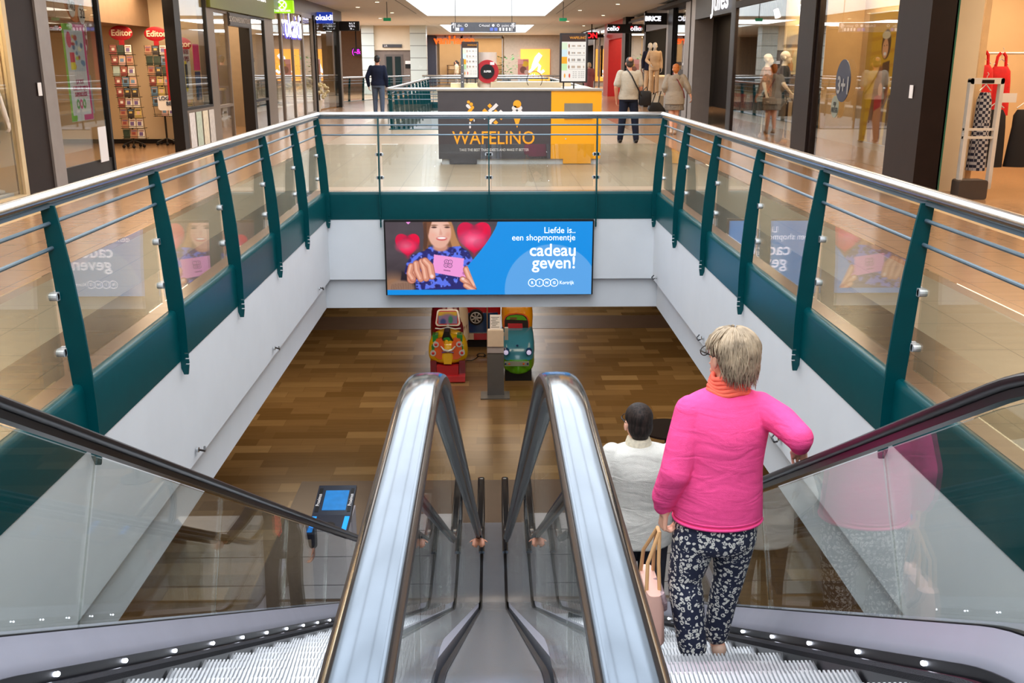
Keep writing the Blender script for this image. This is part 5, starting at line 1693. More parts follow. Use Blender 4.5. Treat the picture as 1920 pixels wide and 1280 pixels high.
# face
E(528, 168, 92, 128, (226, 172, 152), 0.06); E(515, 150, 60, 70, (240, 200, 184), 0.5, 0, 0.6)
Gp([(430, 85), (470, 85), (452, 140), (440, 200), (428, 160)], (120, 76, 52), 3)
for ex in (487, 590): E(ex, 128, 20, 7, (80, 50, 44), 0.4); E(ex, 112, 26, 5, (130, 90, 66), 0.5)
Gp([(535, 130), (552, 180), (548, 192), (526, 190)], (214, 150, 132), 3, 0.7)
E(545, 218, 42, 17, (206, 90, 90), 0.15); E(545, 214, 34, 9, (250, 240, 236), 0.2)
E(478, 190, 26, 20, (236, 170, 150), 0.6, 0, 0.6); E(596, 190, 18, 20, (222, 150, 130), 0.6, 0, 0.6)
# pullover ribbing at lower left and dark arm
Gp([(225, 480), (330, 560), (330, 640), (200, 640)], (40, 30, 40), 5)
E(220, 620, 100, 62, (150, 116, 96), 0.15)
for k in range(14): p.line([o_(145 + k * 13, 575 + abs(k - 7) * 2), o_(135 + k * 14, 640)], 2.2, (112, 82, 70), 2)
# card
Gp([(482, 346), (718, 380), (712, 440), (764, 500), (752, 547), (466, 492)], (238, 152, 214), 1)
for (x, y, ch) in ((579, 405, 'R'), (610, 408, 'I'), (575, 435, 'N'), (606, 438, 'G')):
    E(x, y, 18, 18, (70, 40, 80), 0.06); E(x, y, 14.5, 14.5, (238, 152, 214), 0.06)
for k in range(6): E(560 + k * 9, 474 + k * 1.4, 3.5, 5, (120, 60, 110), 0.4)
E(717, 500, 13, 14, (190, 110, 170), 0.2)
# hands
SK, SKD, SKL = (214, 142, 118), (168, 96, 76), (240, 184, 160)


def finger(pts, w_):
    p.line([o_(*q) for q in pts], w_ + 3, SKD, 4); p.line([o_(*q) for q in pts], w_ - 2, SK, 5)
    p.line([o_(q[0] - w_ * 0.25, q[1] - w_ * 0.2) for q in pts], w_ * 0.35, SKL, 9)


finger([(330, 470), (300, 520), (300, 548)], 34); finger([(300, 440), (285, 500), (310, 545)], 22)
finger([(340, 420), (345, 480), (372, 545)], 24); finger([(385, 405), (405, 470), (415, 540)], 25); finger([(410, 398), (448, 440), (462, 522)], 26)
E(462, 524, 14, 15, (246, 214, 212), 0.2)
finger([(800, 600), (760, 530), (738, 470)], 26); finger([(760, 610), (735, 570), (705, 550)], 22); finger([(790, 640), (760, 620), (730, 600)], 20)
E(708, 545, 12, 10, (244, 206, 204), 0.2)
# blue areas
pts = [(985, 85)]
for k in range(13):
    a = k / 12
    pts.append((985 - 240 * a ** 1.35 , 85 + 355 * a))
pts += [(745, 440), (818, 634), (105, 634), (105, 690), (1740, 690), (1740, 80), (985, 80)]
Gp(pts, (18, 142, 226), 0)
m2 = p.inside([o_(*q) for q in pts]).astype(float)
q_ = np.hypot((p.X - (1412 - 105)) / 372, (p.Y - (640 - 85)) / 372)
p.put(m2 * np.clip((1.0 - q_) * 90 + 0.5, 0, 1), (92, 164, 230))
Gp([(268, 85), (305, 85), (286, 104)], (246, 150, 226), 0)
p.build('picture', SCR, t, (BX0, BY - 0.004, BZ1), (1, 0, 0), (0, 0, -1), BX1 - BX0, BZ1 - BZ0)
WSCR = mat('screen_white', (226, 232, 255), emit=0.95, vary=0)


def BP(x, y): return Vector((BX0 + (x - 105) / BW * (BX1 - BX0), BY - 0.008, BZ1 - (y - 85) / BH * (BZ1 - BZ0)))


sc_ = (BX1 - BX0) / BW
for (s_, x, y, sz, bd, sx) in (('Liefde is..', 1600, 156, 66, 0.0002, 0.98), ('een shopmomentje', 1598, 214, 66, 0.0002, 0.94), ('cadeau', 1608, 318, 132, 0.0028, 0.98), ('geven!', 1606, 420, 132, 0.0028, 0.98), ('Kortrijk', 1592, 581, 38, 0.0002, 0.9)):
    text(s_, sz * sc_ * 1.04, WSCR, t, BP(x, y), align='RIGHT', bold=bd, sx=sx, depth=0.001)
for i, ch in enumerate('RING'):
    c_ = BP(1259 + i * 58.5, 581)
    b = MB(); b.tube([c_ + Vector((30 * sc_ * math.cos(a * PI / 16), 0, 30 * sc_ * math.sin(a * PI / 16))) for a in range(33)], 0.0045, 6); b.build('logo_ring', WSCR, t)
    text(ch, 30 * sc_, WSCR, t, c_, bold=0.0015, depth=0.001)
for i, (x, y) in enumerate(((579, 405), (610, 408), (575, 435), (606, 438))): text('RING'[i], 20 * sc_, mat('card_ink', (80, 40, 90), emit=0.2, vary=0), t, BP(x, y), depth=0.001)

# ================================================================== LOWER HALL: coin rides, post, touch terminal
def q(x, y, Yd): return atY(780 + x / 7.11, 570 + y / 7.11, Yd)


def gloss(n, c): return mat(n, c, 0.2, vary=0.03, coat=0.4)


YEL, ORA, GRN, MAR, CRM = gloss('ride_yellow', (232, 186, 14)), gloss('ride_orange', (222, 92, 26)), gloss('ride_green', (20, 130, 44)), gloss('ride_maroon', (120, 20, 34)), gloss('ride_cream', (232, 214, 190))
REDR, BLU, LGR = gloss('ride_red', (196, 34, 40)), gloss('ride_blue', (60, 140, 170)), gloss('ride_light_green', (84, 168, 16))
# ride 1: yellow nosed train-like car
cA = q(425, 700, 18.4)
t = thing('coin_ride', 'yellow, orange and maroon childrens coin ride with a wide windscreen, left of the post', 'coin ride', (cA.x, 18.6, LOW))
ax, L0 = cA.x, LOW
b = MB(); b.rbox(ax - 0.34, ax + 0.34, 18.15, 19.9, L0 + 0.02, L0 + 0.16, 0.02, axis='x'); b.build('base', REDR, t)
b = MB(); b.box(ax - 0.21, ax + 0.21, 18.2, 19.6, L0 + 0.16, L0 + 0.34); b.build('pedestal', mat('ride_pink_red', (180, 40, 50), 0.4), t)
for s in (-1, 1):
    b = MB(); b.box(ax + s * 0.28 - 0.06, ax + s * 0.28 + 0.06, 18.3, 19.6, L0 + 0.16, L0 + 0.42); b.build('side_skirt', MAR, t)
b = MB(); b.loft([((ax, 18.68, L0 + 0.34), 0.28, 0.3), ((ax, 18.62, L0 + 0.40), 0.37, 0.38), ((ax, 18.62, L0 + 0.56), 0.39, 0.40), ((ax, 18.62, L0 + 0.74), 0.36, 0.37), ((ax, 18.66, L0 + 0.87), 0.28, 0.30), ((ax, 18.68, L0 + 0.93), 0.15, 0.18)], 32)
b.build('nose', YEL, t, smooth='auto')
b = MB(); b.loft([((ax, 19.3, L0 + 0.4), 0.37, 0.5), ((ax, 19.3, L0 + 0.9), 0.38, 0.5), ((ax, 19.35, L0 + 1.3), 0.33, 0.45), ((ax, 19.4, L0 + 1.6), 0.22, 0.38)], 32); b.build('cabin', MAR, t, smooth='auto')
b = MB(); b.loft([((ax + 0.22, 19.38, L0 + 0.6), 0.18, 0.46), ((ax + 0.21, 19.4, L0 + 1.15), 0.17, 0.45), ((ax + 0.17, 19.45, L0 + 1.45), 0.12, 0.4)], 24); b.build('cream_flank', CRM, t, smooth='auto')
# windscreen
wc = q(425, 180, 18.85)
R_ = Matrix.Translation((wc.x, 18.84, wc.z)) @ Matrix.Rotation(rad(-18), 4, 'X')
def rr_poly(hw, hh, r, tw=1.0):
    pts = []
    for (sx_, sz_, st) in ((1, 1, 0), (-1, 1, 90), (-1, -1, 180), (1, -1, 270)):
        for i in range(5):
            a = rad(st + 22.5 * i)
            w_ = hw * (tw if sz_ > 0 else 1)
            pts.append((sx_ * (w_ - r) + r * math.cos(a), sz_ * (hh - r) + r * math.sin(a)))
    return pts
b = MB(); b.prism(rr_poly(0.245, 0.165, 0.06, 0.88), 'y', -0.03, 0.0, R_); b.build('windscreen_frame', mat('ride_silver', (206, 196, 186), 0.3, 0.4), t)
b = MB(); b.prism(rr_poly(0.215, 0.14, 0.05, 0.88), 'y', -0.036, -0.02, R_); b.build('windscreen_rim', REDR, t)
pp = Pic(20, 12, 50, 30, (120, 150, 190)); pp.poly([(0, 0), (20, 0), (20, 4), (0, 4)], (220, 180, 40), 2); pp.ell(10, 9, 9, 7, (150, 120, 170), 0.2); pp.ell(5, 10, 3, 3, (60, 80, 150), 0.3); pp.ell(13, 8, 2.4, 4, (60, 140, 120), 0.3)
W4 = R_ @ Vector((-0.185, -0.04, 0.115)); W5 = (R_.to_3x3() @ Vector((0, 0, -1)))
pp.build('windscreen_picture', attr_mat('glossy_picture', 0.0, 0.15), t, W4, (1, 0, 0), W5, 0.37, 0.235)
b = MB(); b.ell(q(425, 285, 18.75), 0.035, 0.03, 0.03); b.build('mirror_mount', CHROME, t)
b = MB(); b.tube([q(255, 322, 18.6), q(330, 330, 18.6), q(425, 310, 18.6), q(520, 330, 18.6), q(595, 322, 18.6)], 0.012, 6); b.build('handle_bar', CHROME, t)


def blob(pts_c, rx, rz, Yd, m, nm, ry=0.03):
    c_ = q(pts_c[0], pts_c[1], Yd); b = MB(); b.ell(c_, rx, ry, rz, 18, 10); return b.build(nm, m, t, smooth=True)


def decal(pts, Yd, m, nm, th=0.04, par=None):
    P = [q(x, y, Yd) for x, y in pts]; n = len(P); b = MB()
    b.add(P + [p_ + Vector((0, th, 0)) for p_ in P], [list(range(n)), list(range(2 * n - 1, n - 1, -1))] + [(i, i + n, (i + 1) % n + n, (i + 1) % n) for i in range(n)])
    return b.build(nm, m, par or t)


FA = 18.235
decal([(265, 480), (340, 460), (370, 520), (400, 740), (300, 735), (240, 690), (250, 560)], FA + 0.0, ORA, 'orange_panel', 0.12)
decal([(590, 480), (510, 460), (480, 520), (455, 740), (555, 735), (620, 690), (610, 560)], FA + 0.0, ORA, 'orange_panel', 0.12)
decal([(370, 640), (475, 640), (475, 800), (370, 800)], FA - 0.02, YEL, 'yellow_keel', 0.14)
decal([(218, 410), (292, 412), (285, 505), (222, 505)], FA + 0.1, GRN, 'green_panel', 0.2); decal([(545, 412), (620, 410), (618, 505), (548, 505)], FA + 0.1, GRN, 'green_panel', 0.2)
decal([(205, 560), (262, 555), (262, 630), (215, 640)], FA + 0.02, GRN, 'green_panel', 0.2); decal([(570, 555), (630, 560), (625, 640), (575, 630)], FA + 0.02, GRN, 'green_panel', 0.2)
decal([(375, 370), (440, 365), (460, 430), (495, 480), (460, 530), (335, 490), (355, 430)], FA + 0.08, BLACK, 'black_badge', 0.3)
decal([(370, 450), (440, 440), (470, 480), (420, 500), (365, 480)], FA + 0.07, GRN, 'green_badge', 0.02)
decal([(395, 480), (425, 490), (455, 560), (430, 600), (385, 600), (365, 550)], FA + 0.03, YEL, 'yellow_badge', 0.1)
for (x, y) in ((265, 540), (575, 535), (228, 655), (612, 650)):
    c_ = q(x, y, FA - 0.02); b = MB(); b.tube([c_, c_ + Vector((0, 0.12, 0))], [0.058, 0.05], 20); b.build('lamp_ring', CHROME, t, smooth='auto')
    b = MB(); b.ell(c_, 0.03, 0.02, 0.03); b.build('lamp_glass', REDR, t, smooth=True)
b = MB(); b.tube([q(330, 560, FA - 0.03), q(370, 610, FA - 0.04), q(425, 625, FA - 0.05), q(480, 610, FA - 0.04), q(525, 560, FA - 0.03)], [0.012, 0.022, 0.026, 0.022, 0.012], 8); b.build('silver_moustache', CHROME, t)
b = MB(); b.tube([q(345, 645, FA - 0.03), q(425, 632, FA - 0.04), q(500, 645, FA - 0.03)], 0.014, 6); b.build('purple_trim', mat('ride_purple', (100, 60, 140), 0.3), t)

# ride 2: blue bonnet, yellow roof, green bumper
cB = q(1365, 800, 18.3); bx = cB.x
t = thing('coin_ride', 'childrens coin ride car with blue bonnet, yellow roof and green bumper, right of the post', 'coin ride', (bx, 18.7, LOW))
b = MB(); b.box(bx - 0.26, bx + 0.26, 18.3, 19.7, L0 + 0.0, L0 + 0.2); b.build('base', BLACK, t)
b = MB(); b.loft([((bx, 18.95, L0 + 0.16), 0.30, 0.72), ((bx, 18.93, L0 + 0.2), 0.33, 0.76), ((bx, 18.93, L0 + 0.36), 0.335, 0.77), ((bx, 18.93, L0 + 0.44), 0.325, 0.75)], 40)
b.build('bumper', LGR, t, smooth='auto')
def sq(ring_c, hw, hd, n=28, e=0.5):
    c = Vector(ring_c); out = []
    for k in range(n):
        a = 2 * PI * k / n
        out.append(c + Vector((hw * math.copysign(abs(math.cos(a)) ** e, math.cos(a)), hd * math.copysign(abs(math.sin(a)) ** e, math.sin(a)), 0)))
    return out
b = MB(); b.rings([sq((bx, 18.97, L0 + 0.42), 0.32, 0.7), sq((bx, 19.0, L0 + 0.52), 0.335, 0.7), sq((bx, 19.03, L0 + 0.68), 0.33, 0.66), sq((bx, 19.12, L0 + 0.84), 0.31, 0.55), sq((bx, 19.2, L0 + 0.9), 0.28, 0.42)]); b.build('bonnet', BLU, t, smooth='auto')
b = MB(); b.rings([sq((bx, 19.4, L0 + 0.86), 0.31, 0.42), sq((bx, 19.4, L0 + 1.1), 0.32, 0.42), sq((bx, 19.42, L0 + 1.36), 0.30, 0.40), sq((bx, 19.45, L0 + 1.5), 0.24, 0.34)]); b.build('roof', gloss('ride_amber', (240, 160, 16)), t, smooth='auto')
decal([(1165, 345), (1165, 220), (1185, 165), (1240, 130), (1340, 118), (1430, 130), (1485, 165), (1510, 230), (1512, 345)], 18.955, ORA, 'window_rim', 0.03)
decal([(1180, 345), (1182, 220), (1200, 175), (1250, 145), (1340, 135), (1425, 145), (1470, 175), (1495, 235), (1498, 345)], 18.945, mat('ride_dark_inside', (40, 24, 20), 0.5), 'window_opening', 0.01)
decal([(1200, 205), (1215, 172), (1260, 152), (1340, 145), (1420, 152), (1450, 172), (1480, 215)], 18.935, LGR, 'green_interior', 0.01)
decal([(1225, 350), (1225, 258), (1418, 258), (1425, 350)], 18.93, REDR, 'seat', 0.02)
decal([(1255, 178), (1345, 178), (1345, 205), (1255, 205)], 18.925, mat('ride_badge', (120, 90, 40), 0.5), 'badge', 0.01)
HL = mat('headlamp_lit', (206, 202, 240), emit=0.45, vary=0)
for x in (1200, 1505):
    c_ = q(x, 643, 18.27); b = MB(); b.tube([c_ + Vector((0, -0.01, 0)), c_ + Vector((0, 0.12, 0))], [0.06, 0.066], 22); b.build('headlamp_ring', mat('ride_navy', (20, 50, 110), 0.25), t, smooth='auto')
    b = MB(); b.ell(c_ + Vector((0, -0.012, 0)), 0.046, 0.02, 0.05); b.build('headlamp', HL, t, smooth=True)
decal([(1182, 768), (1508, 768), (1508, 826), (1182, 826)], 18.155, mat('ride_plate', (150, 160, 150), 0.4), 'bumper_plate', 0.04)
for x, m_ in ((1192, 'ride_navy'), (1242, 'ride_orange'), (1435, 'ride_orange'), (1488, 'ride_navy')):
    c_ = q(x, 796, 18.15); b = MB(); b.ell(c_, 0.02, 0.012, 0.02); b.build('indicator_lamp', MATS[m_], t)
b = MB(); b.ell(q(1350, 552, 18.33), 0.025, 0.02, 0.02); b.build('bonnet_badge', MATS['ride_navy'], t)
# ride 3 behind, side on
cC = q(800, 300, 20.6)
t = thing('coin_ride', 'blue and red childrens coin ride seen side-on behind the post, chrome spoked wheel', 'coin ride', (cC.x, 20.9, LOW))
cx0, cx1 = q(640, 300, 20.6).x, q(1120, 300, 20.6).x
b = MB(); b.rings([sq((cC.x + 0.1, 20.95, L0 + 0.34), 0.42, 0.32), sq((cC.x + 0.1, 20.95, L0 + 0.6), 0.44, 0.34), sq((cC.x + 0.1, 20.95, L0 + 0.78), 0.4, 0.32)]); b.build('lower_body', gloss('ride_deep_blue', (24, 70, 130)), t, smooth='auto')
b = MB(); b.rings([sq((cC.x + 0.14, 20.97, L0 + 0.7), 0.4, 0.3), sq((cC.x + 0.14, 20.97, L0 + 1.1), 0.4, 0.28), sq((cC.x + 0.16, 20.97, L0 + 1.4), 0.28, 0.24)]); b.build('upper_body', REDR, t, smooth='auto')
b = MB(); b.box(cC.x - 0.36, cC.x + 0.56, 20.58, 20.64, L0 + 0.2, L0 + 0.34); b.build('bumper', CRM, t)
b = MB(); b.box(cC.x - 0.05, cC.x + 0.3, 20.565, 20.58, L0 + 0.2, L0 + 0.34); b.build('bumper_stripe', REDR, t)
b = MB(); b.box(cC.x - 0.3, cC.x + 0.5, 20.7, 21.2, L0, L0 + 0.2); b.build('base', BLACK, t)
wcn = q(800, 182, 20.55)
b = MB(); b.tube([wcn, wcn + Vector((0, 0.12, 0))], 0.165, 32); b.build('tyre', BLACK, t, smooth='auto')
hb = b = MB(); b.tube([wcn + Vector((0, -0.01, 0)), wcn], 0.03, 14)
for k in range(7):
    a = 2 * PI * k / 7
    b.cyl(wcn + Vector((0.02 * math.cos(a), -0.006, 0.02 * math.sin(a))), wcn + Vector((0.115 * math.cos(a), -0.006, 0.115 * math.sin(a))), 0.014, 0.022, 8)
ring = [wcn + Vector((0.118 * math.cos(2 * PI * k / 24), -0.005, 0.118 * math.sin(2 * PI * k / 24))) for k in range(25)]
b.tube(ring, 0.012, 8); b.build('wheel_rim', CHROME, t, smooth='auto')
# post between the rides
t = thing('sanitiser_stand', 'grey dispenser post on a square foot plate with white box and notice, between the rides', 'stand', (q(1060, 1100, 17.45).x, 17.45, LOW))
px_ = q(1060, 600, 17.45).x
PG = mat('post_grey', (92, 92, 94), 0.45)
b = MB(); b.box(px_ - 0.155, px_ + 0.155, 17.4, 17.52, L0 + 0.02, q(0, 600, 17.4).z); b.build('column', PG, t)
b = MB(); b.box(px_ - 0.155, px_ + 0.155, 17.385, 17.4, q(0, 655, 17.4).z, q(0, 560, 17.4).z); b.build('clear_tray', mat('tray_lilac', (170, 164, 170), 0.3), t)
b = MB(); b.rbox(px_ - 0.15, px_ + 0.15, 17.36, 17.5, q(0, 565, 17.4).z, q(0, 350, 17.4).z, 0.02); b.build('dispenser_box', mat('dispenser_cream', (214, 196, 178), 0.4), t)
b = MB(); b.box(px_ + 0.17, px_ + 0.235, 17.42, 17.5, q(0, 490, 17.4).z, q(0, 330, 17.4).z); b.box(px_ + 0.13, px_ + 0.18, 17.45, 17.49, q(0, 440, 17.4).z, q(0, 400, 17.4).z); b.build('side_box', mat('side_box_grey', (150, 150, 144), 0.4), t)
b = MB(); b.box(px_ - 0.28, px_ + 0.26, 17.2, 17.62, L0, L0 + 0.018); b.build('foot_plate', PG, t)
b = MB(); b.box(px_ - 0.1, px_ + 0.09, 17.44, 17.452, q(0, 360, 17.4).z, q(0, 155, 17.4).z); b.build('notice', WPRINT, t)
for k in range(7):
    b = MB(); b.box(px_ - 0.08 + 0.02 * (k % 2), px_ + 0.07 - 0.03 * (k % 3), 17.436, 17.44, q(0, 190 + 22 * k, 17.4).z, q(0, 184 + 22 * k, 17.4).z); b.build('printed_line', PG, t)
t = thing('slim_pole', 'thin pale pole standing behind the dispenser post', 'pole', (q(950, 200, 19.9).x, 19.9, LOW))
b = MB(); b.cyl((0, 0, 0), (0, 0, 1.75), 0.014); b.build('pole', mat('pole_beige', (170, 150, 130), 0.4), t, world=False)
t = thing('power_cable', 'thin dark cable looping over the floor between yellow ride and post', 'cable', (q(800, 720, 18.2).x, 18.2, LOW))
b = MB(); b.tube([atZ(780 + x / 7.11, 570 + y / 7.11, L0 + 0.012) for x, y in ((650, 750), (740, 752), (800, 720), (830, 690), (880, 700), (930, 680), (900, 655), (840, 655), (810, 680), (850, 695), (930, 700))], 0.008, 6); b.build('cable', BLACK, t)

# touch terminal next to the escalator foot
t = thing('touch_terminal', 'black slanted information terminal with glowing blue screen beside the escalator foot', 'terminal', (-1.83, 10.3, LOW))
tz = -3.27
TB = mat('terminal_black', (40, 44, 56), 0.3, vary=0.03)
X0, X1 = -2.06, -1.62
b = MB(); b.prism([(9.80, tz - 0.05), (10.22, tz - 0.02), (10.76, tz + 0.10), (10.80, tz + 0.06), (10.24, tz - 0.09), (9.82, tz - 0.12)], 'x', X0, X1); b.build('top_panel', TB, t)
b = MB(); b.box(X0 + 0.03, X1 - 0.03, 9.95, 10.72, L0 + 0.006, tz - 0.12); b.build('body', mat('terminal_body', (60, 60, 66), 0.4), t)
b = MB(); b.box(X1 - 0.03, X1 - 0.012, 9.98, 10.3, L0 + 0.05, tz - 0.15); b.box(X1 - 0.03, X1 - 0.012, 10.4, 10.68, L0 + 0.05, tz - 0.12); b.build('white_side_panel', mat('terminal_side', (190, 184, 190), 0.4), t)


def tp(x, y, dz=0.004):       # x 0..1, y along the top
    z = tz - 0.05 + (y - 9.80) * (0.03 / 0.42) if y < 10.22 else tz - 0.02 + (y - 10.22) * (0.12 / 0.54)
    return Vector((X0 + x * (X1 - X0), y, z + dz))


def tquad(xa, xb, ya, yb, m, nm):
    b = MB(); P = [tp(xa, ya), tp(xb, ya), tp(xb, yb), tp(xa, yb)]; b.add(P + [p_ - Vector((0, 0, 0.006)) for p_ in P], [(0, 1, 2, 3), (7, 6, 5, 4), (0, 4, 5, 1), (1, 5, 6, 2), (2, 6, 7, 3), (3, 7, 4, 0)]); return b.build(nm, m, t)


tquad(0.22, 0.84, 10.30, 10.66, mat('screen_blue', (8, 96, 156), emit=0.75, vary=0.25, scale=9), 'screen')
tquad(0.04, 0.14, 10.27, 10.70, BLACK, 'side_strip'); tquad(0.88, 0.97, 10.27, 10.70, BLACK, 'side_strip')
BL = mat('strip_blue', (10, 140, 240), emit=0.7, vary=0)
tquad(0.02, 0.14, 9.84, 10.18, BL, 'blue_strip'); tquad(0.86, 0.98, 9.84, 10.18, BL, 'blue_strip')
c_ = tp(0.5, 9.99, 0.006); b = MB(); b.tube([c_, c_ - Vector((0, 0, 0.01))], 0.075, 24); b.build('round_opening', BLACK, t)
for x in (0.09, 0.925): text('Proximus', 0.06, WPRINT, t, tp(x, 10.48, 0.006), M=Matrix.Rotation(rad(12), 4, 'X') @ Matrix.Rotation(rad(90), 4, 'Z'))
# dark round table
t = thing('round_table', 'dark round table on the lower floor, half hidden by the pink sweater', 'table', (2.62, 13.7, LOW))
b = MB(); b.tube([(0, 0, 0.72), (0, 0, 0.75)], 0.42, 36); b.build('table_top', mat('table_dark', (40, 26, 22), 0.75, spec=0.15), t, world=False, smooth='auto')
b = MB(); b.cyl((0, 0, 0.02), (0, 0, 0.72), 0.04); b.build('column', BLACK, t, world=False)
b = MB(); b.cyl((0, 0, 0), (0, 0, 0.02), 0.24, n=28); b.build('foot', BLACK, t, world=False)

# ================================================================== PEOPLE AND MANNEQUINS
def V(*a): return Vector(a)


def hand(b, wrist, dirv, palm_n, side, curl=0.5, k=1.0, r=0.0085, spread=0.10, thumb=None):
    """wrist -> palm -> five fingers. palm_n is the way the palm faces; side +1/-1 puts the thumb on the across axis"""
    d = dirv.normalized(); n = (palm_n - d * palm_n.dot(d)).normalized(); a = d.cross(n).normalized() * side
    L = 0.085 * k
    kn = []
    for i, off in enumerate((0.030, 0.010, -0.010, -0.029)):
        p0 = wrist + a * off * 0.55 * k + d * 0.012
        p1 = wrist + d * (L * (1.0, 1.04, 1.0, 0.92)[i]) + a * off * k
        b.limb(p0, 0.0135 * k, p1, 0.0105 * k, 8)
        kn.append(p1)
    b.ell(wrist + d * L * 0.5, 0.03 * k, 0.03 * k, 0.03 * k, 10, 6, Matrix((a * 1.05, n * 0.45, d * 1.2)).transposed())
    for i, (p, ln) in enumerate(zip(kn, (0.040, 0.045, 0.042, 0.034))):
        cc = curl * (0.9 + 0.1 * i)
        off = (0.030, 0.010, -0.010, -0.029)[i]
        dd = (d + a * off * spread * 20 * 0.3).normalized()
        q0 = p
        ang = cc * 0.9
        for s_ in range(3):
            v = (dd * math.cos(ang) + n * math.sin(ang)).normalized()
            q1 = q0 + v * ln * k * (1.0, 0.7, 0.5)[s_]
            b.limb(q0, r * k * (1.0, 0.94, 0.88)[s_], q1, r * k * (0.94, 0.88, 0.8)[s_], 8)
            q0 = q1; ang += cc
    td = thumb.normalized() if thumb else (d * 0.65 + a * 0.75 + n * 0.25).normalized()
    t0 = wrist + a * 0.022 * k + d * 0.022 * k
    t1 = t0 + td * 0.042 * k
    td2 = (td * 0.8 + d * 0.35 + n * 0.25 * (curl > 0.3)).normalized()
    t2 = t1 + td2 * 0.032 * k
    b.limb(t0, 0.014 * k, t1, 0.0105 * k, 8); b.limb(t1, 0.0105 * k, t2, 0.0085 * k, 8)


BASEJ = dict(hip=V(0, 0, 0.93), waist=V(0, 0, 1.08), chest=V(0, 0, 1.27), neck=V(0, -0.005, 1.45), head=V(0, 0.02, 1.595),
             sl=V(-0.18, 0, 1.385), sr=V(0.18, 0, 1.385), el=V(-0.235, -0.03, 1.12), er=V(0.235, -0.03, 1.12),
             wl=V(-0.245, 0.04, 0.87), wr=V(0.245, 0.04, 0.87), hl=V(-0.09, 0, 0.92), hr=V(0.09, 0, 0.92),
             kl=V(-0.10, 0.02, 0.50), kr=V(0.10, 0.02, 0.50), al=V(-0.105, -0.02, 0.09), ar=V(0.105, -0.02, 0.09))


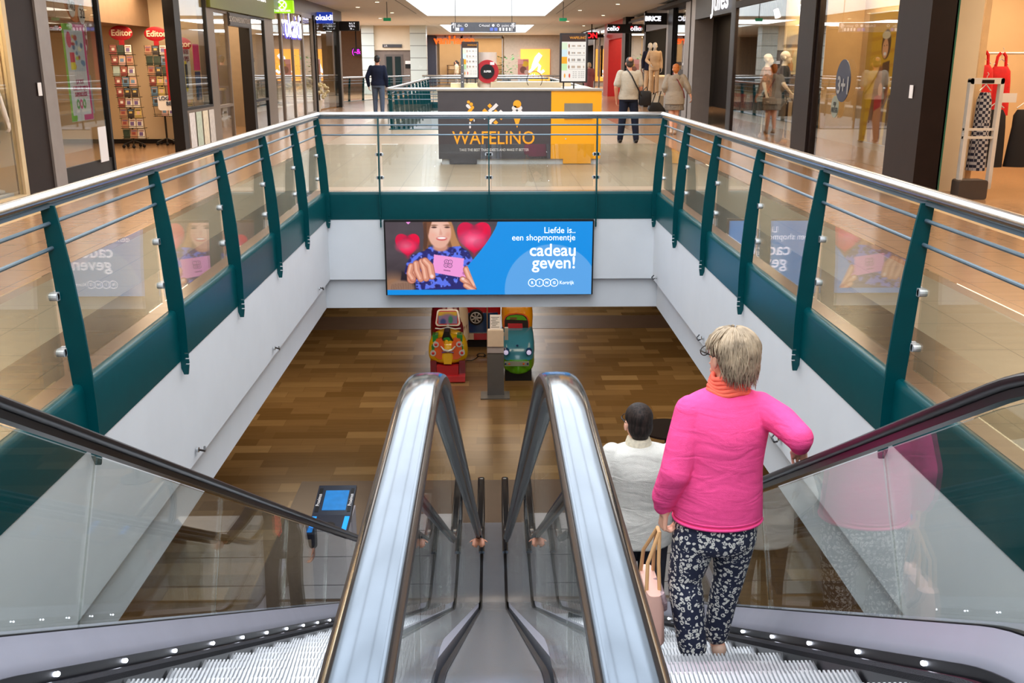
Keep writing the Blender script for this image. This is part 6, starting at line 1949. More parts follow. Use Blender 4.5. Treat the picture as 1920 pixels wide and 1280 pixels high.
def person(name, label, cat, loc, rz, H=1.7, J=None, skin=None, top=None, sleeve='long', hem=0.86, legs=None, legkind='trousers', hair=None, hairstyle='short', shoes=None,
           voxel=0.010, girth=1.0, belly=0.0, handcurl=0.55, hd=None, group=None, headyaw=0.0, bald=False, legr=1.0, ankle=0.075, toplen=None, hips=1.0, eyes=True, shr=1.0):
    k = H / 1.7
    j = {a: v.copy() for a, v in BASEJ.items()}
    if J: j.update({a: V(*v) for a, v in J.items()})
    t = thing(name, label, cat, loc, rz, group)
    t.scale = (k, k, k)
    g = girth
    Hd = j['head']
    HM = Matrix.Rotation(headyaw, 3, 'Z')

    def hp(x, y, z): return Hd + HM @ V(x, y, z)
    g = g * shr
    tors = [(j['hip'] - V(0, 0, 0.06), 0.15 * g * hips, 0.10 * g), (j['hip'] + V(0, 0, 0.04), 0.158 * g * hips, 0.108 * g), (j['waist'], 0.135 * g, 0.098 * g + belly), (j['chest'], 0.158 * g, 0.112 * g),
            ((j['sl'] + j['sr']) / 2 + V(0, 0, -0.01), 0.175 * g, 0.085 * g), ((j['sl'] + j['sr']) / 2 + V(0, 0, 0.035), 0.135 * g, 0.068 * g), (j['neck'], 0.056, 0.052)]
    b = MB()
    b.loft(tors, 24)
    b.chain([j['neck'] - V(0, 0, 0.02), hp(0, -0.01, -0.08)], [0.056, 0.05])
    b.ell(hp(0, -0.012, 0.03), 0.076, 0.095, 0.092, 20, 12, HM); b.ell(hp(0, 0.022, -0.04), 0.058, 0.068, 0.075, 16, 10, HM)
    b.limb(hp(0, 0.088, 0.0), 0.009, hp(0, 0.108, -0.028), 0.013, 8)      # nose
    b.ell(hp(0, 0.078, -0.088), 0.026, 0.022, 0.02)                        # chin
    b.ell(hp(0, 0.088, -0.058), 0.026, 0.012, 0.009)                       # lips
    b.ell(hp(0, 0.083, 0.022), 0.05, 0.012, 0.010)                         # brow
    for s in (-1, 1): b.ell(hp(s * 0.079, -0.008, -0.015), 0.012, 0.021, 0.033)
    for s, sh, e_, w_ in ((-1, 'sl', 'el', 'wl'), (1, 'sr', 'er', 'wr')):
        b.chain([j[sh], j[e_], j[w_]], [0.052 * g, 0.04 * g, 0.027])
        spec = (hd or {}).get(w_)
        dv = (j[w_] - j[e_]).normalized()
        if spec: hand(b, j[w_], V(*spec[0]), V(*spec[1]), spec[2], spec[3], thumb=V(*spec[4]) if len(spec) > 4 else None)
        else: hand(b, j[w_], (dv + V(0, 0, -0.4)).normalized(), V(-s, 0.1, 0), s * 1, handcurl)
    for hp_, kn, an in (('hl', 'kl', 'al'), ('hr', 'kr', 'ar')):
        b.chain([j[hp_], j[kn], j[an]], [0.082 * g, 0.054 * g, 0.036])
        if not shoes: b.limb(j[an] - V(0, 0.02, 0.05), 0.034, j[an] + V(0, 0.14, -0.065), 0.024)
    b.build('body', skin, t, smooth=True, world=False, remesh=voxel, relax=3)
    if eyes:
        for s in (-1, 1):
            e = MB(); e.ell(hp(s * 0.031, 0.083, 0.004), 0.0125, 0.008, 0.007, 10, 6); e.build('eye', mat('eye_white', (220, 214, 208), 0.3), t, world=False)
            e = MB(); e.ell(hp(s * 0.031, 0.0895, 0.004), 0.0055, 0.003, 0.0055, 8, 5); e.build('pupil', mat('eye_dark', (50, 36, 30), 0.2), t, world=False)
    if top:
        c = MB()
        hz = hem
        rt = []
        for (cc, a_, b_) in tors[1:6]: rt.append((cc, a_ + 0.024, b_ + 0.024))
        hemc = j['hip'] + V(0, 0, hz - 0.93)
        rt = [(hemc, 0.172 * g * hips + 0.012, 0.118 * g + 0.02)] + [r_ for r_ in rt if r_[0].z > hz + 0.03]
        rt.append((j['neck'] + V(0, 0, 0.0), 0.072, 0.066))
        c.loft(rt, 28)
        for s, sh, e_, w_ in ((-1, 'sl', 'el', 'wl'), (1, 'sr', 'er', 'wr')):
            dv = (j[w_] - j[e_]); du = (j[e_] - j[sh])
            if sleeve == 'long': c.chain([j[sh], j[e_], j[e_] + dv * 0.93], [0.060 * g, 0.056 * g, 0.043])
            elif sleeve == 'short': c.chain([j[sh], j[sh] + du * 0.75], [0.07 * g, 0.066 * g])
            elif sleeve == 'three': c.chain([j[sh], j[e_], j[e_] + dv * 0.5], [0.074 * g, 0.066 * g, 0.058])
        c.build('top', top, t, smooth=True, world=False, remesh=voxel, relax=4)
    if legs:
        c = MB()
        c.loft([(j['hip'] + V(0, 0, -0.09), 0.16 * g * hips, 0.115 * g), (j['hip'], 0.172 * g * hips, 0.122 * g), (j['hip'] + V(0, 0, 0.12), 0.15 * g, 0.108 * g + belly * 0.6)], 24)
        if legkind == 'trousers':
            for hp_, kn, an in (('hl', 'kl', 'al'), ('hr', 'kr', 'ar')):
                c.chain([j[hp_], j[kn], j[an] + V(0, 0, 0.0)], [0.094 * g * legr, 0.072 * g * legr, ankle])
        elif legkind == 'shorts':
            for hp_, kn in (('hl', 'kl'), ('hr', 'kr')):
                c.chain([j[hp_], j[hp_].lerp(j[kn], 0.75)], [0.1 * g, 0.1 * g])
        elif legkind == 'skirt':
            c.loft([(V(0, 0, 0.60), 0.2 * g, 0.15), (j['hip'], 0.172 * g, 0.122)], 24)
        c.build(legkind, legs, t, smooth=True, world=False, remesh=voxel, relax=4)
    if shoes:
        for an in ('al', 'ar'):
            c = MB(); c.limb(j[an] + V(0, -0.03, -0.045), 0.042, j[an] + V(0, 0.15, -0.058), 0.032); c.limb(j[an] + V(0, 0, 0.01), 0.045, j[an] + V(0, 0.05, -0.04), 0.04)
            c.build('shoe', shoes, t, smooth=True, world=False, remesh=voxel, relax=2)
    if hair:
        c = MB()
        if hairstyle == 'short':
            c.ell(hp(0, -0.022, 0.045), 0.084, 0.098, 0.086, 20, 12, HM); c.ell(hp(0, -0.05, -0.01), 0.078, 0.065, 0.085, 16, 10, HM); c.ell(hp(0, -0.05, -0.06), 0.055, 0.045, 0.05)
        elif hairstyle == 'crop':
            c.ell(hp(0, -0.018, 0.038), 0.081, 0.097, 0.089, 20, 12, HM); c.ell(hp(0, -0.045, -0.01), 0.074, 0.06, 0.075, 16, 10, HM)
        elif hairstyle == 'bob':
            c.ell(hp(0, -0.02, 0.04), 0.095, 0.105, 0.09, 20, 12, HM); c.ell(hp(0, -0.055, -0.03), 0.095, 0.07, 0.1, 16, 10, HM)
            for i in range(18):
                a = rad(180 + i * 10); c.ell(hp(0.085 * math.cos(a), -0.02 + 0.09 * math.sin(a), -0.03 + 0.03 * math.sin(i * 2.3)), 0.026, 0.026, 0.05)
        c.build('hair', hair, t, smooth=True, world=False, remesh=max(0.006, voxel * 0.7), relax=2)
    t['k'] = k
    return t, j, Hd


SKIN = mat('skin', (236, 178, 152), 0.5, vary=0.06, scale=12)
SKIN2 = mat('skin_tan', (196, 132, 104), 0.5, vary=0.06, scale=12)
MANQ = mat('mannequin_white', (226, 214, 200), 0.35, vary=0.02)


def cloth(name, col, vary=0.07, scale=30, rough=0.85, bump=0.25, bs=260):
    if name in MATS: return MATS[name]
    m = mat(name, col, rough, vary=vary, scale=scale, bump=bump, bscale=bs, spec=0.2)
    n, l = m.node_tree.nodes, m.node_tree.links
    tc = n.new('ShaderNodeTexCoord'); mp = n.new('ShaderNodeMapping')
    mp.inputs['Rotation'].default_value = (0.3, 0.7, 0.4); mp.inputs['Scale'].default_value = (5, 5, 16)
    nz = n.new('ShaderNodeTexNoise'); nz.inputs['Scale'].default_value = 1.0; nz.inputs['Detail'].default_value = 2; nz.inputs['Distortion'].default_value = 0.8
    bp = n.new('ShaderNodeBump'); bp.inputs['Strength'].default_value = 0.55; bp.inputs['Distance'].default_value = 0.02
    l.new(tc.outputs['Object'], mp.inputs[0]); l.new(mp.outputs[0], nz.inputs[0]); l.new(nz.outputs['Fac'], bp.inputs['Height'])
    fine = [q for q in n if q.type == 'BUMP' and q != bp][0]
    l.new(bp.outputs['Normal'], fine.inputs['Normal'])
    return m


def leopard():
    m = bpy.data.materials.new('navy_leopard_print'); m.use_nodes = True
    n, l = m.node_tree.nodes, m.node_tree.links
    b = n['Principled BSDF']; b.inputs['Roughness'].default_value = 0.8
    tc = n.new('ShaderNodeTexCoord')
    nz = n.new('ShaderNodeTexNoise'); nz.inputs['Scale'].default_value = 30; nz.inputs['Detail'].default_value = 1
    l.new(tc.outputs['Object'], nz.inputs[0])
    ad = n.new('ShaderNodeVectorMath'); ad.operation = 'MULTIPLY_ADD'
    ad.inputs[1].default_value = (0.03, 0.03, 0.03)
    l.new(nz.outputs['Color'], ad.inputs[0]); l.new(tc.outputs['Object'], ad.inputs[2])
    vo = n.new('ShaderNodeTexVoronoi'); vo.inputs['Scale'].default_value = 46; vo.inputs['Randomness'].default_value = 0.8
    l.new(ad.outputs[0], vo.inputs['Vector'])
    r = n.new('ShaderNodeValToRGB'); r.color_ramp.interpolation = 'LINEAR'
    e = r.color_ramp.elements
    navy, cream = S(30, 36, 62), S(222, 220, 214)
    e[0].position = 0.0; e[0].color = navy; e[1].position = 1.0; e[1].color = navy
    for p_, c_ in ((0.17, navy), (0.21, cream), (0.42, cream), (0.46, navy)):
        x = e.new(p_); x.color = c_
    l.new(vo.outputs['Distance'], r.inputs[0])
    n2 = n.new('ShaderNodeTexNoise'); n2.inputs['Scale'].default_value = 60; n2.inputs['Detail'].default_value = 0
    l.new(tc.outputs['Object'], n2.inputs[0])
    gt = n.new('ShaderNodeMath'); gt.operation = 'GREATER_THAN'; gt.inputs[1].default_value = 0.32; l.new(n2.outputs['Fac'], gt.inputs[0])
    mx = n.new('ShaderNodeMixRGB'); mx.inputs[1].default_value = navy; l.new(gt.outputs[0], mx.inputs[0]); l.new(r.outputs[0], mx.inputs[2])
    l.new(mx.outputs[0], b.inputs['Base Color'])
    return m


def wavy_hair_mat(name, c1, c2):
    m = bpy.data.materials.new(name); m.use_nodes = True
    n, l = m.node_tree.nodes, m.node_tree.links
    b = n['Principled BSDF']; b.inputs['Roughness'].default_value = 0.65; b.inputs['Specular IOR Level'].default_value = 0.25
    tc = n.new('ShaderNodeTexCoord'); mp = n.new('ShaderNodeMapping'); mp.inputs['Scale'].default_value = (90, 90, 12)
    nz = n.new('ShaderNodeTexNoise'); nz.inputs['Scale'].default_value = 1; nz.inputs['Detail'].default_value = 3
    l.new(tc.outputs['Object'], mp.inputs[0]); l.new(mp.outputs[0], nz.inputs[0])
    r = n.new('ShaderNodeValToRGB'); r.color_ramp.elements[0].color = S(*c1); r.color_ramp.elements[1].color = S(*c2)
    r.color_ramp.elements[0].position = 0.35; r.color_ramp.elements[1].position = 0.65
    l.new(nz.outputs['Fac'], r.inputs[0]); l.new(r.outputs[0], b.inputs['Base Color'])
    return m


# ---- the woman in pink on the right escalator (built at true size, joints placed in metres from her feet)
FX, FY, FZ = 0.945, 4.06, -1.064
PINK = cloth('pink_knit', (255, 84, 152), 0.04, 40)
wx = 1.0
J = dict(hip=(0.07, 0.0, 0.80), waist=(0.075, 0.0, 0.98), chest=(0.08, 0.0, 1.14), neck=(0.095, 0.015, 1.345), head=(0.092, 0.05, 1.482),
         sl=(-0.055, 0.0, 1.215), sr=(0.225, 0.02, 1.215), el=(-0.135, -0.06, 0.98), wl=(-0.168, -0.01, 0.765),
         er=(0.352, -0.22, 1.215), wr=(0.392, -0.10, 1.095),
         hl=(-0.01, 0.0, 0.78), hr=(0.15, 0.0, 0.78), kl=(-0.055, 0.0, 0.42), kr=(0.155, 0.03, 0.42), al=(0.0, -0.06, 0.075), ar=(0.13, 0.05, 0.085))
pw, jj, Hd = person('person', 'woman in bright pink sweater and navy patterned trousers holding the escalator handrail', 'person', (FX, FY, FZ), 0, 1.7, J, skin=SKIN,
                    hd={'wr': ((0.25, 0.80, -0.42), (0.1, -0.4, -0.9), -1, 0.62, (-0.55, 0.45, -0.55)), 'wl': ((-0.05, 0.12, -1.0), (1.0, 0.2, 0), -1, 1.05)}, voxel=0.0055, shr=0.92, headyaw=rad(28))
b = MB()
b.loft([((0.075, -0.005, 0.725), 0.190, 0.140), ((0.075, -0.005, 0.745), 0.200, 0.148), ((0.075, -0.005, 0.78), 0.202, 0.150), ((0.075, -0.003, 0.88), 0.196, 0.148), ((0.077, 0, 1.0), 0.188, 0.142),
        ((0.082, 0, 1.14), 0.196, 0.142), ((0.085, 0.005, 1.22), 0.206, 0.126), ((0.088, 0.012, 1.285), 0.190, 0.100), ((0.09, 0.016, 1.315), 0.15, 0.085), ((0.092, 0.018, 1.335), 0.10, 0.075), ((0.094, 0.02, 1.35), 0.078, 0.066)], 36)
b.chain([V(-0.068, 0.0, 1.24), V(-0.10, -0.03, 1.12), V(-0.135, -0.06, 0.98), V(-0.168, -0.01, 0.84)], [0.076, 0.076, 0.072, 0.062], 16)
b.chain([V(-0.168, -0.01, 0.84), V(-0.172, 0.0, 0.79)], [0.060, 0.046], 16)
b.chain([V(0.235, 0.02, 1.245), V(0.30, -0.10, 1.235), V(0.348, -0.22, 1.20), V(0.374, -0.16, 1.145)], [0.078, 0.068, 0.060, 0.046], 16)
sw = b.build('sweater', PINK, pw, smooth=True, world=False, remesh=0.0055, relax=6)
b = MB()
for k_ in range(3): b.tube([V(0.075 + (0.200 - 0.004 * k_) * math.cos(a * PI / 20), -0.005 + (0.148 - 0.003 * k_) * math.sin(a * PI / 20), 0.735 + 0.02 * k_) for a in range(41)], 0.0075, 6, cap=False)
b.build('ribbed_hem', PINK, sw, smooth=True, world=False)
LEO = leopard()
b = MB()
b.loft([((0.072, -0.005, 0.585), 0.150, 0.115), ((0.072, -0.005, 0.63), 0.183, 0.135), ((0.072, 0, 0.72), 0.186, 0.138), ((0.072, 0, 0.86), 0.16, 0.115)], 32)
b.chain([V(-0.018, -0.005, 0.64), V(-0.060, 0.0, 0.42), V(-0.050, -0.02, 0.34), V(-0.018, -0.06, 0.10)], [0.108, 0.078, 0.080, 0.068], 18)
b.chain([V(0.158, 0.0, 0.64), V(0.158, 0.03, 0.42), V(0.140, 0.04, 0.30), V(0.118, 0.05, 0.10)], [0.104, 0.074, 0.068, 0.060], 18)
b.build('trousers', LEO, pw, smooth=True, world=False, remesh=0.006, relax=5)
for an, nm in (('al', 0), ('ar', 1)):
    a_ = V(*J[an])
    b = MB(); b.limb(a_ + V(0, -0.03, -0.06), 0.036, a_ + V(0.01, 0.17, -0.062), 0.03); b.build('shoe', mat('shoe_beige', (206, 170, 150), 0.5), pw, smooth=True, world=False, remesh=0.007)
b = MB()
for i in range(5):
    z = 1.335 + 0.014 * i
    b.tube([V(0.095 + (0.088 - 0.004 * i) * math.cos(a * PI / 14), 0.022 + (0.078 - 0.003 * i) * math.sin(a * PI / 14), z + 0.006 * math.sin(a * 0.9 + i)) for a in range(29)], 0.0125, 8, cap=False)
b.build('scarf', cloth('coral_scarf', (255, 112, 92), 0.12, 20), pw, smooth=True, world=False)
HAIRG = wavy_hair_mat('grey_blonde_gap_shade', (84, 72, 60), (150, 134, 112))  # base darkened so the gaps between the locks look shaded
HM = Matrix.Rotation(rad(28), 3, 'Z')
HAIRS = mat('hair_lock_colour', (160, 142, 120), 0.6, vary=0.45, scale=16, spec=0.3)
b = MB()
hq = lambda x, y, z: Hd + HM @ V(x, y, z)
b.ell(hq(0, -0.02, 0.045), 0.096, 0.106, 0.088, 22, 14, HM); b.ell(hq(0.022, -0.062, -0.005), 0.092, 0.076, 0.088, 20, 12, HM); b.ell(hq(0.03, -0.078, -0.05), 0.078, 0.052, 0.068, 18, 10, HM)
b.build('hair', HAIRG, pw, smooth=True, world=False, remesh=0.006, relax=3)
b = MB()
rh = random.Random(11)
for i in range(520):
    # locks start at the crown parting, run over the head and fall free below the ears
    a = rh.uniform(PI * 1.10, PI * 2.10) if i % 5 else rh.uniform(0, 2 * PI)
    back = max(0.0, -math.sin(a))
    th0 = rh.uniform(0.05, 1.1)
    drop = (0.06 + 0.075 * back + rh.uniform(-0.03, 0.035)) if i % 5 else 0.02
    lay = rh.uniform(0.0, 0.012)
    ph, am, fq = rh.uniform(0, 6), rh.uniform(0.004, 0.009), rh.uniform(6, 10)
    pts = []
    for s_ in range(12):
        f_ = s_ / 11
        arc_ = (PI / 2 - th0) * 0.11
        dist = f_ * (arc_ + drop)
        if dist < arc_:
            th = th0 + dist / 0.11; rr_ = math.sin(th); zz = 0.04 + 0.098 * math.cos(th)
        else:
            dd_ = dist - arc_; rr_ = 1.0 - 0.9 * max(0, dd_ - 0.05) + 0.25 * max(0, dd_ - 0.13) * 4; zz = 0.04 - dd_
        wv = am * math.sin(ph + f_ * fq) * (0.4 + f_ * 1.4)
        aa = a + wv * 9
        rad_ = 0.101 * rr_ + 0.002 + lay + 0.4 * wv
        pts.append(hq(rad_ * math.cos(aa) + 0.02 * max(0, 0.02 - zz), -0.03 + rad_ * 1.04 * math.sin(aa) , zz))
    r0 = rh.uniform(0.0028, 0.0048)
    b.tube(pts, [r0] * 8 + [r0 * 0.9, r0 * 0.7, r0 * 0.5, r0 * 0.2], 5)
b.build('hair_strands', HAIRS, pw, smooth=True, world=False)
b = MB()
b.tube([hq(-0.084, -0.02, 0.01), hq(-0.086, 0.06, 0.012), hq(-0.07, 0.105, 0.008)], 0.003, 6)
b.tube([hq(-0.035 + 0.027 * math.cos(a * PI / 8), 0.112, 0.0 + 0.022 * math.sin(a * PI / 8)) for a in range(17)], 0.0025, 5)
b.tube([hq(0.035 + 0.027 * math.cos(a * PI / 8), 0.112, 0.0 + 0.022 * math.sin(a * PI / 8)) for a in range(17)], 0.0025, 5)
b.build('glasses', BLACK, pw, world=False)
# her handbag
t = thing('handbag', 'pale pink handbag with tan handles hanging from the left hand of the woman in pink', 'handbag', (FX - 0.215, FY + 0.0, FZ + 0.14))
bp = V(FX - 0.215, FY + 0.02, FZ)
b = MB(); b.rings([sq(bp + V(0, 0, 0.14), 0.055, 0.15), sq(bp + V(0, 0, 0.16), 0.062, 0.165), sq(bp + V(0, 0, 0.32), 0.052, 0.16), sq(bp + V(0, 0, 0.40), 0.035, 0.15)]); b.build('body', mat('bag_pink', (226, 178, 164), 0.5), t, smooth='auto')
TAN = mat('bag_tan', (214, 166, 116), 0.5)
for s in (-1, 1):
    b = MB(); b.tube([bp + V(s * 0.03, -0.09, 0.38), bp + V(s * 0.025, -0.06, 0.52), bp + V(0.03, -0.02, 0.655), bp + V(0.03, 0.03, 0.655), bp + V(s * 0.025, 0.07, 0.52), bp + V(s * 0.03, 0.10, 0.38)], 0.009, 8); b.build('handle', TAN, t, smooth='auto')
b = MB(); b.tube([bp + V(0.03, -0.12, 0.40), bp + V(0.045, -0.12, 0.36), bp + V(0.055, -0.08, 0.30), bp + V(0.05, -0.02, 0.34), bp + V(0.03, 0.02, 0.40)], 0.017, 8); b.build('knotted_scarf', mat('bag_scarf', (176, 150, 156), 0.7, vary=0.5, scale=30), t, smooth='auto')

# ---- man in the white knitted jumper, further down
WK = cloth('white_knit', (214, 212, 206), 0.04, 40, bump=0.4)
mz = 1.325 - T30 * 5.98
WX, WY, WZ = 0.955, 5.85, -1.064 - 0.2309 * 5
J = dict(el=(-0.27, -0.05, 1.12), wl=(-0.22, 0.10, 0.92), er=(0.31, -0.10, 1.15), wr=(0.36, 0.06, 1.02), neck=(-0.02, 0.0, 1.45), head=(-0.025, 0.03, 1.575))
pm, jj, Hm = person('person', 'dark-haired man in a white jumper standing lower on the right escalator', 'person', (WX, WY, WZ), 0, 1.79, J, skin=SKIN, top=WK, hem=0.80, legs=cloth('dark_trousers', (52, 52, 62)),
                    hair=wavy_hair_mat('dark_brown_hair', (22, 16, 15), (52, 40, 36)), shoes=BLACK, voxel=0.008, girth=1.16, headyaw=rad(12),
                    hd={'wr': ((0.2, 0.8, -0.45), (0.1, -0.4, -0.9), -1, 0.6, (-0.5, 0.5, -0.5))})
b = MB()
b.loft([((-0.02, 0.0, 1.435), 0.078, 0.072), ((-0.02, 0.002, 1.46), 0.080, 0.074), ((-0.021, 0.006, 1.49), 0.068, 0.066)], 28)
b.build('shirt_collar', mat('check_collar', (222, 212, 190), 0.7, vary=0.15, scale=60), pm, smooth='auto', world=False)
b = MB()
HMm = Matrix.Rotation(rad(12), 3, 'Z'); hq2 = lambda x, y, z: Hm + HMm @ V(x, y, z)
b.tube([hq2(-0.082, -0.02, 0.01), hq2(-0.084, 0.05, 0.012), hq2(-0.07, 0.1, 0.008)], 0.003, 6)
for s in (-1, 1): b.tube([hq2(s * 0.035 + 0.026 * math.cos(a * PI / 8), 0.11, 0.022 * math.sin(a * PI / 8)) for a in range(17)], 0.0025, 5)
b.build('glasses', BLACK, pm, world=False)

# ---- man in a dark suit coming up the left escalator
k_ = 12
SX, SY, SZ = -0.64, 4.14 + 0.4 * k_ - 0.15, -1.064 - 0.2309 * k_
SUIT = cloth('navy_suit', (28, 30, 44), 0.08, 20)
J = dict(el=(-0.33, 0.02, 1.16), wl=(-0.47, 0.20, 1.02), er=(0.26, -0.04, 1.12), wr=(0.29, 0.04, 0.88), kl=(-0.10, 0.10, 0.52), al=(-0.1, 0.12, 0.12))
ps_, jj, Hs = person('person', 'man in a dark suit with a red tie riding up the left escalator', 'person', (SX, SY, SZ), PI, 1.78, J, skin=SKIN2, top=SUIT, hem=0.80, legs=SUIT, shoes=BLACK, voxel=0.010,
                     hair=mat('short_brown_hair', (50, 38, 30), 0.6), hairstyle='crop', hd={'wl': ((-0.2, 0.8, 0.35), (0, 0.3, -1), 1, 0.5)})
b = MB(); b.prism([(-0.05, 1.45), (0.05, 1.45), (0.02, 1.12), (-0.02, 1.12)], 'y', 0.125, 0.135); b.build('shirt_front', WPRINT, ps_, world=False)
b = MB(); b.prism([(-0.02, 1.44), (0.02, 1.44), (0.032, 1.08), (0, 1.03), (-0.032, 1.08)], 'y', 0.136, 0.146); b.build('tie', mat('red_tie', (190, 50, 40), 0.5, vary=0.4, scale=40), ps_, world=False)

# ---- people on the upper floor
CR = lambda c: mat('hair_%d_%d' % (c[0], c[1]), c, 0.6, vary=0.2, scale=40)
NAVY = cloth('navy_sweater', (26, 32, 52), 0.06)
c0 = atZ(711, 222, 0)
person('person', 'man in a navy sweater and grey jeans walking away along the left gallery', 'person', (c0.x, c0.y, 0), rad(-3), 1.84, dict(kr=(0.11, -0.03, 0.5), ar=(0.12, -0.14, 0.12), kl=(-0.10, 0.06, 0.5), al=(-0.1, 0.02, 0.09), el=(-0.29, -0.03, 1.13), wl=(-0.27, 0.05, 0.88)), skin=SKIN2, top=NAVY, hem=0.90,
       legs=cloth('grey_jeans', (84, 94, 112)), shoes=mat('white_trainers', (220, 220, 220), 0.5), hair=CR((30, 24, 22)), hairstyle='crop', voxel=0.013, girth=1.12, legr=0.92, ankle=0.052)
c0 = atZ(1176, 268, 0)
p2_, jj, _ = person('person', 'balding man in a grey polo shirt with a black shoulder bag, seen from behind', 'person', (c0.x, c0.y, 0), rad(4), 1.74, dict(kr=(0.14, 0.0, 0.5), ar=(0.17, -0.06, 0.09), kl=(-0.11, 0.03, 0.5), al=(-0.15, 0.02, 0.09), el=(-0.27, -0.03, 1.12)), skin=SKIN2, top=cloth('grey_polo', (176, 166, 150), 0.05), sleeve='short', hem=0.88,
                    legs=cloth('dark_jeans', (26, 30, 46)), shoes=BLACK, hair=CR((60, 50, 44)), hairstyle='crop', voxel=0.011, girth=1.2, belly=0.03, legr=0.95, ankle=0.062)
b = MB(); b.ell((0, -0.075, 1.67), 0.045, 0.03, 0.045); b.build('bald_spot', SKIN2, p2_, smooth=True, world=False)
b = MB(); b.tube([(-0.08, -0.04, 1.5), (0.02, -0.155, 1.35), (0.14, -0.165, 1.12), (0.24, -0.12, 0.95)], 0.014, 6); b.build('bag_strap', BLACK, p2_, world=False)
t = thing('shoulder_bag', 'black shoulder bag at the right hip of the man in the grey polo', 'bag', (c0.x + 0.34, c0.y - 0.05, 0.78))
b = MB(); b.rings([sq((0, 0, 0), 0.11, 0.05), sq((0, 0, 0.02), 0.13, 0.06), sq((0, 0, 0.26), 0.13, 0.06), sq((0, 0, 0.30), 0.10, 0.04)]); b.build('body', BLACK, t, smooth='auto', world=False)
b = MB(); b.tube([(0.05, 0, 0.3), (0.02, 0, 0.38), (-0.05, 0, 0.3)], 0.01, 6); b.build('loop', BLACK, t, world=False)
c0 = atZ(1262, 252, 0)
GK = cloth('grey_hoodie', (160, 148, 134), 0.06)
p3_, jj, _ = person('person', 'red-haired woman in a grey hooded top and patterned skirt walking away', 'person', (c0.x, c0.y, 0), rad(-6), 1.6, dict(er=(0.31, -0.02, 1.15), wr=(0.40, 0.02, 0.93), el=(-0.26, -0.02, 1.16), wl=(-0.24, 0.10, 0.98), kr=(0.06, 0.04, 0.5), ar=(0.05, 0.08, 0.09), al=(-0.06, -0.12, 0.11), kl=(-0.07, -0.02, 0.5)), skin=SKIN, top=GK, sleeve='three', hem=0.74,
                    legs=mat('print_skirt', (120, 110, 100), 0.8, vary=0.5, scale=60), legkind='skirt', shoes=mat('pale_sandal', (206, 180, 160), 0.5), hair=CR((196, 112, 50)), hairstyle='short', voxel=0.011, girth=1.25, hips=1.1)
b = MB(); b.ell((0, -0.12, 1.38), 0.11, 0.05, 0.10); b.build('hood', GK, p3_, smooth=True, world=False)
b = MB(); b.tube([(-0.08, -0.10, 1.5), (0.06, -0.185, 1.3), (0.2, -0.17, 1.05), (0.24, -0.05, 0.9)], 0.012, 6); b.build('bag_strap', mat('dark_red_strap', (120, 30, 40), 0.5), p3_, world=False)
t = thing('tote_bag', 'large black tote bag carried on the left arm of the red-haired woman', 'bag', (c0.x - 0.42, c0.y + 0.05, 0.42))
b = MB(); b.rings([sq((0.08, 0, 0), 0.16, 0.05), sq((0, 0, 0.16), 0.21, 0.09), sq((-0.04, 0, 0.32), 0.12, 0.06)]); b.build('body', BLACK, t, smooth='auto', world=False)
b = MB(); b.tube([(-0.1, 0, 0.3), (-0.02, 0, 0.55), (0.1, 0, 0.58), (0.04, 0, 0.3)], 0.012, 6); b.build('handle', BLACK, t, world=False)
c0 = V(xu(1105, 47), 47, 0)
person('person', 'grey-haired person in a dusty pink coat, behind the large menu board', 'person', (c0.x, c0.y, 0), rad(10), 1.62, None, skin=SKIN, top=cloth('dusty_pink_coat', (150, 92, 96)), hem=0.5, legs=cloth('dark_slacks', (60, 50, 56)), shoes=BLACK, hair=CR((190, 170, 140)), hairstyle='bob', voxel=0.018, girth=1.25, eyes=False)
c0 = V(xu(856, 71), 71, 0)
person('person', 'distant dark-haired person in a beige top at the shoe shop entrance', 'person', (c0.x, c0.y, 0), rad(70), 1.75, None, skin=SKIN, top=cloth('beige_top', (200, 176, 148)), hem=0.85, legs=cloth('beige_trousers', (170, 150, 130)), shoes=BLACK, hair=CR((40, 30, 26)), hairstyle='short', voxel=0.02, girth=1.1, eyes=False)

# ---- mannequins
def manq(label, x, y, z, rz, H, top, legs, **kw):
    return person('mannequin', label, 'mannequin', (x, y, z), rz, H, kw.pop('J', None), skin=MANQ, top=top, legs=legs, voxel=kw.pop('voxel', 0.014), eyes=False, **kw)


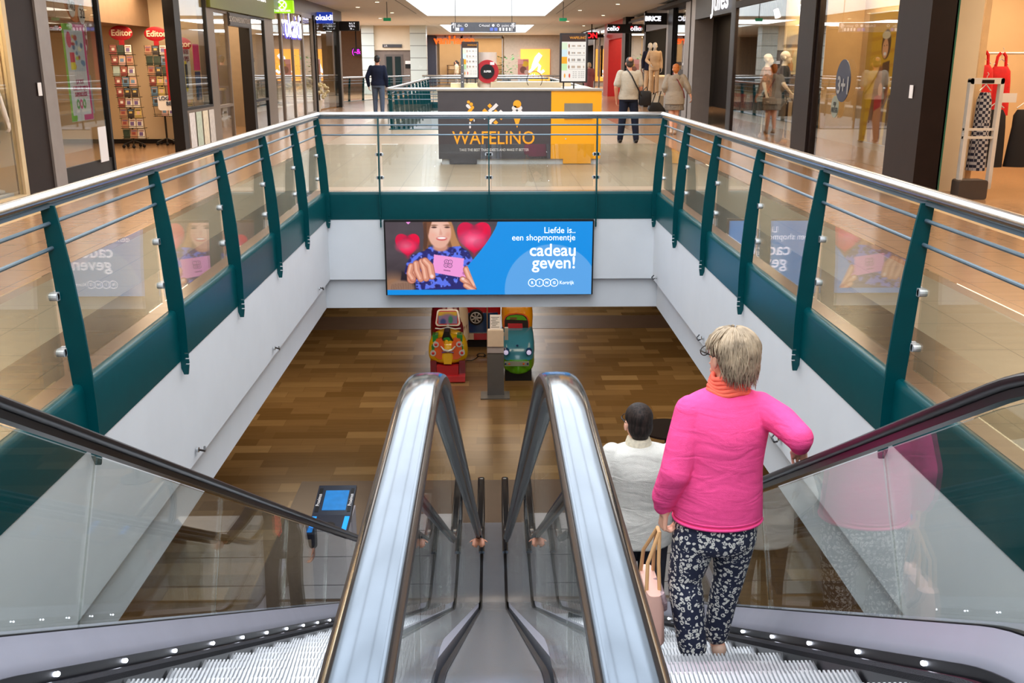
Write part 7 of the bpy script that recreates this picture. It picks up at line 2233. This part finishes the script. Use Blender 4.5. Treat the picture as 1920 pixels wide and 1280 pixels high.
manq('white mannequin in a short denim dress at the far left window', -6.03, 11.95, 0.12, 0.0, 1.72, cloth('denim_dress', (60, 76, 104), 0.2, 20), MATS['denim_dress'], sleeve='none', hem=0.9, legkind='skirt', J=dict(er=(0.26, 0.0, 1.12), wr=(0.3, 0.05, 0.86), wl=(-0.32, 0.05, 0.9), el=(-0.27, 0.0, 1.14)))
wallbox('trim_5', -6.6, -5.85, 11.2, 12.25, 0, 0.12, WHITE)
manq('child mannequin in a yellow top and white trousers in the childrens shop window', -6.1, 29.55, 0.421, PI * 0.75, 1.38, cloth('mustard_top', (232, 178, 20)), cloth('white_trousers', (216, 204, 190)), sleeve='none', hem=0.95, shoes=mat('tan_shoe', (170, 130, 90), 0.5))
b = MB(); b.ell((-6.1, 29.52, 0.421 + 1.345), 0.09, 0.1, 0.07, 16, 10); tag(b.build('child_hat', mat('teal_hat', (140, 180, 170), 0.7), smooth=True), 'pale green hat on the child mannequin', 'hat')
manq('mannequin in a dark shirt and grey trousers in the menswear window, nearer one', 6.0, 20.7, 0.02, -PI * 0.6, 1.84, cloth('charcoal_shirt', (44, 40, 42)), cloth('grey_trousers', (104, 96, 88)), sleeve='short', hem=0.85, J=dict(wr=(0.2, 0.16, 0.95), er=(0.28, 0.02, 1.12)), shoes=mat('tan_boot', (170, 120, 70), 0.5))
FLOR = mat('floral_shirt', (150, 96, 70), 0.7, vary=0.9, scale=26)
manq('mannequin in a colourful floral shirt and dark shorts further along the menswear window', 6.1, 22.35, 0.02, -PI * 0.6, 1.8, FLOR, cloth('dark_shorts', (50, 40, 36)), sleeve='short', hem=0.85, legkind='shorts', shoes=MATS['tan_boot'])
SUITC = cloth('cream_suit', (222, 186, 148), 0.05)
manq('mannequin in a cream suit in the dark menswear entrance, front one', xu(1228, 36.8), 36.8, 0.501, PI, 1.82, SUITC, SUITC, hem=0.8, J=dict(wr=(0.15, 0.16, 1.0), er=(0.27, 0.02, 1.13)))
manq('second mannequin in a navy jacket half hidden behind the cream suit', xu(1219, 37.35), 37.35, 0.501, PI, 1.82, cloth('dark_navy_jacket', (34, 36, 54)), SUITC, hem=0.8)
